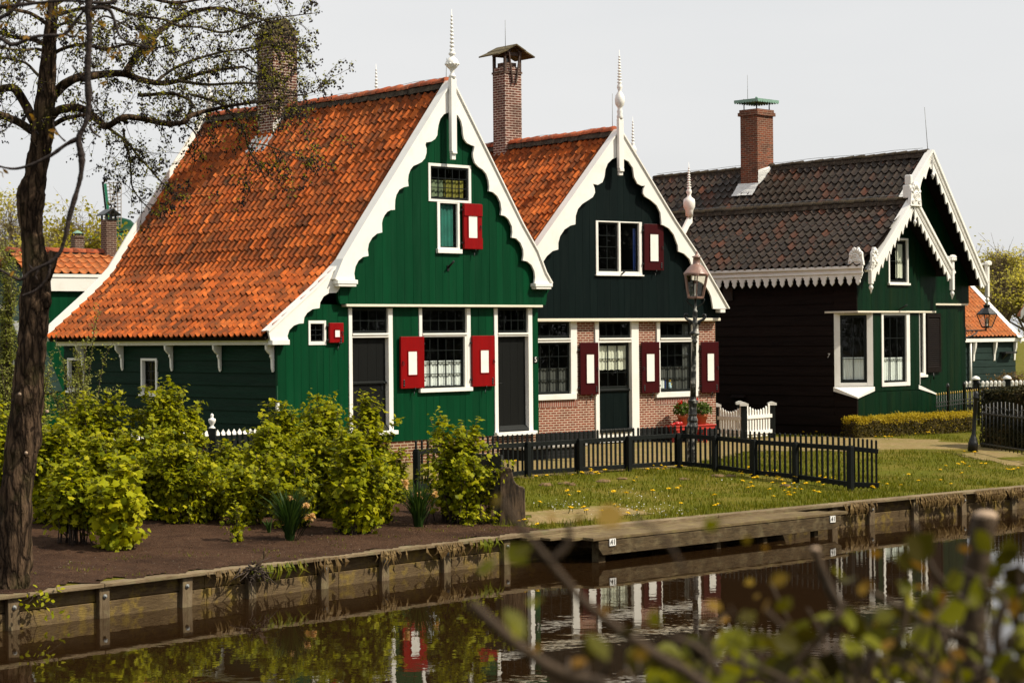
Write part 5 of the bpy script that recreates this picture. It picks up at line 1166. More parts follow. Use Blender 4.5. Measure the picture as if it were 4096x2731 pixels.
# ------------------------------------------------------------------ garden fence
def Vz(px, P): return EYE+ray(*px).z*P.y                 # height of a photo point at the depth of P
fp = [((1657,1975),(1657,1800)), ((1885,1938),(1885,1783)), ((2103,1908),(2103,1770)), ((2313,1896),(2313,1758)), ((2509,1884),(2509,1746)), ((2714,1870),(2714,1734)), ((2869,1886),(2869,1745)), ((3026,1910),(3026,1760)), ((3191,1928),(3191,1771)), ((3409,1967),(3409,1788)), ((3515,1965),(3515,1797))]
FB = [gnd(a) for a, b in fp]; FT = [Vz(b, P) for (a, b), P in zip(fp, FB)]
FB[9] = gnd((3409,1962)); fen = empty('picket_fence', FB[5], 0, 'low black picket fence with square posts enclosing the lawn in front of the houses', 'fence')
off = FB[5].copy(); counts = [10, 11, 11, 11, 11, 8, 9, 8, 10, 6]
for i, (P, zt) in enumerate(zip(FB, FT)):
    d = (FB[min(i+1, 10)]-FB[max(i-1, 0)]); d.z = 0; d.normalize(); s = Vector((d.y, -d.x, 0))    # s points to the viewer's side
    if i < 10:
        m = MB(); w_ = .052; zc = (P.z-.1+zt)/2; m.obox(P-off+s*.055+Vector((0,0,zc-P.z)), d*w_, s*w_, (0,0,(zt-P.z+.1)/2)); m.obox(P-off+s*.055+Vector((0,0,zt-P.z+.012)), d*w_*.8, s*w_*.8, (0,0,.010)); m.build('post', MT['fence'], fen, bevel=.006)
    if i == 10: break
    Q = FB[i+1]; zq = FT[i+1]; D = (Q-P); D.z = 0; L = D.length; D.normalize(); S = Vector((D.y, -D.x, 0)); hp = zt-P.z; hq = zq-Q.z
    for f0 in (.97, .20):
        a = Vector((P.x, P.y, P.z+min(hp, .80)*f0-.04 if f0 < .5 else zt-.035))-off; b = Vector((Q.x, Q.y, Q.z+min(hq, .80)*f0-.04 if f0 < .5 else zq-.035))-off
        m = MB(); m.beam(a+S*.014, b+S*.014, .032, .088); m.build('rail', MT['fence'], fen, bevel=.004)
    for k in range(counts[i]):
        t = (k+.5)/counts[i]; B = P.lerp(Q, t)-off; top = lerp(zt, zq, t)-off.z+.155; bot = B.z+.05+.012*math.sin(k*3.1)
        m = MB(); c = Vector((B.x, B.y, 0))-S*.018; w_ = .021; m.obox(c+Vector((0,0,(top+bot)/2)), D*w_, S*.012, (0,0,(top-bot)/2))
        b_ = c+Vector((0,0,top)); m.add([b_-D*w_-S*.012, b_+D*w_-S*.012, b_+D*w_+S*.012, b_-D*w_+S*.012, b_+Vector((0,0,.022))], [(0,1,4),(1,2,4),(2,3,4),(3,0,4)]); m.build('picket', MT['fence'], fen)
# ------------------------------------------------------------------ street lamp
LP = gnd((2765,1864)); sc = LP.y/7964
lamp = empty('street_lamp', LP, 0, 'tall black cast-iron street lamp with peeling paint and copper hood behind the fence corner', 'street lamp'); lamp.rotation_euler = (0, radians(2.0), 0)
hy = lambda y: (1864-(1000+y/1.96))*sc
def pf(lst): return [(r*sc, hy(y)) for r, y in lst]
m = MB(); m.lathe([(22*sc,-.1),(22*sc,.06),(18*sc,.08),(18*sc,.55)]+pf([(18,1440),(23,1400),(24,1380),(19,1350),(22,1335),(20,1320),(16,1300),(18,1285),(16.5,1270),(15,1230),(20,1190),(21,1178),(13,1170),(12,1150)]), n=10, smooth=False); m.build('lamp_base', MT['peel'], lamp)
m = MB(); m.lathe(pf([(12,1152),(11,1000),(9.5,860),(8.2,730),(12,722),(11,712),(8,700),(14,690),(9,675),(19,662),(21,650),(17,640),(8,632),(7.5,600),(10,590),(12,560),(8,545),(10,520),(8,490),(10,480),(6,468),(5,400),(5,378)]), n=10); m.build('lamp_post', MT['peel'], lamp)
def X2(x, y): return ((x-268)/1.96*sc, hy(y))
for s_ in (-1, 1):
    m = MB(); pts = [(255,575),(238,565),(215,552),(195,540),(180,522),(183,506),(196,502),(203,512),(197,520)]
    m.tube([(s_*(x-262)/1.96*sc*-1*-1 if s_ > 0 else -(262-x)/1.96*sc, 0, hy(y)) if s_ < 0 else ((262-x)/1.96*sc, 0, hy(y)) for x, y in pts], [.034,.034,.03,.028,.026,.024,.022,.02,.014], 6)
    m.tube([((-1 if s_ < 0 else 1)*(262-x)/1.96*sc, 0, hy(y)) for x, y in [(225,556),(222,575),(232,582),(238,574)]], .018, 5); m.build('ladder_arm', MT['iron'], lamp)
    m = MB(); m.tube([((-1 if s_ < 0 else 1)*(262-x)/1.96*sc, 0, hy(y)) for x, y in [(198,378),(192,392),(205,415),(235,437),(255,455),(260,470)]], .014, 5); m.build('lantern_bracket', MT['iron'], lamp)
zb, zt = hy(370), hy(195)
lantern_head(lamp, (.0, 0), zb, zt, 33*sc, 50*sc, [(51*sc,0),(52*sc,.02),(48*sc,.05)]+[(r*sc, hy(y)-zt) for r, y in [(41,160),(34,140),(24,120),(17,112),(15,108),(13.5,60),(19,58),(17,50),(8,45),(4,25),(5,18),(1,8)]], 0, 'lampcap', 6)
# ------------------------------------------------------------------ red bench with pots, in front of the brick house
q0 = H2_ = None
HB = House.__new__(House); HB.a = radians(52); HB.o = Vector((o2.x, o2.y)); HB.u = Vector((sin(HB.a), cos(HB.a))); HB.n = Vector((-cos(HB.a), sin(HB.a)))
vb = -.42; b0 = HB.p(w2(1700,1330), vb); b1 = HB.p(w2(2195,1330), vb); zb_ = b0[1]; gB = terrain(*HB.world((b0[0]+b1[0])/2, vb, 0).xy)
bench = empty('red_bench', HB.world(b0[0], vb, gB), pi/2-HB.a, 'low red wooden bench carrying flower pots against the brick wall', 'bench'); L = b1[0]-b0[0]; hb = zb_-gB
for y in (-.17, .02):
    m = MB(); m.box(0, L, y, y+.17, hb-.035, hb); m.build('seat_board', MT['bench_red'], bench, bevel=.006)
for x in (.22, L-.30):
    m = MB(); m.obox((x-.02, -.10, hb/2-.02), (.045,0,0), (0,.02,0), (-.03,-.03,hb/2)); m.obox((x-.02, .13, hb/2-.02), (.045,0,0), (0,.02,0), (-.03,.03,hb/2)); m.box(x-.05,x+.04,-.08,.12,hb*.45,hb*.52); m.build('leg', MT['bench_red'], bench)
m = MB(); m.box(.03, L-.03, -.15, -.12, hb-.11, hb-.037); m.build('apron', MT['bench_red'], bench)
rngn = np.random.default_rng(5)
MT['pot_leaf'] = leaf_mat('geranium_leaf', [(.03,.06,.012),(.07,.12,.02),(.13,.17,.05)], .3)
MT['petal'] = leaf_mat('red_petal', [(.55,.01,.01),(.75,.03,.02)], .3)
LEAF = np.array([(0,-.5,0),(.3,-.2,.05),(.42,.1,.06),(.2,.35,.04),(0,.5,-.02),(-.2,.35,.04),(-.42,.1,.06),(-.3,-.2,.05)]); LEAFF = [(0,1,2,3),(0,3,4,5),(0,5,6,7)]
def pot(px, lab, seed, fl):
    x0 = HB.p(w2(px[0], 1260), vb)[0]; x1 = HB.p(w2(px[1], 1260), vb)[0]; z1_ = HB.p(w2((px[0]+px[1])/2, px[2]), vb)[1]; r = (x1-x0)/2; h = z1_-zb_
    p = empty('flower_pot', HB.world((x0+x1)/2, vb, zb_), 0, lab, 'flower pot', 'geranium pots on the red bench')
    m = MB(); m.lathe([(r*.66,0),(r*.9,h*.74),(r*.99,h*.75),(r,h*.96),(r*.97,h),(r*.85,h),(r*.82,h*.9)], (0,0,0), 18); m.build('pot', MT['terracotta'], p)
    g = np.random.default_rng(seed); n = 420; a = g.uniform(0, 2*pi, n); rr = r*1.55*np.sqrt(g.uniform(0, 1, n)); zz = h+.02+g.uniform(0, .30, n)*(1-.35*(rr/(r*1.55))**2)
    b = NPB(); b.stamp(LEAF, LEAFF, (rots(g, n, .8)*g.uniform(.05,.085,n)[:,None,None], np.stack([rr*np.cos(a), rr*np.sin(a), zz], 1)), g.uniform(0, 1, n)); b.build('leaves', MT['pot_leaf'], p)
    for (fx, fz) in fl:
        k = 60; d = g.normal(size=(k,3)); d /= np.linalg.norm(d, axis=1)[:,None]; c = np.array([fx*r, -r*.55, h+fz]); b = NPB(); b.stamp(LEAF, LEAFF, (rots(g, k, .5)*.035, c+d*.048), g.uniform(0, 1, k)); b.build('flower_head', MT['petal'], p)
        m = MB(); m.tube([(fx*r*.4, -r*.2, h), (c[0], c[1], c[2])], .005, 4); m.build('flower_stalk', MT['twig'], p)
pot((1808,1925,1205), 'terracotta pot of red geraniums left of the lamp post', 3, [(-.9,.22),(-.55,.32)])
pot((2008,2130,1195), 'terracotta pot of red geraniums right of the lamp post', 8, [(-.75,.36)])
x0 = HB.p(w2(1722,1310), vb)[0]; rdp = empty('red_ornament', HB.world(x0+.15, vb-.05, zb_), pi/2-HB.a, 'small red lumpy ornament at the left end of the red bench', 'ornament')
MT['ornament_red'] = paint('glossy_red', (.45,.03,.03), .3)
m = MB(); m.sphere((0,0,.05), .07, 12, 8, (1.3,.9,.7)); m.build('body', MT['ornament_red'], rdp); m = MB(); m.sphere((.12,.02,.05), .065, 12, 8, (1.1,.9,.8)); m.build('lid', MT['ornament_red'], rdp); m = MB(); m.tube([(-.1,0,.05),(-.18,0,.03),(-.22,.01,.05)], [.03,.02,.015], 6); m.build('spout', MT['ornament_red'], rdp)
# ------------------------------------------------------------------ white garden gate between the houses
gp = [gnd(z3(463,560)), gnd(z3(766,575)), gnd(z3(1076,560))]; gt = [z3(463,172), z3(766,163), z3(1074,155)]
gate = empty('garden_gate', gp[1], 0, 'white double picket gate hung between three black posts with white caps', 'gate')
for P, t in zip(gp, gt):
    zt = Vz(t, P); q = P-gp[1]; m = MB(); m.box(q.x-.075, q.x+.075, q.y-.075, q.y+.075, q.z-.1, zt-gp[1].z-.09); po = m.build('post', MT['fence'], gate, bevel=.008)
    z = zt-gp[1].z; m = MB(); m.prism([(q.x-.11, z-.088), (q.x+.11, z-.088), (q.x+.11, z-.035), (q.x+.03, z), (q.x-.03, z), (q.x-.11, z-.035)], q.y-.11, q.y+.11); m.build('post_cap', MT['white'], po)
for i in range(2):
    P, Q = gp[i]-gp[1], gp[i+1]-gp[1]; z0 = lerp(P.z, Q.z, .5)+.06; zt = [Vz(z3(500,203), gp[0]), Vz(z3(815,197), gp[1])][i]-gp[1].z
    a = P.lerp(Q, .07); b = P.lerp(Q, .93); D = (b-a); D.z = 0; D.normalize(); S = Vector((D.y,-D.x,0)); n = 9
    m = MB()
    for k in range(n):
        t = (k+.5)/n; c = a.lerp(b, t); top = zt-.16*math.sin(pi*t)
        m = MB(); m.obox((c.x, c.y, (z0+top)/2), D*.034, S*.014, (0,0,(top-z0)/2)); e = Vector((c.x, c.y, top)); m.add([e-D*.034-S*.014, e+D*.034-S*.014, e+D*.034+S*.014, e-D*.034+S*.014, e-D*.012+Vector((0,0,.04)), e+D*.012+Vector((0,0,.04))], [(0,1,5,4),(1,2,5),(2,3,4,5),(3,0,4)]); m.build('picket', MT['white'], gate, bevel=.004)
    for zz in (z0+.12, zt-.30):
        m = MB(); m.beam(Vector((a.x, a.y, zz))+S*.03-D*.03, Vector((b.x, b.y, zz))+S*.03+D*.03, .03, .09); m.build('rail', MT['white'], gate)
P = gnd(z3(722,545)); zt = Vz(z3(720,148), P); m = MB(); m.box(-.07,.07,-.07,.07,-.1,zt-P.z-.09); bp_ = empty('fence_post', P, 0, 'single black post with a white cap standing behind the white gate', 'post'); m.build('shaft', MT['fence'], bp_); m = MB(); z = zt-P.z; m.prism([(-.11,z-.088),(.11,z-.088),(.11,z-.035),(.03,z),(-.03,z),(-.11,z-.035)], -.11, .11); m.build('post_cap', MT['white'], bp_)
# ------------------------------------------------------------------ old carved bench end beside the lawn
BQ = gnd(z1(440,1462)); bsc = BQ.y/7964
tb = empty('garden_bench', BQ, 0, 'old dark plank bench with peeling stepped end panel at the edge of the lawn', 'bench')
def zb_px(x, y): return ((1900+x/2.94-(1900+440/2.94))*bsc, ((1600+1462/2.94)-(1600+y/2.94))*bsc)
prof = [(285,1480),(305,800),(330,788),(408,788),(432,810),(452,880),(462,940),(490,985),(530,1010),(570,1020),(590,1045),(596,1480)]
pts = [zb_px(*p) for p in prof]
m = MB(); m.prism(pts[::-1], -.05, .05); m.build('end_panel', MT['tarbench'], tb, bevel=.012)
bd = Vector((-.62, .78, 0)); xl = pts[1][0]; 
for k in range(3):
    z0 = .28+.27*k; a = Vector((xl+.03, .06, z0+.13)); m = MB(); m.beam(a, a+bd*1.5, .035, .26); m.build('back_plank', MT['darkplank'], tb, bevel=.005)
a = Vector((xl+.12, .06, .40)); m = MB(); m.beam(a+Vector((.05,0,0)), a+Vector((.05,0,0))+bd*1.5, .36, .04); m.build('seat', MT['darkplank'], tb)
m = MB(); c = Vector((xl+.25, .06, 0))+bd*1.5; m.obox(c+Vector((0,0,.45)), (.25,.02,0), bd*.04, (0,0,.5)); m.build('end_panel', MT['darkplank'], tb)
m = MB(); m.box(xl-.10, xl+.02, -.02, .10, .0, .72); m.build('post', MT['darkplank'], tb, bevel=.01)
# ------------------------------------------------------------------ white post with urn and the white picket tips beside the green house
UP = gnd(w5(388,1050)); UP = atd(w5(388,556), 36.2); gz = terrain(UP.x, UP.y)
ur = empty('urn_post', (UP.x, UP.y, gz), 0, 'black garden post topped by a white turned urn beside the green side wall', 'post')
us = 36.2/7964/2.614; zu = lambda y: UP.z-gz+(556-y)*us
m = MB(); m.box(-.07,.07,-.07,.07,-.1,zu(556)); m.build('post', MT['fence'], ur); m = MB(); m.lathe([(36*us,zu(556)),(34*us,zu(548)),(16*us,zu(532)),(16*us,zu(520)),(34*us,zu(495)),(40*us,zu(470)),(37*us,zu(458)),(18*us,zu(450)),(14*us,zu(440)),(18*us,zu(425)),(15*us,zu(410)),(3*us,zu(400))], (0,0,0), 14); m.build('urn', MT['white'], ur)
wf = empty('white_tipped_fence', (UP.x, UP.y, gz), 0, 'dark garden fence with white picket tips running behind the shrubs', 'fence')
dirF = Vector((.70,.71,0)); dS = Vector((.71,-.70,0)); zt_ = zu(600)
for i in list(range(-22, 0))+list(range(1, 11)):
    c = dirF*(.125*i); tz = terrain(UP.x+c.x, UP.y+c.y)-gz
    m = MB(); m.obox((c.x, c.y, (zt_-.06+tz)/2), dirF*.032, dS*.012, (0,0,(zt_-.06-tz)/2)); p = m.build('picket', MT['fence'], wf)
    e = Vector((c.x, c.y, zt_-.058)); m = MB(); m.add([e-dirF*.034-dS*.014, e+dirF*.034-dS*.014, e+dirF*.034+dS*.014, e-dirF*.034+dS*.014, e+dirF*.05+Vector((0,0,.045)), e-dirF*.05+Vector((0,0,.045)), e+Vector((0,0,.11))], [(0,1,4,6,5),(2,3,5,6,4),(1,2,4),(3,0,5)]); m.build('picket_tip', MT['white'], p)
for zz in (.25, zt_-.2): m = MB(); m.beam(dirF*-2.75+Vector((0,0,zz))+dS*-.03, dirF*1.3+Vector((0,0,zz))+dS*-.03, .03, .07); m.build('rail', MT['fence'], wf)
# ------------------------------------------------------------------ iron fences and far fence on the right
def bars(root, a, b, n, z0, z1, tip=None, r=.011, arch=0.0):
    for i in range(n):
        t = (i+.5)/n; c = a.lerp(b, t); zt = lerp(*z1, t)+arch*math.sin(pi*t); m = MB(); m.tube([(c.x, c.y, lerp(*z0, t)), (c.x, c.y, zt)], r, 5); o = m.build('bar', MT['iron'], root)
        if tip: m = MB(); m.lathe([(.010,0),(.016,.015),(.004,.07)], (c.x, c.y, zt), 6); m.build('spear_tip', MT[tip], o)
A = atd((3742,1570), 54.2); B = atd((3955,1547), 58.0); gi = -.6
irf = empty('iron_fence', (A.x, A.y, gi), 0, 'black iron railing with gilded spear tips receding beside the dark house', 'fence'); a = Vector((0,0,0)); b = Vector((B.x-A.x, B.y-A.y, 0))
bars(irf, a, b, 24, (-.1,-.1), (A.z-gi-.08, B.z-gi-.08), 'gold')
for z in (.16, A.z-gi-.28, A.z-gi-.38): m = MB(); m.beam(a+Vector((0,0,z)), b+Vector((0,0,z+(B.z-A.z))), .03, .03); m.build('rail', MT['iron'], irf)
for t in (.22, .52, .80): c = a.lerp(b, t); m = MB(); m.lathe([(.035,-.1),(.035,A.z-gi+.10),(.05,A.z-gi+.12),(.045,A.z-gi+.19),(.01,A.z-gi+.24)], (c.x, c.y, 0), 8); m.build('post', MT['iron'], irf)
G0 = atd(z5(1325,1428), 46.9); G1 = atd((4130,1818), 43.5); gz2 = G0.z
igf = empty('iron_gate_fence', G0, 0, 'black iron railing panel with a heavy cast post in front of the dark clipped hedge', 'fence')
hp_ = 1.22; m = MB(); m.lathe([(.12,-.1),(.12,.10),(.105,.13),(.095,.18),(.07,.24),(.052,.30),(.05,.6),(.045,hp_-.1),(.07,hp_-.08),(.07,hp_-.04),(.05,hp_),(.06,hp_+.05),(.02,hp_+.10)], (0,0,0), 12); po = m.build('post', MT['iron'], igf); po.rotation_euler = (0, radians(4), 0)
a = Vector((.16,-.1,0)); b = G1-G0; b.z = 0
bars(igf, a, b, 13, (.02,-.02), (.98, 1.02), None, .013, .12)
for z in (.09, .80): m = MB(); m.beam(a+Vector((0,0,z)), b+Vector((0,0,z)), .03, .035); m.build('rail', MT['iron'], igf)
for i in range(5):
    c = a.lerp(b, .1+.18*i); m = MB(); m.tube([(c.x+.10*cos(k*.45)*(1-.04*k), c.y-.02, .89+.09*sin(k*.45)*(1-.04*k)) for k in range(16)], .010, 4); m.build('scroll', MT['iron'], igf)
A = atd(z5(1262,868), 66); B = atd(z5(1900,868), 67); gi = A.z-.95
tf = empty('white_tipped_fence', (A.x, A.y, gi), 0, 'distant dark picket fence with round white tips in front of the orange-roofed shed', 'fence'); b = Vector((B.x-A.x, B.y-A.y, 0)); n = 17
for i in range(n):
    c = b*(i/n); m = MB(); m.box(c.x-.035, c.x+.035, c.y-.012, c.y+.012, 0, .90); p = m.build('picket', MT['fence'], tf); m = MB(); m.sphere((c.x, c.y-.005, .98), .075, 10, 6, (.8,.3,1.1)); m.box(c.x-.045,c.x+.045,c.y-.02,c.y+.01,.87,.93); m.build('picket_tip', MT['white'], p)
for z in (.25, .8): m = MB(); m.beam(Vector((0,.03,z)), b+Vector((0,.03,z)), .03, .08); m.build('rail', MT['fence'], tf)
for x in (1350, 1630):
    c = b*((x-1262)/(1900-1262)); m = MB(); m.box(c.x-.10, c.x+.10, c.y-.06, c.y+.06, 0, 1.10); p = m.build('post', MT['fence'], tf); m = MB(); m.lathe([(.15,0),(.15,.03),(.11,.09),(.02,.13)], (c.x, c.y, 1.10), 10); m.build('post_cap', MT['white'], p)
# ------------------------------------------------------------------ houses in the background
def cottage(name, loc, deg, lab, W, D, ze, zr, wall='green', roof='tile_far', fin=True, board=True, tiles_on=True, roof_y0=0.0, ground=-.8, fp_=None):
    """gabled house: front gable in the local xz plane, ridge running into y; origin under the front left corner"""
    r = empty(name, (loc[0], loc[1], 0), pi/2-radians(deg), lab, 'house')
    m = MB(); m.box(0, W, .02, .12, ground, ze); m.prism([(0,ze),(W,ze),(W/2,zr-.1)], .02, .12); m.build('facade', MT[wall], r)
    m = MB(); lap_wall(m, .05, D, ground, ze, [], .3, .05, -1, .03, 3); m.box(W-.1, W-.02, .12, D, ground, ze); m.box(.1, W-.1, D-.1, D, ground, ze); m.prism([(0,ze),(W,ze),(W/2,zr-.1)], D-.1, D); m.build('boarded_wall', MT['siding' if wall == 'green' else wall], r)
    for sgn in (-1, 1):
        e = (W/2+sgn*(W/2+.2), ze-.2*(zr-ze)/(W/2))
        if tiles_on and sgn < 0: tiles('roof_tiles', r, MT[roof], [(W/2, zr-.06), e], -.1, D+.1, .34, .27, 50)
        else:
            m = MB(); P = [(W/2, zr-.08), (e[0], e[1]-.02), (e[0], e[1]-.10), (W/2, zr-.2)]; m.prism(P if sgn > 0 else P[::-1], -.1, D+.1); m.build('roof_slab', MT[roof], r)
        if board:
            m = MB(); P = [(W/2, zr+.06), (e[0]+sgn*.05, e[1]+.06), (e[0]+sgn*.05, e[1]-.22), (W/2, zr-.26)]; m.prism(P if sgn > 0 else P[::-1], -.17, -.12); m.build('bargeboard', MT['white'], r)
    if tiles_on: ridge('ridge_tiles', r, MT['ridge'], W/2, zr, -.1, D+.1, .13, .45, 3)
    if fin: finial(r, W/2, -.14, zr, fp_ or [(.06,0),(.06,.2),(.1,.26),(.12,.36),(.07,.46),(.04,.5)]+spiral(.55,1.2,.06,.025,7))
    return r
def front_left(apex_pt, Y, W, deg):            # world position of the front left corner for a gable whose apex shows at a photo point
    P = atd(apex_pt, Y); a = radians(deg); return (P.x-sin(a)*W/2, P.y-cos(a)*W/2), P.z
c_, zz = front_left(V_(857,262), 54.5, 4.6, 45); cottage('gabled_house', c_, 45, 'hidden house whose thin white finial pokes over the big orange ridge', 4.6, 5, 3.0, zz, tiles_on=False)
c_, zz = front_left(V_(1447,372), 60, 4.6, 52); cottage('gabled_house', c_, 52, 'hidden house whose small white finial shows right of the tall black gable tip', 4.6, 5, 3.0, zz, tiles_on=False)
# low white gable tip behind the black house
P = atd(V_(1580,497), 51.6); rw = empty('low_wing', (P.x, P.y, 0), pi/2-radians(40), 'low wing with white ridge end and tall finial between the black and dark houses', 'house')
m = MB(); m.prism([(-1.6, P.z-1.9), (0, P.z+.02), (.12, P.z+.02), (.12, P.z-.16), (-.02, P.z-.26), (-1.5, P.z-2.05)], -.06, .0); m.build('bargeboard', MT['white'], rw); m = MB(); m.prism([(-1.5,P.z-2.0),(0,P.z-.14),(.1,P.z-.2),(.1,P.z-2.0)], .01, 2.2); m.build('roof', MT['tile_dark'], rw); m = MB(); m.box(-1.4,.1,.02,2.2,-.8,P.z-2.01); m.build('wall', MT['black_green'], rw)
finial(rw, .02, -.03, P.z, [(.10,0),(.10,.14),(.12,.18),(.15,.24),(.155,.36),(.14,.44),(.06,.5),(.045,.56),(.075,.62),(.06,.68),(.04,.72)]+spiral(.75,1.25,.065,.026,8,.16))
# shed with orange roof on the right
O = atd(z5(1705,700), 95); SH = House('orange_roof_shed', (O.x, O.y), 50, 'grey-green boarded shed with orange pantile roof and white edging on the far right'); RS = SH.root
ze_ = SH.p(z5(1600,442))[1]; zr_ = ze_+2.6
m = MB(); z = -.9
k = 0
while z < ze_-.06:
    m.prism([(-.03,z),(-.006,min(ze_-.05,z+.33)),(.06,min(ze_-.05,z+.33)),(.06,z)], -7, 0, 'x'); z += .33; k += 1
m.build('wall', MT['siding2'], RS)
m = MB(); m.box(-.1,0,.07,5.2,-.9,ze_); m.prism([(0,ze_),(5.4,ze_),(2.7,zr_-.2)], -.1, -.03, 'x'); m.box(-7,0,5.2,5.3,-.9,ze_); m.build('wall', MT['siding2'], RS)
rt = empty('tmp', (0,0,0)); bpy.data.objects.remove(rt)
tmp = tiles('roof_tiles', RS, MT['tile_far'], [(-2.7, zr_), (.25, ze_+.05)], 0, 7, .36, .28, 61)
for o_ in [tmp]+kids(tmp):
    me = o_.data; me.transform(Matrix(((0,1,0,-7.0),(-1,0,0,0.0),(0,0,1,0),(0,0,0,1))))
m = MB(); m.prism([(2.7, zr_-.05), (5.6, ze_), (5.6, ze_-.1), (2.7, zr_-.2)], -7, 0, 'x'); m.build('roof_slab', MT['tile_far'], RS)
m = MB(); m.prism([(-.35, ze_-.05), (2.7, zr_+.12), (2.7, zr_-.20), (-.30, ze_-.30)], .02, .07, 'x'); m.box(-.005,.10,0,0,0,0); m.build('bargeboard', MT['white'], RS)
m = MB(); m.prism([(-.38, ze_-.02), (2.7, zr_+.15), (2.7, zr_+.12), (-.36, ze_-.06)], -.25, .09, 'x'); m.build('verge_strip', MT['white'], RS)
m = MB(); m.box(-7, .9, -.22, -.08, ze_-.22, ze_-.06); m.build('eave_gutter', MT['white'], RS)
for x in (1325, 1510, 1690):
    xx = SH.p(z5(x, 480))[0]; m = MB(); m.prism([(-.2,ze_-.23),(0,ze_-.23),(0,ze_-1.15),(-.06,ze_-1.1),(-.08,ze_-.8),(-.17,ze_-.5)], xx-.05, xx+.05, 'x'); m.build('eave_bracket', MT['white'], RS)
xx = SH.p(z5(1286,600))[0]; m = MB(); m.tube([(xx,-.12,ze_-.2),(xx,-.12,-.7)], .06, 6); m.build('downpipe', MT['white'], RS)
xx = SH.p(z5(1615,510))[0]; m = MB(); m.box(xx-.45,xx+.45,-.35,-.04,ze_-.78,ze_-.70); m.prism([(-.3,ze_-.79),(-.04,ze_-.79),(-.04,ze_-1.05)], xx-.3, xx-.2, 'x'); m.build('wall_shelf', MT['iron'], RS)
# white edged house cut by the right border
P = atd((4082,1235), 70); cottage('white_gable_house', (P.x+.25, P.y), 100, 'house at the right border of which only a white gable foot shows', 5, 2, P.z+.15, P.z+4.0, 'white', 'tile_far', False, True, False)
# green and white house on the left with chimneys
O = atd(z6(640,1360), 56); GH5 = House('green_white_house', (O.x, O.y), 55, 'far green house with wide white fascia, low orange roof and capped brick chimney'); RG = GH5.root
zf0, zf1 = GH5.p(z6(800,1457))[1], GH5.p(z6(800,1258))[1]; zrd = None
xl = GH5.p(z6(305,1300))[0]; xr = 6.4
m = MB(); plank_wall(m, xl+.15, xr, -.8, zf0, .0, .1, [], .22, .004, 71); m.build('wall', MT['green'], RG)
m = MB(); m.box(xl, xr+.1, -.12, -.02, zf0, zf1-.06); m.box(xl-.04, xr+.15, -.145, .05, zf1-.058, zf1+.03); m.build('fascia', MT['white'], RG)
dr = 1.35; xe = GH5.p(z6(1310,975), dr)[0]; zrd = GH5.p(z6(1000,970), dr)[1]
tmp = tiles('roof_tiles', RG, MT['tile_far'], [(-dr, zrd), (.03, zf1+.06)], 0, xe-xl+.25, .36, .27, 62)
for o_ in [tmp]+kids(tmp): o_.data.transform(Matrix(((0,1,0,xl),(-1,0,0,0.0),(0,0,1,0),(0,0,0,1))))
m = MB(); m.prism([(dr, zrd), (dr+1.8, zf1), (dr+1.8, zf1-.1), (dr, zrd-.12)], xl, xe+.25, 'x'); m.build('roof_slab', MT['tile_far'], RG)
tmp = ridge('ridge_tiles', RG, MT['ridge'], 0, zrd+.02, 0, xe-xl+.2, .13, .4, 4)
for o_ in [tmp]+kids(tmp): o_.data.transform(Matrix(((0,1,0,xl),(-1,0,0,dr),(0,0,1,0),(0,0,0,1))))
m = MB(); m.prism([(-.2, zf1+.02), (dr, zrd+.06), (dr, zrd-.22), (-.1, zf1-.2)], xe+.26, xe+.32, 'x'); m.build('bargeboard', MT['white'], RG)
m = MB(); m.prism([(.12,-.8),(3,-.8),(3,zf1-.1),(dr,zrd-.2),(.12,zf1-.1)], xr-.1, xr, 'x'); m.prism([(.12,-.8),(3,-.8),(3,zf1-.1),(dr,zrd-.2),(.12,zf1-.1)], xl+.15, xl+.25, 'x'); m.build('wall', MT['green'], RG)
cq0 = GH5.p(z6(1340,800), dr-.3)[0]; cq1 = GH5.p(z6(1465,800), dr-.3)[0]; czt = GH5.p(z6(1400,555), dr-.3)[1]
cdp = .42
ch = chimney(RG, cq0, dr-.3, cq1-cq0, cdp, zf1-.3, czt, 'chim_dark')
m = MB()
for x in (cq0+.025, (cq0+cq1)/2, cq1-.025):
    for y in (dr-.275, dr+cdp-.325): m.box(x-.025, x+.025, y-.025, y+.025, czt, czt+.15)
m.box(cq0-.02,cq1+.02,dr-.32,dr-.29,czt-.03,czt+.0); m.build('cap_frame', MT['sash'], ch)
xm = (cq0+cq1)/2; m = MB(); hw = (cq1-cq0)/2+.10; P = [(xm-hw, czt+.14), (xm, czt+.31), (xm+hw, czt+.14), (xm+hw, czt+.10), (xm, czt+.26), (xm-hw, czt+.10)]; m.prism(P, dr-.40, dr+cdp-.20); m.build('cap_roof', MT['sash'], ch)
# cottage with the small copper capped chimney further back
P = atd(z6(975,960), 66); a_ = radians(55); k = 66/7964/3.137; w_ = 62*k; rc = cottage('chimney_cottage', (P.x-sin(a_)*2.0+cos(a_)*(.6+w_), P.y-cos(a_)*2.0-sin(a_)*(.6+w_)), 55, 'cottage behind the white fascia showing its brick chimney with a green copper cap', 4.4, 4, P.z-2.2, P.z-.5, 'green', 'tile_far', False, True, False)
k = 66/7964/3.137; lx = (2.2/sin(radians(55))); m = MB(); w_ = 62*k; m.box(2.0-w_, 2.0+w_, .6, .6+2*w_, P.z-1.5, P.z+185*k); m.box(2.0-w_*1.05, 2.0+w_*1.05, .57, .63+2*w_, P.z+170*k, P.z+192*k); ch = m.build('chimney', MT['chim_dark'], rc)
m = MB(); m.lathe([(66*k,P.z+222*k),(70*k,P.z+228*k),(40*k,P.z+250*k),(10*k,P.z+262*k),(4*k,P.z+266*k)], (2.0, .6+w_, 0), 8, False); 
m.build('chimney_cap', MT['copper'], ch)
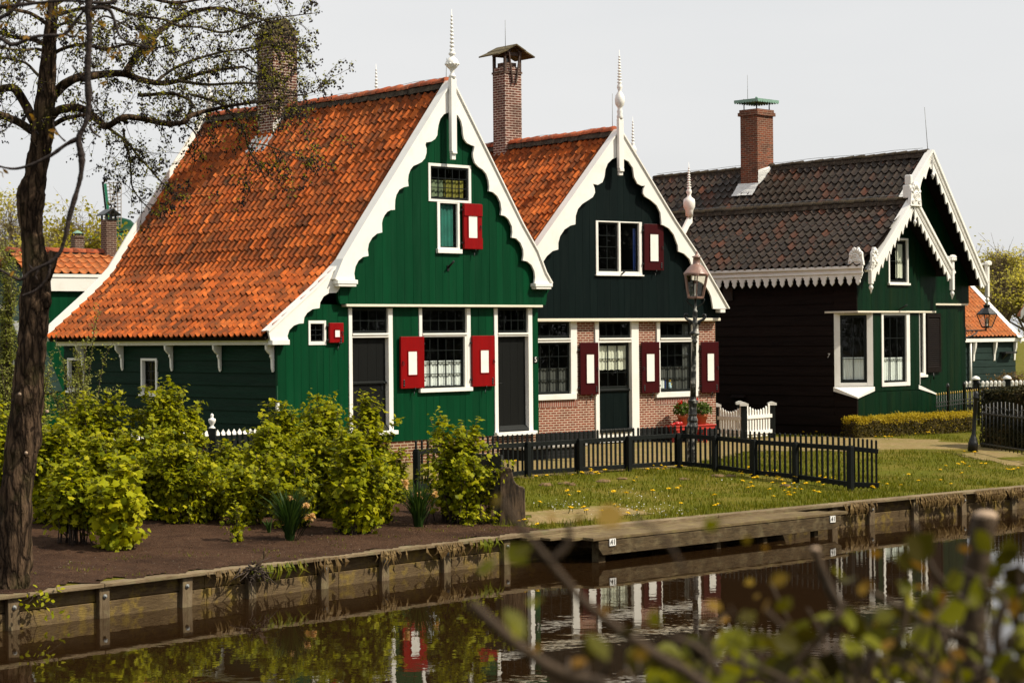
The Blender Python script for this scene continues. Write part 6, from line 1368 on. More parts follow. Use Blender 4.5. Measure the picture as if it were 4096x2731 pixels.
for dx in (-.8,.8):
    for dy in (-.8,.8): m = MB(); m.tube([(2+w_*dx,.6+w_+w_*dy,P.z+190*k),(2+w_*dx,.6+w_+w_*dy,P.z+224*k)], .025, 4); m.build('cap_post', MT['iron'], ch)
# pale gable at the far left border
P = atd((10,1330), 52); gs = empty('pale_shed', (P.x, P.y, 0), 0, 'pale shed with grey roof edge half hidden behind the tree trunk', 'shed')
m = MB(); m.box(.15, .72, 0, .1, -.8, P.z+.3); m.build('wall', MT['white'], gs); m = MB(); m.prism([(-1.6,P.z+1.6),(.15,P.z+.55),(1.0,P.z-1.6),(.75,P.z-1.7),(-.1,P.z+.3),(-1.7,P.z+1.2)], -.15, 2.5); m.build('roof', MT['siding2'], gs); m = MB(); m.beam((.12,-.2,P.z+.6),(-1.6,-.2,P.z+1.65),.06,.16,(0,1,0)); m.build('bargeboard', MT['white'], gs)
# windmill far behind
Y = 250; hub = atd(z6(1395,760), Y); wm = empty('windmill', (hub.x, hub.y+2.0, -.6), 0, 'distant green windmill of which one lattice sail rises behind the capped chimney', 'windmill'); hz_ = hub.z+.6
m = MB(); m.lathe([(5.2,0),(3.2,hz_-2.0)], (0,2.5,0), 8, False); m.build('tower', MT['green2'], wm); m = MB(); m.lathe([(3.4,hz_-2.0),(3.6,hz_-1.6),(3.2,hz_+.6),(1.6,hz_+2.2),(.2,hz_+2.6)], (0,2.5,0), 12); m.build('cap', MT['green'], wm); m = MB(); m.lathe([(3.75,hz_-2.3),(3.75,hz_-1.7)], (0,2.5,0), 12, False); m.build('cap_rim', MT['white'], wm)
tip = atd(z6(1325,112), Y)-Vector((hub.x, hub.y+2, -.6)); ang0 = atan2(tip.z-hz_, tip.x); Ls = Vector((tip.x, 0, tip.z-hz_)).length
MT['sail_green'] = paint('sail_green', (.02,.22,.12), .5); MT['sail_grey'] = paint('sail_lattice', (.30,.24,.20), .8)
for q in range(4):
    a = ang0+q*pi/2; d = Vector((cos(a), 0, sin(a))); s = Vector((d.z, 0, -d.x)); c = Vector((0, -2.2, hz_))
    m = MB(); m.beam(c, c+d*Ls, .28, .28, (0,1,0)); sp = m.build('sail', MT['sail_green'], wm)
    m = MB()
    for i in range(14): t = .12+.88*i/13; m.beam(c+d*Ls*t, c+d*Ls*t+s*(1.3+.7*t), .10, .10, (0,1,0))
    for j in (1, 2, 3, 4): m.beam(c+d*Ls*.12+s*(1.38*j/4), c+d*Ls+s*(2.0*j/4), .09, .09, (0,1,0))
    m.build('lattice', MT['sail_grey'], sp)
    m = MB()
    for i in range(12): t = .15+.85*i/11; m.obox(c+d*Ls*t-s*.30, d*.28, s*.12, (0,.03,0))
    m.build('leading_board', MT['sash'], sp)
# ------------------------------------------------------------------ vegetation
LOB = np.array([(0,-.08,.03),(0,-.5,0),(.42,-.33,-.09),(.34,-.05,-.04),(.50,.16,-.10),(.22,.22,-.03),(0,.56,-.05),(-.22,.22,-.03),(-.50,.16,-.10),(-.34,-.05,-.04),(-.42,-.33,-.09)])
LOBF = [(0,i,i+1) for i in range(1,10)]+[(0,10,1)]
OVAL = np.array([(0,-.5,0),(.24,-.2,.04),(.27,.12,.03),(0,.5,-.05),(-.27,.12,.03),(-.24,-.2,.04)]); OVALF = [(0,1,2,3),(0,3,4,5)]
MT['currant'] = leaf_mat('currant_leaf', [(.045,.070,.003),(.175,.195,.004),(.29,.295,.006),(.42,.385,.012)], .38)
MT['currant_bright'] = leaf_mat('bright_currant_leaf', [(.16,.19,.005),(.34,.35,.008),(.48,.44,.015)], .40)
MT['currant_flower'] = leaf_mat('currant_catkin', [(.28,.19,.04),(.36,.24,.06)], .3)
MT['daffodil'] = leaf_mat('daffodil_leaf', [(.012,.030,.008),(.028,.060,.014),(.055,.095,.022)], .25, .5)
MT['withered'] = leaf_mat('withered_petal', [(.55,.33,.13),(.70,.45,.20)], .3)
MT['alder_leaf'] = leaf_mat('alder_leaf', [(.13,.14,.012),(.25,.25,.025),(.36,.34,.05)], .5)
MT['cone'] = paint('alder_cone', (.016,.009,.008), .85, .4, 20, 40, .3)
MT['hawthorn'] = leaf_mat('hawthorn_leaf', [(.12,.14,.015),(.24,.26,.05),(.42,.42,.18)], .45)
MT['willow'] = leaf_mat('willow_leaf', [(.30,.28,.04),(.48,.43,.09),(.58,.51,.16)], .5)
MT['spring'] = leaf_mat('spring_leaf', [(.19,.18,.015),(.34,.30,.025),(.46,.38,.06)], .5)
MT['yew'] = leaf_mat('dark_hedge_leaf', [(.012,.014,.006),(.030,.030,.010),(.075,.05,.016)], .15)
MT['hedge_green'] = leaf_mat('box_hedge_leaf', [(.035,.032,.006),(.085,.065,.010),(.12,.085,.02)], .25)
MT['hedge_gold'] = leaf_mat('golden_hedge_tip', [(.26,.19,.010),(.40,.29,.015),(.46,.36,.03)], .35)
MT['blade'] = leaf_mat('grass_blade', [(.062,.082,.004),(.115,.128,.006),(.20,.18,.018)], .3)
MT['yellow_petal'] = leaf_mat('dandelion_petal', [(.78,.50,.01),(.88,.62,.02)], .2)
MT['daisy'] = leaf_mat('daisy_petal', [(.75,.75,.72),(.80,.80,.84)], .2)
MT['drygrass'] = leaf_mat('dry_grass', [(.085,.050,.018),(.20,.135,.055)], .2)
MT['fore_leaf'] = leaf_mat('foreground_leaf', [(.020,.015,.003),(.055,.046,.004),(.13,.135,.006),(.23,.22,.010)], .42)
MT['fore_bud'] = leaf_mat('foreground_bud', [(.15,.075,.012),(.22,.12,.02),(.22,.16,.015)], .35)
MT['nearbud'] = leaf_mat('opening_bud', [(.22,.11,.02),(.30,.18,.03)], .4)
MT['dark_wood'] = leaf_mat('unseen_wood_leaf', [(.02,.03,.008),(.05,.065,.015)], .3)

def stems_shrub(name, lab, base, h, rw, n, leaf, mat='currant', seed=1, lean=(0,0), dens=1.0, group='currant shrubs in the soil bed', droop=.1, low=.22, flowers=True, stem_r=.011, shape=LOB, faces=LOBF, top_flat=1.0, cat='shrub', spread=1.0):
    g = np.random.default_rng(seed); r = random.Random(seed); root = empty(name, base, 0, lab, cat, group)
    st = MB(); pos = []; out = []; fl = []
    for i in range(n):
        a = r.uniform(0, 2*pi); el = r.uniform(.15, 1.0)**.7*pi/2; rr = r.uniform(.50, 1.10)
        if r.random() < .10: el = r.uniform(1.15, 1.5); rr = r.uniform(1.08, 1.28)
        e = Vector((cos(a)*cos(el)*rw*rr*1.08+lean[0], sin(a)*cos(el)*rw*rr*.95+lean[1], h*(.30+.70*sin(el)*rr*top_flat)))
        b = Vector((cos(a)*r.uniform(.02,.45)*rw*spread, sin(a)*r.uniform(.02,.40)*rw*spread, -.03)); P = []
        K = 7
        for k in range(K):
            t = k/(K-1); q = b.lerp(e, t); bow = sin(pi*t)*.12*h; q += Vector((-cos(a)*bow*.4, -sin(a)*bow*.4, bow*.6)); q += Vector((r.gauss(0,.012), r.gauss(0,.012), r.gauss(0,.01))); P.append(q)
        st.tube(P, [stem_r*(1-.75*k/(K-1)) for k in range(K)], 4)
        L = (e-b).length; m_ = int(L/.054*dens)
        for k in range(m_):
            t = low+(1-low)*(k+r.random())/m_; i0 = min(K-2, int(t*(K-1))); q = P[i0].lerp(P[i0+1], t*(K-1)-i0)
            if r.random() < .45:                 # short side twig
                d = Vector((r.gauss(0,1), r.gauss(0,1), r.gauss(.2,.7))).normalized()*r.uniform(.08,.24)*(1.1-.4*t); q2 = q+d
                st.tube([q, q2], [.004,.002], 3, cap=False); cl = [q2, q.lerp(q2, .55)]
            else: cl = [q]
            for c in cl:
                for _ in range(r.randint(2, 4)):
                    o = Vector((r.gauss(0,1), r.gauss(0,1), r.gauss(0,.7)))*leaf*.55; pos.append(c+o); out.append((c-Vector((lean[0]*.5, lean[1]*.5, h*.45))).normalized()*.55+Vector((SUNV.x*.3, SUNV.y*.3, .75)))
            if flowers and r.random() < .05*dens: fl.append(q)
    st.build('stems', MT['stem'], root)
    L = np.array([tuple(p) for p in pos]); U = np.array([tuple(p) for p in out]); m = len(L); b = NPB()
    b.stamp(shape, faces, (rots(g, m, .55, U)*(leaf*g.uniform(.42,1.3,m))[:,None,None], L), np.clip(g.normal(.5,.24,m), 0, 1)); b.build('foliage', MT[mat], root)
    if fl:
        k = 8; FL_ = np.repeat(np.array([tuple(p) for p in fl]), k, 0); FL_[:,2] -= np.tile(np.linspace(.01,.085,k), len(fl)); FL_ += g.normal(size=FL_.shape)*.006; b = NPB(); b.stamp(OVAL, OVALF, (rots(g, len(FL_), 1.0)*.016, FL_), g.uniform(0,1,len(FL_))); tag(b.build('flower_strings', MT['currant_flower'], root), kind='stuff')
    return root
def shr(lab, bx, by, topy, hw, n, leaf, seed, **kw):
    by += 22 if by < 1200 else 0; P = gnd(V_(bx, by)); k = P.y/4573; topy += 16
    return stems_shrub('currant_shrub', lab, P, (by-topy)*k*.97, hw*k*(1.22 if n > 10 else 1), int(n*1.35) if n > 10 else n, leaf*1.3, seed=seed, **{**dict(low=.06), **kw})
shr('wide tall green shrub directly right of the tree trunk, below the far side window', 215, 1130, 905, 118, 60, .062, 1)
shr('tall green shrub with a high shoot just below the middle side window', 375, 1128, 890, 105, 58, .062, 2)
shr('green shrub rising in front of the side wall right of the middle side window', 445, 1118, 925, 46, 30, .060, 3)
shr('low rounded green shrub below the white urn post', 528, 1125, 1010, 72, 42, .060, 4)
shr('yellow-green shrub in front of the green house corner', 645, 1140, 928, 88, 50, .064, 5)
shr('yellow-green shrub with tall thin shoots left of the left-hand black door', 742, 1130, 905, 92, 52, .062, 6)
shr('shrub with a tall shoot standing against the left-hand black door', 850, 1140, 918, 66, 40, .062, 7)
shr('green shrub between the red shutters and the daffodil clump, beside the black fence', 905, 1132, 1018, 46, 26, .056, 8)
shr('near bright yellow-green shrub with large leaves beside the trunk', 272, 1262, 1052, 66, 26, .092, 9, mat='currant_bright', lean=(.05,-.05), dens=.8)
shr('dark low shrub at the foot of the tree trunk with bare stems showing', 175, 1250, 1060, 92, 26, .072, 10, low=.35)
shr('full green shrub at the front of the bed between the two daffodil clumps', 815, 1226, 1008, 76, 46, .070, 11, low=.10)
shr('thin open green shrub in front of the black fence beside the old bench', 1052, 1200, 962, 106, 40, .066, 12, low=.15, dens=.8)
shr('spindly young shrub with few leaves in the bare soil', 545, 1245, 1130, 34, 7, .05, 13, spread=.2, dens=.6, flowers=False)
shr('green shrub left of the tree trunk at the picture edge', -10, 1180, 930, 95, 44, .066, 14)
shr('green shrub on the bed between the urn post and the dark daffodil clump', 585, 1165, 1040, 82, 42, .060, 15)
shr('dense green shrub in the middle of the bed behind the near bright shrub', 420, 1180, 1010, 92, 48, .062, 16)
shr('dense leafy shrub in front of the bright green house corner', 720, 1165, 975, 80, 44, .064, 17)
shr('dark green shrub filling the bed between the trunk shrub and the tall middle shrub', 300, 1160, 985, 90, 44, .066, 41)
shr('light green shrub in the bed below the white picket tips', 500, 1150, 1062, 80, 42, .064, 42)
shr('broad shrub right of the urn post in front of the wall corner', 620, 1150, 985, 74, 44, .066, 43)
shr('leafy shrub before the left-hand black door, behind the full front shrub', 790, 1168, 985, 86, 46, .068, 44)
shr('shrub at the back left of the bed beside the trunk', 120, 1180, 975, 72, 40, .066, 45)
shr('narrow shrub with a bare reddish shoot between trunk shrub and bright shrub', 225, 1195, 1005, 66, 34, .068, 46)
shr('small green shrub at the back of the bed beside the left fence end', 870, 1180, 1050, 50, 28, .064, 47)
shr('low leafy shrub filling the bed right of the near bright shrub', 352, 1172, 1030, 78, 34, .066, 51)
shr('low light green shrub filling the bed behind the spindly young shrub', 470, 1172, 1062, 74, 34, .064, 52)
shr('low shrub at the left side of the dense dark daffodil clump', 560, 1182, 1058, 68, 32, .064, 53)
shr('low shrub directly behind the dense dark daffodil clump', 668, 1188, 1040, 72, 34, .066, 54)
# weeds at the bench foot
P = gnd(V_(1085,1205)); stems_shrub('leafy_weed', 'low leafy green weeds at the foot of the old dark bench', P, .22, .42, 26, .06, 'currant', 31, group=None, flowers=False, low=.3, cat='weed')
P = gnd(V_(1122,1195)); stems_shrub('yellow_weed', 'small yellow-leaved sprig in front of the old dark bench', P, .42, .16, 9, .035, 'currant_bright', 32, group=None, flowers=False, low=.3, cat='weed')

def clump(name, lab, base, h, w, n, seed, flowers, mat='daffodil'):
    g = np.random.default_rng(seed); r = random.Random(seed); root = empty(name, base, 0, lab, 'daffodils', 'daffodil clumps in the soil bed'); V = []; F = []; m = MB()
    for i in range(n):
        a = r.uniform(0, 2*pi); sp = r.random()**.6; b = Vector((cos(a)*.14*sp*w, sin(a)*.10*sp*w, -.02)); H_ = h*r.uniform(.6,1.05); o = Vector((cos(a), sin(a), 0))*w*sp*r.uniform(.5,1.0)*(1.0 if r.random() < .85 else 1.7)
        s = Vector((-sin(a), cos(a), 0))*r.uniform(.010,.017); K = 5; vs = []
        for k in range(K):
            t = k/(K-1); c = b+o*t**1.9+Vector((0,0,H_*(t-.22*sp*t**3))); ww = s*(1-.82*t**3); vs += [c-ww, c+ww]
        m.add(vs, [(2*k, 2*k+1, 2*k+3, 2*k+2) for k in range(K-1)], True, r.random())
    m.build('leaves', MT[mat], root, rnd=True)
    for (x, z) in flowers:
        k = 22; c = np.array([x, -.05, z]); b = NPB(); b.stamp(OVAL, OVALF, (rots(g, k, 1.2)*.055, c+g.normal(size=(k,3))*.022), g.uniform(0,1,k)); b.build('withered_flower', MT['withered'], root)
        q = MB(); q.tube([(x*.3, 0, 0), (x*.8, -.03, z*.7), (x, -.05, z)], .005, 4); q.build('stalk', MT['daffodil'], root)
    return root
P = gnd(V_(666,1243)); clump('daffodil_clump', 'dense dark daffodil clump with withered orange blooms in the middle of the bed', P, .86, .40, 300, 1, [(.02,.62),(.24,.52),(.28,.34),(.34,.36),(-.05,.28)])
P = gnd(V_(962,1212)); clump('daffodil_clump', 'upright daffodil clump with orange withered blooms beside the thin shrub near the bench', P, .82, .40, 170, 2, [(-.20,.72),(-.19,.66),(.02,.50),(.26,.52)])
P = gnd(V_(540,1200)); clump('daffodil_clump', 'small sparse daffodil tuft left of the dense dark clump', P, .36, .12, 26, 3, [])
P = gnd(V_(618,1225)); clump('daffodil_clump', 'small pale daffodil tuft touching the left side of the dense dark clump', P, .30, .14, 18, 4, [])
P = gnd(V_(165,1190)); clump('daffodil_clump', 'daffodil leaves between the bare stems right of the trunk', P, .42, .2, 40, 5, [])

# ------------------------------------------------------------------ lawn grass, dandelions, daisies
rg = np.random.default_rng(11); pts = []; hts = []
def lawn_ok(x, y): return not (in_bed(x, y) or in_path(x, y) or in_pad(x, y))
for (t0, t1, s0, s1, n, hh) in ((-1.5, 11, .12, 9.5, 30000, 1.0), (9, 26, .12, 9.5, 30000, 1.0), (-1.5, 12, .08, .9, 4000, 1.5), (-1.5, 14, 5.0, 7.2, 2500, 1.6), (18, 30, 8, 12.5, 6000, 1.2)):
    for t, s in zip(rg.uniform(t0, t1, n), rg.uniform(s0, s1, n)):
        p = BM+D2*float(t)+N2*float(s); x, y = p.x, p.y
        if not lawn_ok(x, y): continue
        d = noise.noise(Vector((x*.7, y*.7, 5)))
        if d < -.28 and rg.random() < .75: continue
        pts.append((x, y, terrain(x, y))); hts.append(hh*(1+.9*max(0, d)))
for t, s in zip(rg.uniform(-9, -.2, 2600), rg.uniform(.1, 1.6, 2600)):      # sparse tufts in the soil near the cap board
    p = BM+D1*float(t)+N1*float(s)
    if noise.noise(Vector((p.x*2.2, p.y*2.2, 1))) > .22: pts.append((p.x, p.y, terrain(p.x, p.y))); hts.append(.8)
pts = np.array(pts); hts = np.array(hts); m_ = len(pts)
BLADE = np.array([(-.5,0,0),(.5,0,0),(.35,.12,.55),(-.35,.12,.55),(0,.42,1.0)]); 
A = rots(rg, m_, .18); A[:,:,0] *= .013; hs = .058*hts*rg.uniform(.5,1.4,m_); A[:,:,1] *= (hs*.9)[:,None]; A[:,:,2] *= hs[:,None]
b = NPB(); b.stamp(BLADE, [(0,1,2,3)], (A, pts), np.clip(rg.normal(.5,.25,m_),0,1)); b.F.append((np.arange(m_)*5)[:,None]+np.array([3,2,4])[None,:]); o = b.build('grass_blades', MT['blade']); tag(o, 'short lawn grass growing between the fence and the canal edge', 'grass', kind='stuff')
dl = MB(); dl.lathe([(.004,0),(.004,.07)], (0,0,0), 4); dh = MB()
def dand_mesh():
    m = MB()
    for k in range(14):
        a = 2*pi*k/14; m.add([(0,0,.075),(.028*cos(a-.2),.028*sin(a-.2),.085),(.034*cos(a),.034*sin(a),.082),(.028*cos(a+.2),.028*sin(a+.2),.085)], [(0,1,2,3)], False, (k%5)/5)
    m.sphere((0,0,.084), .016, 6, 4, (1,1,.6), .4); return m
proto = None; dcount = 0
dz3 = [(8,905),(68,908),(210,888),(378,950),(50,1140),(735,970),(770,975),(798,965),(735,1000),(850,1008),(815,930),(815,942),(876,1058),(915,1025),(915,1047),(735,1085),(820,1165),(862,1160),(836,1110),(965,972),(1008,1027),(1047,990),(1092,1000),(1103,977),(1123,1035),(1118,1055),(1163,1045),(1086,1103),(1178,1082),(1203,1102),(1213,1120),(1055,1184),(1280,1147),(1225,1187),(1265,1225),(1268,1240),(1265,1255),(1322,1212),(1325,1168),(1327,1100),(1310,1050),(1388,1178),(1458,1117),(1543,1075),(1598,1103),(1647,1118),(1676,1052),(1627,1038),(1567,1050),(1735,1065),(1765,1048),(1527,1206),(1583,1220),(1080,1258),(1818,1097),(2187,1155),(2187,1166),(2260,1092),(445,1256),(60,1330),(452,1365),(484,1363),(22,1178),(1515,607),(1520,522),(1590,527),(1725,517),(1845,540),(1415,530),(1880,610),(1565,530)]
dz1 = [(848,868),(715,942),(843,930),(1155,930),(1242,915),(1312,852),(1345,877),(1365,900),(1412,900),(1430,886),(1457,917),(1527,888),(1850,997),(1915,957),(1215,1128),(1098,1127),(1085,1175),(1632,1137),(1775,1160),(2023,877),(2080,813),(2112,783),(2168,790),(2185,808),(2140,865),(2213,857),(2233,850),(2088,1137),(2277,1102),(1648,1280),(1918,1352),(1775,1397),(1318,1357),(1295,1335),(1098,1340),(1150,1330),(1495,1367),(1697,1322),(745,1513),(585,1482),(522,1487),(380,1463),(740,1262),(990,655),(480,772)]
dz5 = [(55,1312),(725,1322),(790,1315),(818,1300),(865,1290),(885,1297),(905,1322),(1005,1290),(1190,1298),(1212,1280),(1230,1283),(1130,1277),(570,1365),(605,1363),(527,1363),(460,1362),(180,1392),(1245,1497),(1345,1510),(815,1332),(935,1322),(1310,1290),(1152,1285),(850,1308)]
dcoords = [z3(*p) for p in dz3]+[z1(*p) for p in dz1]+[z5(*p) for p in dz5]+[c9(*p) for p in [(1830,220),(1895,237),(1972,178),(1822,147),(1930,117),(1960,103),(1982,113),(2005,125),(1855,123),(2240,145),(2255,150),(2290,153),(2320,147),(2085,105),(2113,108),(2045,37),(1690,220),(1580,245),(1490,240),(1625,180)]]
for i, p in enumerate(dcoords):
    q = gnd(p)
    if proto is None:
        proto = empty('dandelion', q, 0, 'yellow dandelion in bloom in the grass by the houses', 'dandelion', 'dandelions in the grass'); f_ = dand_mesh().build('flower_head', MT['yellow_petal'], proto, rnd=True); s_ = MB(); s_.lathe([(.004,0),(.004,.075)], (0,0,0), 4); sk = s_.build('stalk', MT['blade'], proto); dk = [f_, sk]
    else:
        r_ = proto.copy(); C.objects.link(r_); r_.location = q; r_.rotation_euler = (random.uniform(-.3,.3), random.uniform(-.3,.3), random.uniform(0,6)); sc_ = random.uniform(1.0,1.5); r_.scale = (sc_,)*3
        for c in dk: k = c.copy(); C.objects.link(k); k.parent = r_
pd = []
for (cx, cy, n, sx, sy) in ((1290,1165,70,60,14),(1500,1175,90,110,16),(1470,1140,30,90,12),(1380,1130,26,200,40),(1850,1110,14,200,25),(1650,1115,20,90,20)):
    for _ in range(n): pd.append(tuple(gnd(V_(cx+rg.normal()*sx*.5, cy+rg.normal()*sy*.5), .035)))
pd = np.array(pd); DA = np.array([(-.5,-.5,0),(.5,-.5,0),(.5,.5,0),(-.5,.5,0)]); b = NPB(); b.stamp(DA, [(0,1,2,3)], (rots(rg, len(pd), .35)*.017, pd), rg.uniform(0,1,len(pd))); tag(b.build('daisies', MT['daisy']), 'scattered tiny white and pale blue flowers in the lawn', 'flowers', kind='stuff')
MT['clod'] = paint('dry_clod', (.16,.10,.045), .95, .4, 15, 20, .8)
for i, (p, s_) in enumerate([(z1(830,1005), .10), (z1(1110,1000), .08), (z1(1035,985), .08), (z1(1500,960), .10), (z1(1730,930), .07), (z3(468,985), .10), (z3(600,985), .09), (z3(1230,1095), .09), (z3(100,1020), .08)]):
    q = gnd(p); m = MB(); m.sphere((q.x, q.y, q.z+.005), s_, 9, 6, (1.5,1.1,.45)); m.v = [(x+.03*noise.noise(Vector((x*22,y*22,z*22))), y+.03*noise.noise(Vector((x*22,y*22,z*22+5))), z+.03*noise.noise(Vector((x*25,y*25,z*25+9)))) for x, y, z in m.v]
    tag(m.build('soil_clod', MT['clod']), 'small brown clod of dug earth lying on the lawn', 'clod', 'earth clods on the lawn')
def hang(px, n, l, seed, mat='drygrass'):
    g = np.random.default_rng(seed)
    m = MB()
    for i in range(n):
        x = px+g.normal()*.16; y = -.10-g.uniform(0,.02); L = l*g.uniform(.4,1); w = .0028; m.add([(x-w,y,.43),(x+w,y,.43),(x+w*.8+g.normal()*.03,y-.04,.43-L*.5),(x-w*.8+g.normal()*.03,y-.04,.43-L*.5),(x+g.normal()*.06,y-.02,.43-L)], [(0,1,2,3),(3,2,4)], False, g.random())
    return m
walls = [o for o in bpy.data.objects if o.name.startswith('timber_retaining_wall')]
for i, px in enumerate(along(BM, D2, [(1960,1180),(2120,1170),(2145,1165),(2180,1160),(2245,1150),(2285,1148),(2330,1145)])): hang(px, 50, .28, 40+i).build('hanging_grass', MT['drygrass'], walls[1], rnd=True)
for i, px in enumerate(along(A1, D1, [(590,1330),(735,1300),(510,1345),(640,1325),(1035,1270),(1010,1272),(1110,1262),(880,1300)])): hang(px, 22, .26, 60+i).build('hanging_grass', MT['blade'] if i % 3 == 0 else MT['drygrass'], walls[0], rnd=True)
P = atd(c7(1655,870), BL.lerp(BM, .45).y); r_ = random.Random(4); xx = along(A1, D1, [(566,1325)])[0]
rb_ = empty('root_tangle', Vector((A1.x, A1.y, WZ)).to_3d()+Vector((D1.x, D1.y, 0))*xx, atan2(D1.y, D1.x), 'tangled dark roots and stump sprout hanging over the wall of the soil bed', 'roots'); m = MB()
for i in range(46):
    p = Vector((r_.gauss(0,.10), -.12, .36+r_.gauss(0,.05))); q = p+Vector((r_.gauss(0,.16), -abs(r_.gauss(0,.10)), r_.gauss(-.08,.10))); m.tube([p, (p+q)/2+Vector((r_.gauss(0,.04),-.03,.02)), q], [.012,.008,.003], 4)
m.build('roots', MT['stem'], rb_); m = MB(); m.tube([(.08,-.05,.34),(.16,-.08,.46),(.24,-.10,.60)], [.035,.03,.025], 7); m.build('sprout', MT['bark'], rb_)
# small leafy sprig growing out of the wall on the far left
xx = along(A1, D1, [(75,1395)])[0]; sp = empty('wall_sprig', Vector((A1.x, A1.y, WZ)).to_3d()+Vector((D1.x, D1.y, 0))*xx, atan2(D1.y, D1.x), 'leafy alder sprig sprouting from the plank wall below the tree', 'sprig'); m = MB(); ps = []
for i in range(9):
    e = Vector((r_.uniform(-.35,.40), -.14-r_.random()*.12, .30+r_.gauss(0,.10))); m.tube([(0,-.03,.40), e*.5+Vector((0,-.05,.2)), e], [.006,.004,.002], 3)
    for k in range(4): ps.append(tuple(e+Vector((r_.gauss(0,.05), r_.gauss(0,.03), r_.gauss(0,.04)))))
m.build('twigs', MT['twig'], sp); b = NPB(); b.stamp(OVAL, OVALF, (rots(rg, len(ps), .7, (0,-.5,.7))*.075, np.array(ps)), rg.uniform(.3,1,len(ps))); b.build('leaves', MT['currant'], sp)

# ------------------------------------------------------------------ alder tree on the left
TB = gnd(V_(34,1350)); TY = TB.y
tree = empty('alder_tree', TB, 0, 'tall alder with thick dark trunk, hanging black cones and sparse young leaves', 'tree')
def tp(px, Y): return atd(V_(*px), Y)-TB
trunk = [(26,1395,46),(31,1350,41),(34,1300,38),(37,1154,38),(46,1070,37.5),(58,975,37),(64,900,36),(70,835,34),(75,760,33),(81,690,34.5),(84,640,31.5),(79,580,28),(72,530,25.5),(70,500,27),(69,470,32),(71,440,32.5),(79,418,27.5),(83,400,25),(91,342,24.5),(99,290,25.5),(107,205,21.5),(112,130,17.5),(116,68,14.5),(122,0,11),(126,-80,9),(130,-170,6)]
tk = TY/4573; P3 = [tp((x,y), TY) for x, y, r in trunk]; R3_ = [r*tk for x, y, r in trunk]
def dens(P, R, n=6):
    PP, RR = [], []
    for i in range(len(P)-1):
        p0, p1, p2, p3 = P[max(i-1,0)], P[i], P[i+1], P[min(i+2,len(P)-1)]
        for k in range(n):
            t = k/n; PP.append(.5*((2*p1)+(p2-p0)*t+(2*p0-5*p1+4*p2-p3)*t*t+(3*p1-p0-3*p2+p3)*t**3)); RR.append(R[i]+(R[i+1]-R[i])*t)
    return PP+[P[-1]], RR+[R[-1]]
PP, RR = dens(P3, R3_, 8); m = MB(); m.tube(PP, RR, 30, wob=.16); 
for (x, y, s_) in ((28,985,.07),(26,1035,.06),(104,690,.07),(72,770,.08),(10,1290,.10),(50,1335,.10)): 
    c = tp((x,y), TY-.12); m.sphere((c.x, c.y+.04, c.z), s_, 10, 8, (1,.8,1.6))
tr_ = m.build('trunk', MT['bark'], tree)
m = MB(); kn = [tp(p, TY) for p in ((102,640),(116,606),(125,578))]; m.tube(kn, [.085,.07,.058], 12, wob=.2); m.build('cut_stub', MT['bark'], tree)
for (x, y) in ((60,1040),(108,945),(45,905)): c = tp((x,y), TY-.20); m = MB(); m.sphere((c.x, c.y, c.z), .022, 6, 5); m.build('bark_scar', MT['cutwood'], tree)
def C1(l): return [(x*.3418, y*.3418) for x, y in l]
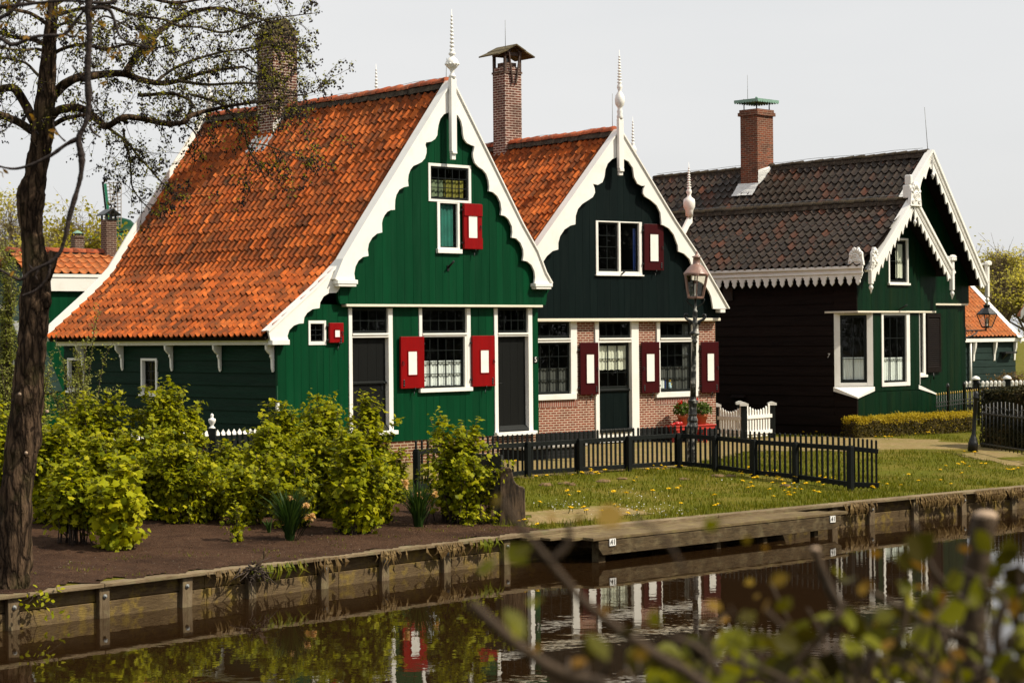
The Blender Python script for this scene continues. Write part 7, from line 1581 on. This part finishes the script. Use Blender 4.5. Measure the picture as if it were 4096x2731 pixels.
limbs = [(C1([(330,690),(370,630),(430,570),(520,525),(640,508),(760,495),(850,500),(960,540),(1080,560),(1200,545),(1330,500),(1480,470),(1640,450)]), 13, 3, .6),
 (C1([(300,820),(340,790),(400,740),(520,725),(600,760),(660,810),(720,850),(830,790),(960,800),(1100,830),(1230,825),(1290,775),(1420,740),(1560,710),(1740,685),(1900,660)]), 11, 3, -.7),
 (C1([(345,850),(430,800),(500,785),(570,775),(640,790)]), 6, 4, -.3),
 (C1([(845,495),(880,430),(930,360),(1010,260),(1100,190),(1200,130),(1290,85),(1400,60),(1500,60),(1620,90),(1760,130),(1880,160)]), 9, 2.5, .9),
 (C1([(830,870),(840,960),(870,1050),(880,1150),(890,1260),(950,1350),(1010,1410)]), 3.2, 1.2, .2),
 (C1([(720,850),(780,900),(850,950),(930,1050),(1020,1150),(1100,1240),(1200,1330)]), 4.2, 1.2, -.4),
 (C1([(1290,640),(1340,650),(1480,700),(1560,770),(1640,880),(1670,1000),(1740,1120),(1780,1200)]), 4, 1.2, .3),
 (C1([(235,830),(180,720),(110,610),(50,590),(-60,620)]), 12, 8, .2), (C1([(215,880),(120,820),(0,770),(-80,740)]), 10, 7, -.3),
 (C1([(320,120),(500,70),(620,50),(750,50),(850,90),(970,115),(1090,130),(1200,175),(1360,185)]), 5, 2, -.6),
 (C1([(1040,560),(1140,480),(1260,420),(1380,380),(1500,350),(1650,330),(1800,300),(1960,340)]), 4, 1.5, .2),
 (C1([(1200,545),(1400,570),(1600,560),(1800,570),(1980,620)]), 4, 1.5, -.2),
 (C1([(1360,190),(1500,220),(1640,180),(1800,130),(1950,110),(2100,90)]), 3, 1.0, -.5),
 (C1([(1740,685),(1850,660),(2000,640),(2100,620),(2200,550)]), 2.5, .8, .4),
 (C1([(1670,960),(1800,980),(1920,1030),(2040,1080),(2130,1040)]), 2.2, .8, .3),
 (C1([(300,400),(420,330),(560,300),(700,330),(860,300),(1000,330),(1150,300)]), 5, 1.5, -.9),
 (C1([(330,60),(460,-20),(640,-60),(900,-40),(1150,20),(1330,0),(1500,-30),(1720,10)]), 6, 2, .5),
 (C1([(300,300),(200,260),(90,250),(-60,200)]), 6, 4, .3), (C1([(310,160),(200,90),(60,60),(-80,20)]), 5, 3, -.5),
 (C1([(1230,825),(1300,880),(1330,960),(1290,1060)]), 2.5, 1, .1),
 (C1([(930,640),(1000,640),(1100,630),(1200,640),(1290,700),(1230,825)]), 5, 3, -.3),
 (C1([(1620,330),(1720,420),(1800,520),(1860,640),(1880,760)]), 2.5, 1, .1), (C1([(1780,140),(1850,240),(1900,300),(2000,300),(2080,330)]), 2.2, .8, -.1),
 (C1([(330,560),(250,500),(180,430),(90,400),(-40,380)]), 4, 2, .6), (C1([(300,240),(380,180),(480,150),(600,170),(720,200)]), 4, 1.5, -.8), (C1([(310,350),(240,330),(160,340),(60,330),(-40,300)]), 4, 2, -.6), (C1([(320,30),(230,20),(120,-10),(-30,-40)]), 4, 2, .5), (C1([(620,170),(700,110),(800,150),(900,200),(1000,180)]), 3, 1, .4),
 (C1([(1640,450),(1750,500),(1850,480),(1950,430),(2060,350)]), 2.2, .8, .2)]
rt_ = random.Random(21); tw = MB(); leafp = []; conep = []
def rv(): return Vector((rt_.gauss(0,1), rt_.gauss(0,1), rt_.gauss(0,1)))
def twig(p, d, L, r0, lvl):
    K = 5; P = [p]
    for k in range(K-1): d = (d+rv()*.20+Vector((0,0,-.03))).normalized(); P.append(P[-1]+d*L/(K-1))
    tw.tube(P, [r0*(1-.7*k/(K-1)) for k in range(K)], 3, cap=False)
    if lvl == 0:
        for _ in range(rt_.randint(4, 7)):
            k = rt_.uniform(.8, K-1); i0 = min(K-2, int(k)); twig(P[i0].lerp(P[i0+1], k-i0), (d+rv()*.8+Vector((0,0,.05))).normalized(), L*rt_.uniform(.22,.5), r0*.5, 1)
    else:
        for _ in range(rt_.randint(1, 4)): leafp.append(P[rt_.randint(2, K-1)]+rv()*.022)
        if rt_.random() < .52:
            for _ in range(rt_.randint(4, 9)): conep.append(P[rt_.randint(2, K-1)]+Vector((rt_.gauss(0,.018), rt_.gauss(0,.018), -rt_.uniform(.015,.06))))
for (pl, r0, r1, dr) in limbs:
    n = len(pl); Y = [TY+dr*(i/(n-1))+.12*sin(i*1.7) if i > 0 else TY for i in range(n)]
    P = [tp(p, y) for p, y in zip(pl, Y)]; R = [(r0+(r1-r0)*i/(n-1))*tk for i in range(n)]
    PP, RR = dens(P, R, 4); m = MB(); m.tube(PP, RR, 9, wob=.12); m.build('limb', MT['bark'] if r0 > 4.5 else MT['twig'], tree)
    acc = 0; 
    for a, b_ in zip(PP, PP[1:]):
        acc += (b_-a).length
        while acc > .055:
            acc -= .055
            if (a-PP[0]).length < .18: continue
            d = ((b_-a).normalized()*.55+rv().normalized()*.9+Vector((0,0,.12))).normalized(); twig(a.lerp(b_, rt_.random()), d, rt_.uniform(.16,.62), .0052, 0)
tw.build('twigs', MT['twig'], tree)
n = len(leafp); g = np.random.default_rng(3); b = NPB(); b.stamp(OVAL, OVALF, (rots(g, n, .9)*(g.uniform(.022,.044,n))[:,None,None], np.array([tuple(p) for p in leafp])), g.uniform(0,1,n)); b.build('foliage', MT['alder_leaf'], tree)
CON = np.array([(0,0,.5),(.36,0,.1),(0,.36,.1),(-.36,0,.1),(0,-.36,.1),(.26,.0,-.32),(0,.26,-.32),(-.26,0,-.32),(0,-.26,-.32),(0,0,-.5)]); CONF = [(0,1,2),(0,2,3),(0,3,4),(0,4,1),(5,9,6),(6,9,7),(7,9,8),(8,9,5)]; CQ = [(1,5,6,2),(2,6,7,3),(3,7,8,4),(4,8,5,1)]
n = len(conep); b = NPB(); Ar = rots(g, n, .35)*(g.uniform(.020,.036,n))[:,None,None]; cp = np.array([tuple(p) for p in conep]); b.stamp(CON, CONF, (Ar, cp), g.uniform(0,1,n)); k0 = np.arange(n)*10
for f in CQ: b.F.append(k0[:,None]+np.array(f)[None,:])
b.build('cones', MT['cone'], tree)

# ------------------------------------------------------------------ nearer tree whose twig hangs in at the top left
NY = 12.5; nb0 = Vector((-4.6, 12.9, -.6)); nt_ = empty('budding_tree', nb0, 0, 'nearer tree reaching in with one dark hanging twig with golden buds', 'tree')
def np_(px, Y=NY): return atd(V_(*px), Y)-nb0
m = MB(); m.tube(dens([Vector((0,0,-.8)), Vector((.05,0,1.5)), Vector((-.05,0,3.0)), Vector((.1,-.1,5.2)), Vector((.2,0,6.5))], [.17,.15,.13,.10,.06], 6)[0], dens([Vector((0,0,0))]*5, [.17,.15,.13,.10,.06], 6)[1], 12, wob=.15); m.build('trunk', MT['bark'], nt_)
nl = [([(-340,-160),(-100,-110),(80,-90),(160,-70),(200,-30),(203,40),(206,90),(201,150),(203,220),(202,262),(196,285),(181,318),(186,350),(188,375),(184,410),(175,445),(160,495),(155,520),(148,550),(138,580),(118,602),(95,612),(70,625),(48,642),(30,636),(0,620),(-30,612)], 6.5, 2.5),
 ([(206,290),(215,305),(232,316)], 3, 1.5), ([(181,318),(152,332),(115,358),(68,380),(30,388),(-10,380)], 3.5, 2), ([(115,608),(112,630),(100,650),(80,668),(50,680)], 3, 1.6), ([(95,612),(82,630),(85,642)], 2.6, 1.6), ([(74,618),(66,608)], 2, 1),
 ([(-40,80),(0,88),(30,103),(80,85),(120,82),(150,78),(180,40),(196,20)], 3.6, 2.5), ([(-40,60),(0,42),(30,22),(60,-20)], 4.5, 3), ([(150,78),(170,85),(185,65)], 2.2, 1.4), ([(150,325),(135,310),(124,290),(122,275)], 2, 1),
 ([(200,20),(245,20),(262,45),(272,78),(290,95),(318,102),(345,112)], 3.4, 1.6), ([(262,45),(262,80),(268,105),(278,120)], 2.4, 1.2), ([(-20,20),(60,10),(150,2),(240,8),(270,2)], 3.6, 2), ([(-30,310),(10,300),(30,275)], 2, 1.2), ([(203,220),(212,232),(232,262)], 1.6, 1), ([(166,150),(180,170),(196,185)], 2, 1.4)]
for pl, r0, r1 in nl:
    n = len(pl); P, R = dens([np_(p) for p in pl], [1.25*(r0+(r1-r0)*i/(n-1))*NY/4573 for i in range(n)], 5); m = MB(); R = [q*(1+.45*max(0, noise.noise(Vector((k*.9, r0*7, 1))))) for k, q in enumerate(R)]; m.tube(P, R, 8, wob=.5); m.build('limb', MT['neartwig'], nt_)
bp = [(100,12),(105,35),(130,30),(140,28),(150,45),(90,18),(160,68),(172,75),(185,90),(320,82),(350,95),(345,110),(338,120),(325,85),(262,130),(232,55),(10,5),(20,15),(12,55),(120,300),(240,190),(75,270),(5,395),(28,625),(122,310),(148,80),(160,60),(60,85),(215,35),(250,120),(275,122)]
ps = []
for x, y in bp:
    for _ in range(3): ps.append(tuple(np_((x+rt_.gauss(0,4), y+rt_.gauss(0,4)), NY+rt_.gauss(0,.02))))
b = NPB(); b.stamp(OVAL*np.array([.7,1,1]), OVALF, (rots(g, len(ps), .9, (0,-.7,.4))*.052, np.array(ps)), g.uniform(0,1,len(ps))); b.build('bud_leaves', MT['nearbud'], nt_)

# ------------------------------------------------------------------ trees and hedges behind
def bg_tree(name, lab, loc, h, rw, n, leaf, mat, seed, up=.6, bare=.3, trunk_r=.16, group='trees behind the houses', gap=.5):
    r = random.Random(seed); g = np.random.default_rng(seed); root = empty(name, loc, 0, lab, 'tree', group); t = MB(); t.tube([(0,0,-.2),(r.gauss(0,.1),0,h*.25),(r.gauss(0,.2),r.gauss(0,.2),h*.6)], [trunk_r,trunk_r*.75,trunk_r*.35], 7, wob=.2); t.build('trunk', MT['bark'], root); L = MB(); pos = []
    for i in range(n):
        z0 = h*r.uniform(bare, .62); a = r.uniform(0, 2*pi); el = r.uniform(.1, 1)**up; d = Vector((cos(a)*rw*cos(el*pi/2), sin(a)*rw*cos(el*pi/2), (h-z0)*sin(el*pi/2)*r.uniform(.75,1.05))); b_ = Vector((0,0,z0)); P = [b_+d*t_+Vector((r.gauss(0,.05*rw), r.gauss(0,.05*rw), .12*rw*sin(pi*t_))) for t_ in (0,.25,.5,.75,1)]
        L.tube(P, [trunk_r*.22*(1-.2*k) for k in range(5)], 4, cap=False)
        for _ in range(16):
            q = P[r.randint(1, 4)].lerp(P[r.randint(2, 4)], r.random()); e = q+Vector((r.gauss(0,.17*rw), r.gauss(0,.17*rw), r.gauss(.04*rw,.13*rw)))
            L.tube([q, e], [trunk_r*.05, trunk_r*.02], 3, cap=False)
            if noise.noise((e+Vector(loc))*1.1/ rw*2.2) < gap-.35: continue
            for _ in range(10): pos.append(tuple(q.lerp(e, r.uniform(.3,1.15))+Vector((r.gauss(0,leaf), r.gauss(0,leaf), r.gauss(0,leaf)))))
    L.build('limbs', MT['far_twig'], root); m = len(pos); b = NPB(); b.stamp(OVAL, OVALF, (rots(g, m, .9)*(leaf*g.uniform(.6,1.3,m))[:,None,None], np.array(pos)), g.uniform(0,1,m)); b.build('foliage', MT[mat], root); return root
def gz_(x, y): return terrain(x, y)
def at_px(x, y_top, Y, h=None): P = atd(V_(x, y_top), Y); return (P.x, P.y, gz_(P.x, P.y)), P.z-gz_(P.x, P.y)
for (x, yt, Y, rw, n, leaf, mat, seed, lab) in ((28,455,82,3.0,90,.16,'willow',1,'pale yellow willow with drooping fine twigs behind the tree trunk'), (-40,520,70,2.6,70,.12,'willow',2,'pale willow at the left picture border'), (165,492,84,3.2,85,.19,'spring',3,'yellow-green tree behind the capped brick chimney of the orange cottage'), (105,540,80,2.4,60,.16,'spring',4,'small olive-green tree between trunk and copper capped chimney'), (300,525,90,2.0,26,.13,'willow',5,'thin young tree peeping over the white gable edge')):
    loc, h = at_px(x, yt, Y); bg_tree('spring_tree', lab, loc, h, rw, n, leaf, mat, seed, bare=.15)
for (x, yt, Y, rw, n, leaf, seed, lab) in ((2300,590,125,4.2,120,.17,11,'pollard willow in yellow spring leaf behind the orange-roofed shed'), (2375,640,118,4.2,100,.17,12,'yellow-green willow cut by the right picture border')):
    loc, h = at_px(x, yt, Y); bg_tree('willow_tree', lab, loc, h, rw, n, leaf, 'willow', seed, .45, .3, .38, 'willows on the right', .42)
for (x, yt, by, Y, hw, n, sd, lab) in ((20,620,1100,33,70,40,21,'straggly hawthorn with small pale leaves left of the trunk'), (185,735,1080,35.5,120,26,22,'loose hawthorn with small pale leaves in front of the far side window'), (90,760,1080,34,60,24,23,'thin hawthorn half hidden by the tree trunk')):
    P = atd(V_(x, by), Y); gz = terrain(P.x, P.y); k = Y/4573; h = atd(V_(x, yt), Y).z-gz; stems_shrub('hawthorn_bush', lab, (P.x, P.y, gz), h, hw*k, n, .042, 'hawthorn', sd, dens=1.1, group='hawthorns by the side wall', low=.30, flowers=False, stem_r=.016, shape=OVAL, faces=OVALF)
def hedge(name, lab, a, b, depth, h, n, leaf, mat, seed, topmat=None, wob=.07):
    g = np.random.default_rng(seed); a = Vector(a); b = Vector(b); D = (b-a); D.z = 0; L = D.length; D.normalize(); S = Vector((-D.y, D.x, 0)); root = empty(name, a, atan2(D.y, D.x), lab, 'hedge')
    x = g.uniform(0, L, n); face = g.random(n); y = np.where(face < .42, g.normal(.0,.035,n), g.uniform(0, depth, n)); z = np.where(face < .42, h*g.uniform(0,1,n), np.where(face < .85, h+g.normal(0,.03,n), h*g.uniform(0,1,n)))
    side = face > .93; x = np.where(side, np.where(g.random(n) < .5, g.normal(0,.03,n), L+g.normal(0,.03,n)), x)
    w_ = np.array([noise.noise(Vector((float(q)*2.2, float(p)*3, float(t)*2.2+seed))) for q, p, t in zip(x, y, z)]); y = y-wob*w_*np.where(y < depth/2, 1, -1); z = z+wob*w_*(z/h)
    z = np.maximum(z, .02); P = np.stack([x,y,z],1); dz = terrain(*(b.xy))-terrain(*(a.xy)); P[:,2] += dz*x/L
    up = np.stack([np.zeros(n), -np.where(face < .42, 1., .2), np.where(face < .42, .5, 1.)],1); A = rots(g, n, .7, up)*(leaf*g.uniform(.6,1.3,n))[:,None,None]; rn = np.clip(g.normal(.45,.25,n)+.5*w_,0,1)
    core = MB(); core.box(.06, L-.06, .08, depth-.08, 0, h-.08); core.v = [(p[0], p[1], p[2]+dz*p[0]/L) for p in core.v]; core.build('branch_core', MT['stem'], root)
    if topmat:
        top = (z > h*.74+.08*h*w_*3) | (g.random(n) < .05)
        b1 = NPB(); b1.stamp(OVAL, OVALF, (A[~top], P[~top]), rn[~top]); b1.build('foliage', MT[mat], root); b2 = NPB(); b2.stamp(OVAL, OVALF, (A[top], P[top]+np.array([0,0,.02])), rn[top]); b2.build('new_growth', MT[topmat], root)
    else: b1 = NPB(); b1.stamp(OVAL, OVALF, (A, P), rn); b1.build('foliage', MT[mat], root)
    return root
HA = gnd(z5(285,1350)); HBp = gnd(z5(1345,1292)); HB2 = atd(z5(1345,1292), HBp.y)
hedge('low_hedge', 'low clipped hedge with golden tips in front of the dark house bay', HA, HBp, .55, (1345-1178)/2.24/7964*HA.y, 15000, .045, 'hedge_green', 3, 'hedge_gold', .05)
YA = atd(z5(1395,1400), 48.5); YB = atd(z5(2000,1500), 47.0); YA.z = terrain(YA.x, YA.y); YB.z = terrain(YB.x, YB.y)
hedge('dark_hedge', 'tall dark clipped hedge behind the iron railing at the right border', YA, YB, 1.2, atd(z5(1500,915), 48.5).z-YA.z, 13000, .065, 'yew', 4, None, .12)
# bushes and garden chair far behind the fence on the right
P = atd(z5(1640,835), 78); gc = empty('slatted_chair', (P.x, P.y, P.z-.55), .4, 'weathered slatted garden seat far behind the white tipped fence', 'chair'); gc.scale = (.5,.5,.5)
for i in range(9): m = MB(); m.box(-.6+.14*i, -.5+.14*i, 0, .04, .35, 1.0); m.build('slat', MT['cap'], gc)
m = MB(); m.box(-.65,.7,-.5,.06,.30,.345); m.build('seat', MT['cap'], gc)
for x in (-.6,.65):
    m = MB(); m.box(x-.04,x+.04,-.48,-.40,-1.4,.3); m.build('leg', MT['cap'], gc); m = MB(); m.box(x-.04,x+.04,-.02,.06,-1.4,.3); m.build('leg', MT['cap'], gc)
for i, (x, y, Y, rw) in enumerate(((1720,835,85,1.6),(1600,850,83,1.1))):
    P = atd(z5(x, y), Y); stems_shrub('brown_bush', ['leafless brown bush beside the far garden seat','small brown bush left of the far garden seat'][i], (P.x, P.y, terrain(P.x, P.y)), P.z+.3-terrain(P.x, P.y), rw, 36, .10, 'drygrass', 80+i, group=None, flowers=False, dens=.5, shape=OVAL, faces=OVALF, cat='bush')

# ------------------------------------------------------------------ out of focus shrub on the near bank
fb = Vector((.75, 2.3, .5)); fs = empty('leafy_shrub', fb, 0, 'out of focus leafy shrub with a cut stub in the lower right foreground', 'shrub')
def fq(px, Y): return atd(V_(*px), Y*1.3)-fb
fst = [([(2300,2700),(2240,2000),(2222,1700),(2228,1560),(2236,1400),(2246,1280),(2262,1185)], 34, 29, 2.9), ([(2100,2700),(1850,1900),(1640,1600),(1500,1500),(1400,1430),(1330,1370),(1262,1290),(1200,1215),(1150,1150)], 17, 7, 1.9), ([(1262,1290),(1300,1255),(1308,1215),(1302,1200)], 9, 7, 1.9),
 ([(2100,2700),(1700,1800),(1450,1600),(1290,1545),(1200,1490),(1140,1440),(1080,1385)], 15, 13, 1.8), ([(2200,2700),(2150,1800),(2090,1540),(2010,1470),(1935,1400),(1895,1330),(1872,1260)], 16, 11, 2.5), ([(1935,1400),(1850,1500),(1780,1560),(1700,1640)], 10, 9, 2.1), ([(1455,1190),(1520,1230),(1560,1290),(1570,1310)], 6, 5, 1.7), ([(2230,1470),(2150,1440),(2060,1390),(1985,1350)], 11, 6, 2.3), ([(2236,1400),(2160,1330),(2130,1280),(2100,1200)], 8, 5, 2.3),
 ([(2300,2700),(2320,1800),(2300,1560),(2290,1450),(2310,1380)], 16, 9, 2.2), ([(1700,1640),(1640,1530),(1590,1480),(1540,1465)], 11, 6, 2.0), ([(2010,1470),(1990,1560),(1960,1700)], 12, 12, 2.2), ([(2228,1560),(2120,1540),(2000,1530),(1880,1545),(1760,1600)], 12, 9, 2.3), ([(1872,1480),(1800,1440),(1760,1400)], 8, 5, 2.1), ([(2050,1500),(2080,1420),(2070,1340)], 8, 5, 2.2)]
for i, (pl, r0, r1, Y) in enumerate(fst):
    n = len(pl); P, R = dens([fq(p, Y) for p in pl], [(r0+(r1-r0)*k/(n-1))*Y*1.3/4573 for k in range(n)], 5); m = MB(); m.tube(P, R, 10, wob=.1); s_ = m.build('stem', MT['forestem'], fs)
    if i in (0, 4): e = fq(pl[-1], Y); m = MB(); m.sphere((e.x, e.y-.002, e.z), r1*Y*1.3/4573*1.0, 10, 8, (1.02,1.02,.5)); m.build('cut_end', MT['cutwood'], s_)
rf0 = random.Random(31)
for i in range(80):
    x = rf0.uniform(1330, 2420); y0 = 1568+rf0.uniform(40,160); ln = rf0.uniform(120, 420)*(.5+.6*max(0,(x-1330)/1000)); a = rf0.uniform(-1.1, .9); Y = rf0.uniform(1.9, 2.6); pl = [(x, y0)]
    for k in range(4): a += rf0.gauss(0,.3); pl.append((pl[-1][0]+sin(a)*ln/4, pl[-1][1]-cos(a)*ln/4))
    P, R = dens([fq(p, Y+rf0.gauss(0,.02)) for p in pl], [(rf0.uniform(7,12)*(1-.16*k))*Y*1.3/4573 for k in range(5)], 4); m = MB(); m.tube(P, R, 7, wob=.1); m.build('stem', MT['forestem'], fs)
fl = [(1125,1300,46,1.9),(1198,1277,42,1.9),(1185,1430,48,1.8),(1368,1480,52,1.8),(1425,1440,22,1.8),(1225,1375,20,1.9),(1460,1505,42,1.9),(1640,1200,30,1.9),(1660,1555,40,2.0),(1935,1340,40,2.1),(2100,1265,50,2.2),(2085,1290,40,2.2),(2250,1240,40,2.2),(2320,1270,44,2.3),(2330,1330,40,2.3),(2290,1400,46,2.3),(1970,1440,34,2.1),(2010,1480,44,2.2),(2040,1545,60,2.2),(2140,1560,60,2.2),(1800,1530,50,2.2),(1880,1550,60,2.2),(1550,1540,44,2.0),(2180,1330,36,2.2),(2130,1390,34,2.2),(2080,1350,30,2.2),(1850,1430,34,2.1),(1790,1385,30,2.1),(2340,1480,60,2.3),(2320,1550,60,2.3),(1700,1470,40,2.0),(1720,1400,30,2.0),(1500,1420,26,1.8),(2200,1560,46,2.2),(1960,1590,70,2.2),(1740,1600,60,2.1),(2030,1410,30,2.1),(2290,1310,34,2.3)]
ps, sz = [], []
rf = random.Random(9)
for x, y, s_, Y in fl:
    for k in range(2): p = fq((x+rf.gauss(0,9), y+rf.gauss(0,9)), Y+rf.gauss(0,.05)); ps.append(tuple(p)); sz.append(s_*1.75*Y*1.3/4573*rf.uniform(.8,1.1))
for _ in range(150):
    x = rf.uniform(1500,2400); y = 1568+rf.uniform(-1,.6)*(70+190*max(0,(x-1500)/850)); Y = rf.uniform(2.0,2.5); ps.append(tuple(fq((x, y), Y))); sz.append(rf.uniform(40,95)*Y*1.3/4573)
b = NPB(); n = len(ps); b.stamp(OVAL*np.array([1.25,1,1]), OVALF, (rots(g, n, .6, (.1,-.8,.45))*np.array(sz)[:,None,None], np.array(ps)), np.clip(g.normal(.5,.3,n),0,1)); b.build('leaves', MT['fore_leaf'], fs)
fo = [(1140,1148,24,1.9),(1265,1190,26,1.9),(1330,1190,20,1.9),(1400,1185,52,1.7),(1470,1500,28,1.8),(1790,1330,30,2.0),(1640,1390,26,2.0),(1570,1395,30,2.0),(2110,1300,34,2.2),(2280,1330,34,2.3),(2330,1395,30,2.3),(2015,1425,26,2.1),(1990,1345,26,2.2),(1230,1490,30,1.8),(1330,1520,30,1.8),(1440,1545,24,1.9),(1390,1400,18,1.8),(2040,1480,30,2.1),(1760,1390,22,2.0),(2165,1370,24,2.2),(2200,1500,26,2.2)]
ps, sz = [], []
for x, y, s_, Y in fo: ps.append(tuple(fq((x,y), Y))); sz.append(s_*1.6*Y*1.3/4573)
b = NPB(); n = len(ps)
for _ in range(26): ps.append(tuple(fq((rf.uniform(1650,2380), 1568-rf.random()**1.6*330), rf.uniform(1.9,2.5)))); sz.append(rf.uniform(20,40)*2.2*1.3/4573)
n = len(ps); b.stamp(OVAL*np.array([1.3,1,1]), OVALF, (rots(g, n, .6, (0,-.8,.3))*np.array(sz)[:,None,None], np.array(ps)), g.uniform(0,1,n)); b.build('bud_leaves', MT['fore_bud'], fs)
# unseen wood added beyond the right border to darken what the window panes mirror
n = 15000; x = rg.uniform(26,85,n); y = 7+.84*x-rg.uniform(3,16,n); hh = 12+3*np.sin(x*.35)+2*np.sin(x*.13+1); z = .4+hh*rg.uniform(0,1,n)**.85; b = NPB(); b.stamp(OVAL, OVALF, (rots(rg, n, 1.0)*rg.uniform(.7,1.4,n)[:,None,None], np.stack([x,y,z],1)), rg.uniform(0,1,n)); tag(b.build('unseen_wood', MT['dark_wood']), 'unseen wood added beyond the right border to darken the window panes', 'wood', kind='stuff')
n = 12000; x = rg.uniform(-45,34,n); y = rg.uniform(-34,-16,n); hh = 12+4*np.sin(x*.35)+3*np.sin(x*.13+1); z = .5+hh*rg.uniform(0,1,n)**.85; b = NPB(); b.stamp(OVAL, OVALF, (rots(rg, n, 1.0)*rg.uniform(.6,1.3,n)[:,None,None], np.stack([x,y,z],1)), rg.uniform(0,1,n)); tag(b.build('unseen_wood', MT['dark_wood']), 'unseen wood added behind the viewer to darken the window panes', 'wood', kind='stuff')  # added behind the camera so the bay panes mirror dark leaves instead of sky
# crumbs and small stones lying on the soil
n = 0; ps = []
while n < 1700:
    t, s = rg.uniform(-9.5, .2), abs(rg.normal())*1.6+.05; p = BM+D1*float(t)+N1*float(s)
    if in_bed(p.x, p.y): ps.append((p.x, p.y, terrain(p.x, p.y)+.03+rg.uniform(0,.02)))
    n += 1
ps = np.array(ps); n = len(ps); ST = np.array([(0,0,.5),(.5,0,0),(0,.5,.05),(-.5,.1,0),(0,-.5,0)]); b = NPB(); rr_ = rg.random(n); b.stamp(ST, [(0,1,2),(0,2,3),(0,3,4),(0,4,1)], (rots(rg, n, .3)*(rg.uniform(.006,.026,n)*np.where(rr_ > .93, .45, 1))[:,None,None], ps), rr_)
m, nt, bs = nodes('soil_crumb'); rp = nt.nodes.new('ShaderNodeValToRGB'); rp.color_ramp.elements[0].color = (.030,.015,.009,1); rp.color_ramp.elements[1].color = (.11,.068,.042,1); rp.color_ramp.elements[1].position = .92; x_ = rp.color_ramp.elements.new(.955); x_.color = (.45,.40,.34,1); nt.links.new(attr(nt), rp.inputs['Fac']); nt.links.new(rp.outputs['Color'], bs.inputs['Base Color']); bs.inputs['Roughness'].default_value = .95; bs.inputs['Specular IOR Level'].default_value = .1
tag(b.build('soil_crumbs', m), 'crumbs of earth and small pale stones on the garden soil', 'soil crumbs', kind='stuff')
bpy.context.view_layer.update()
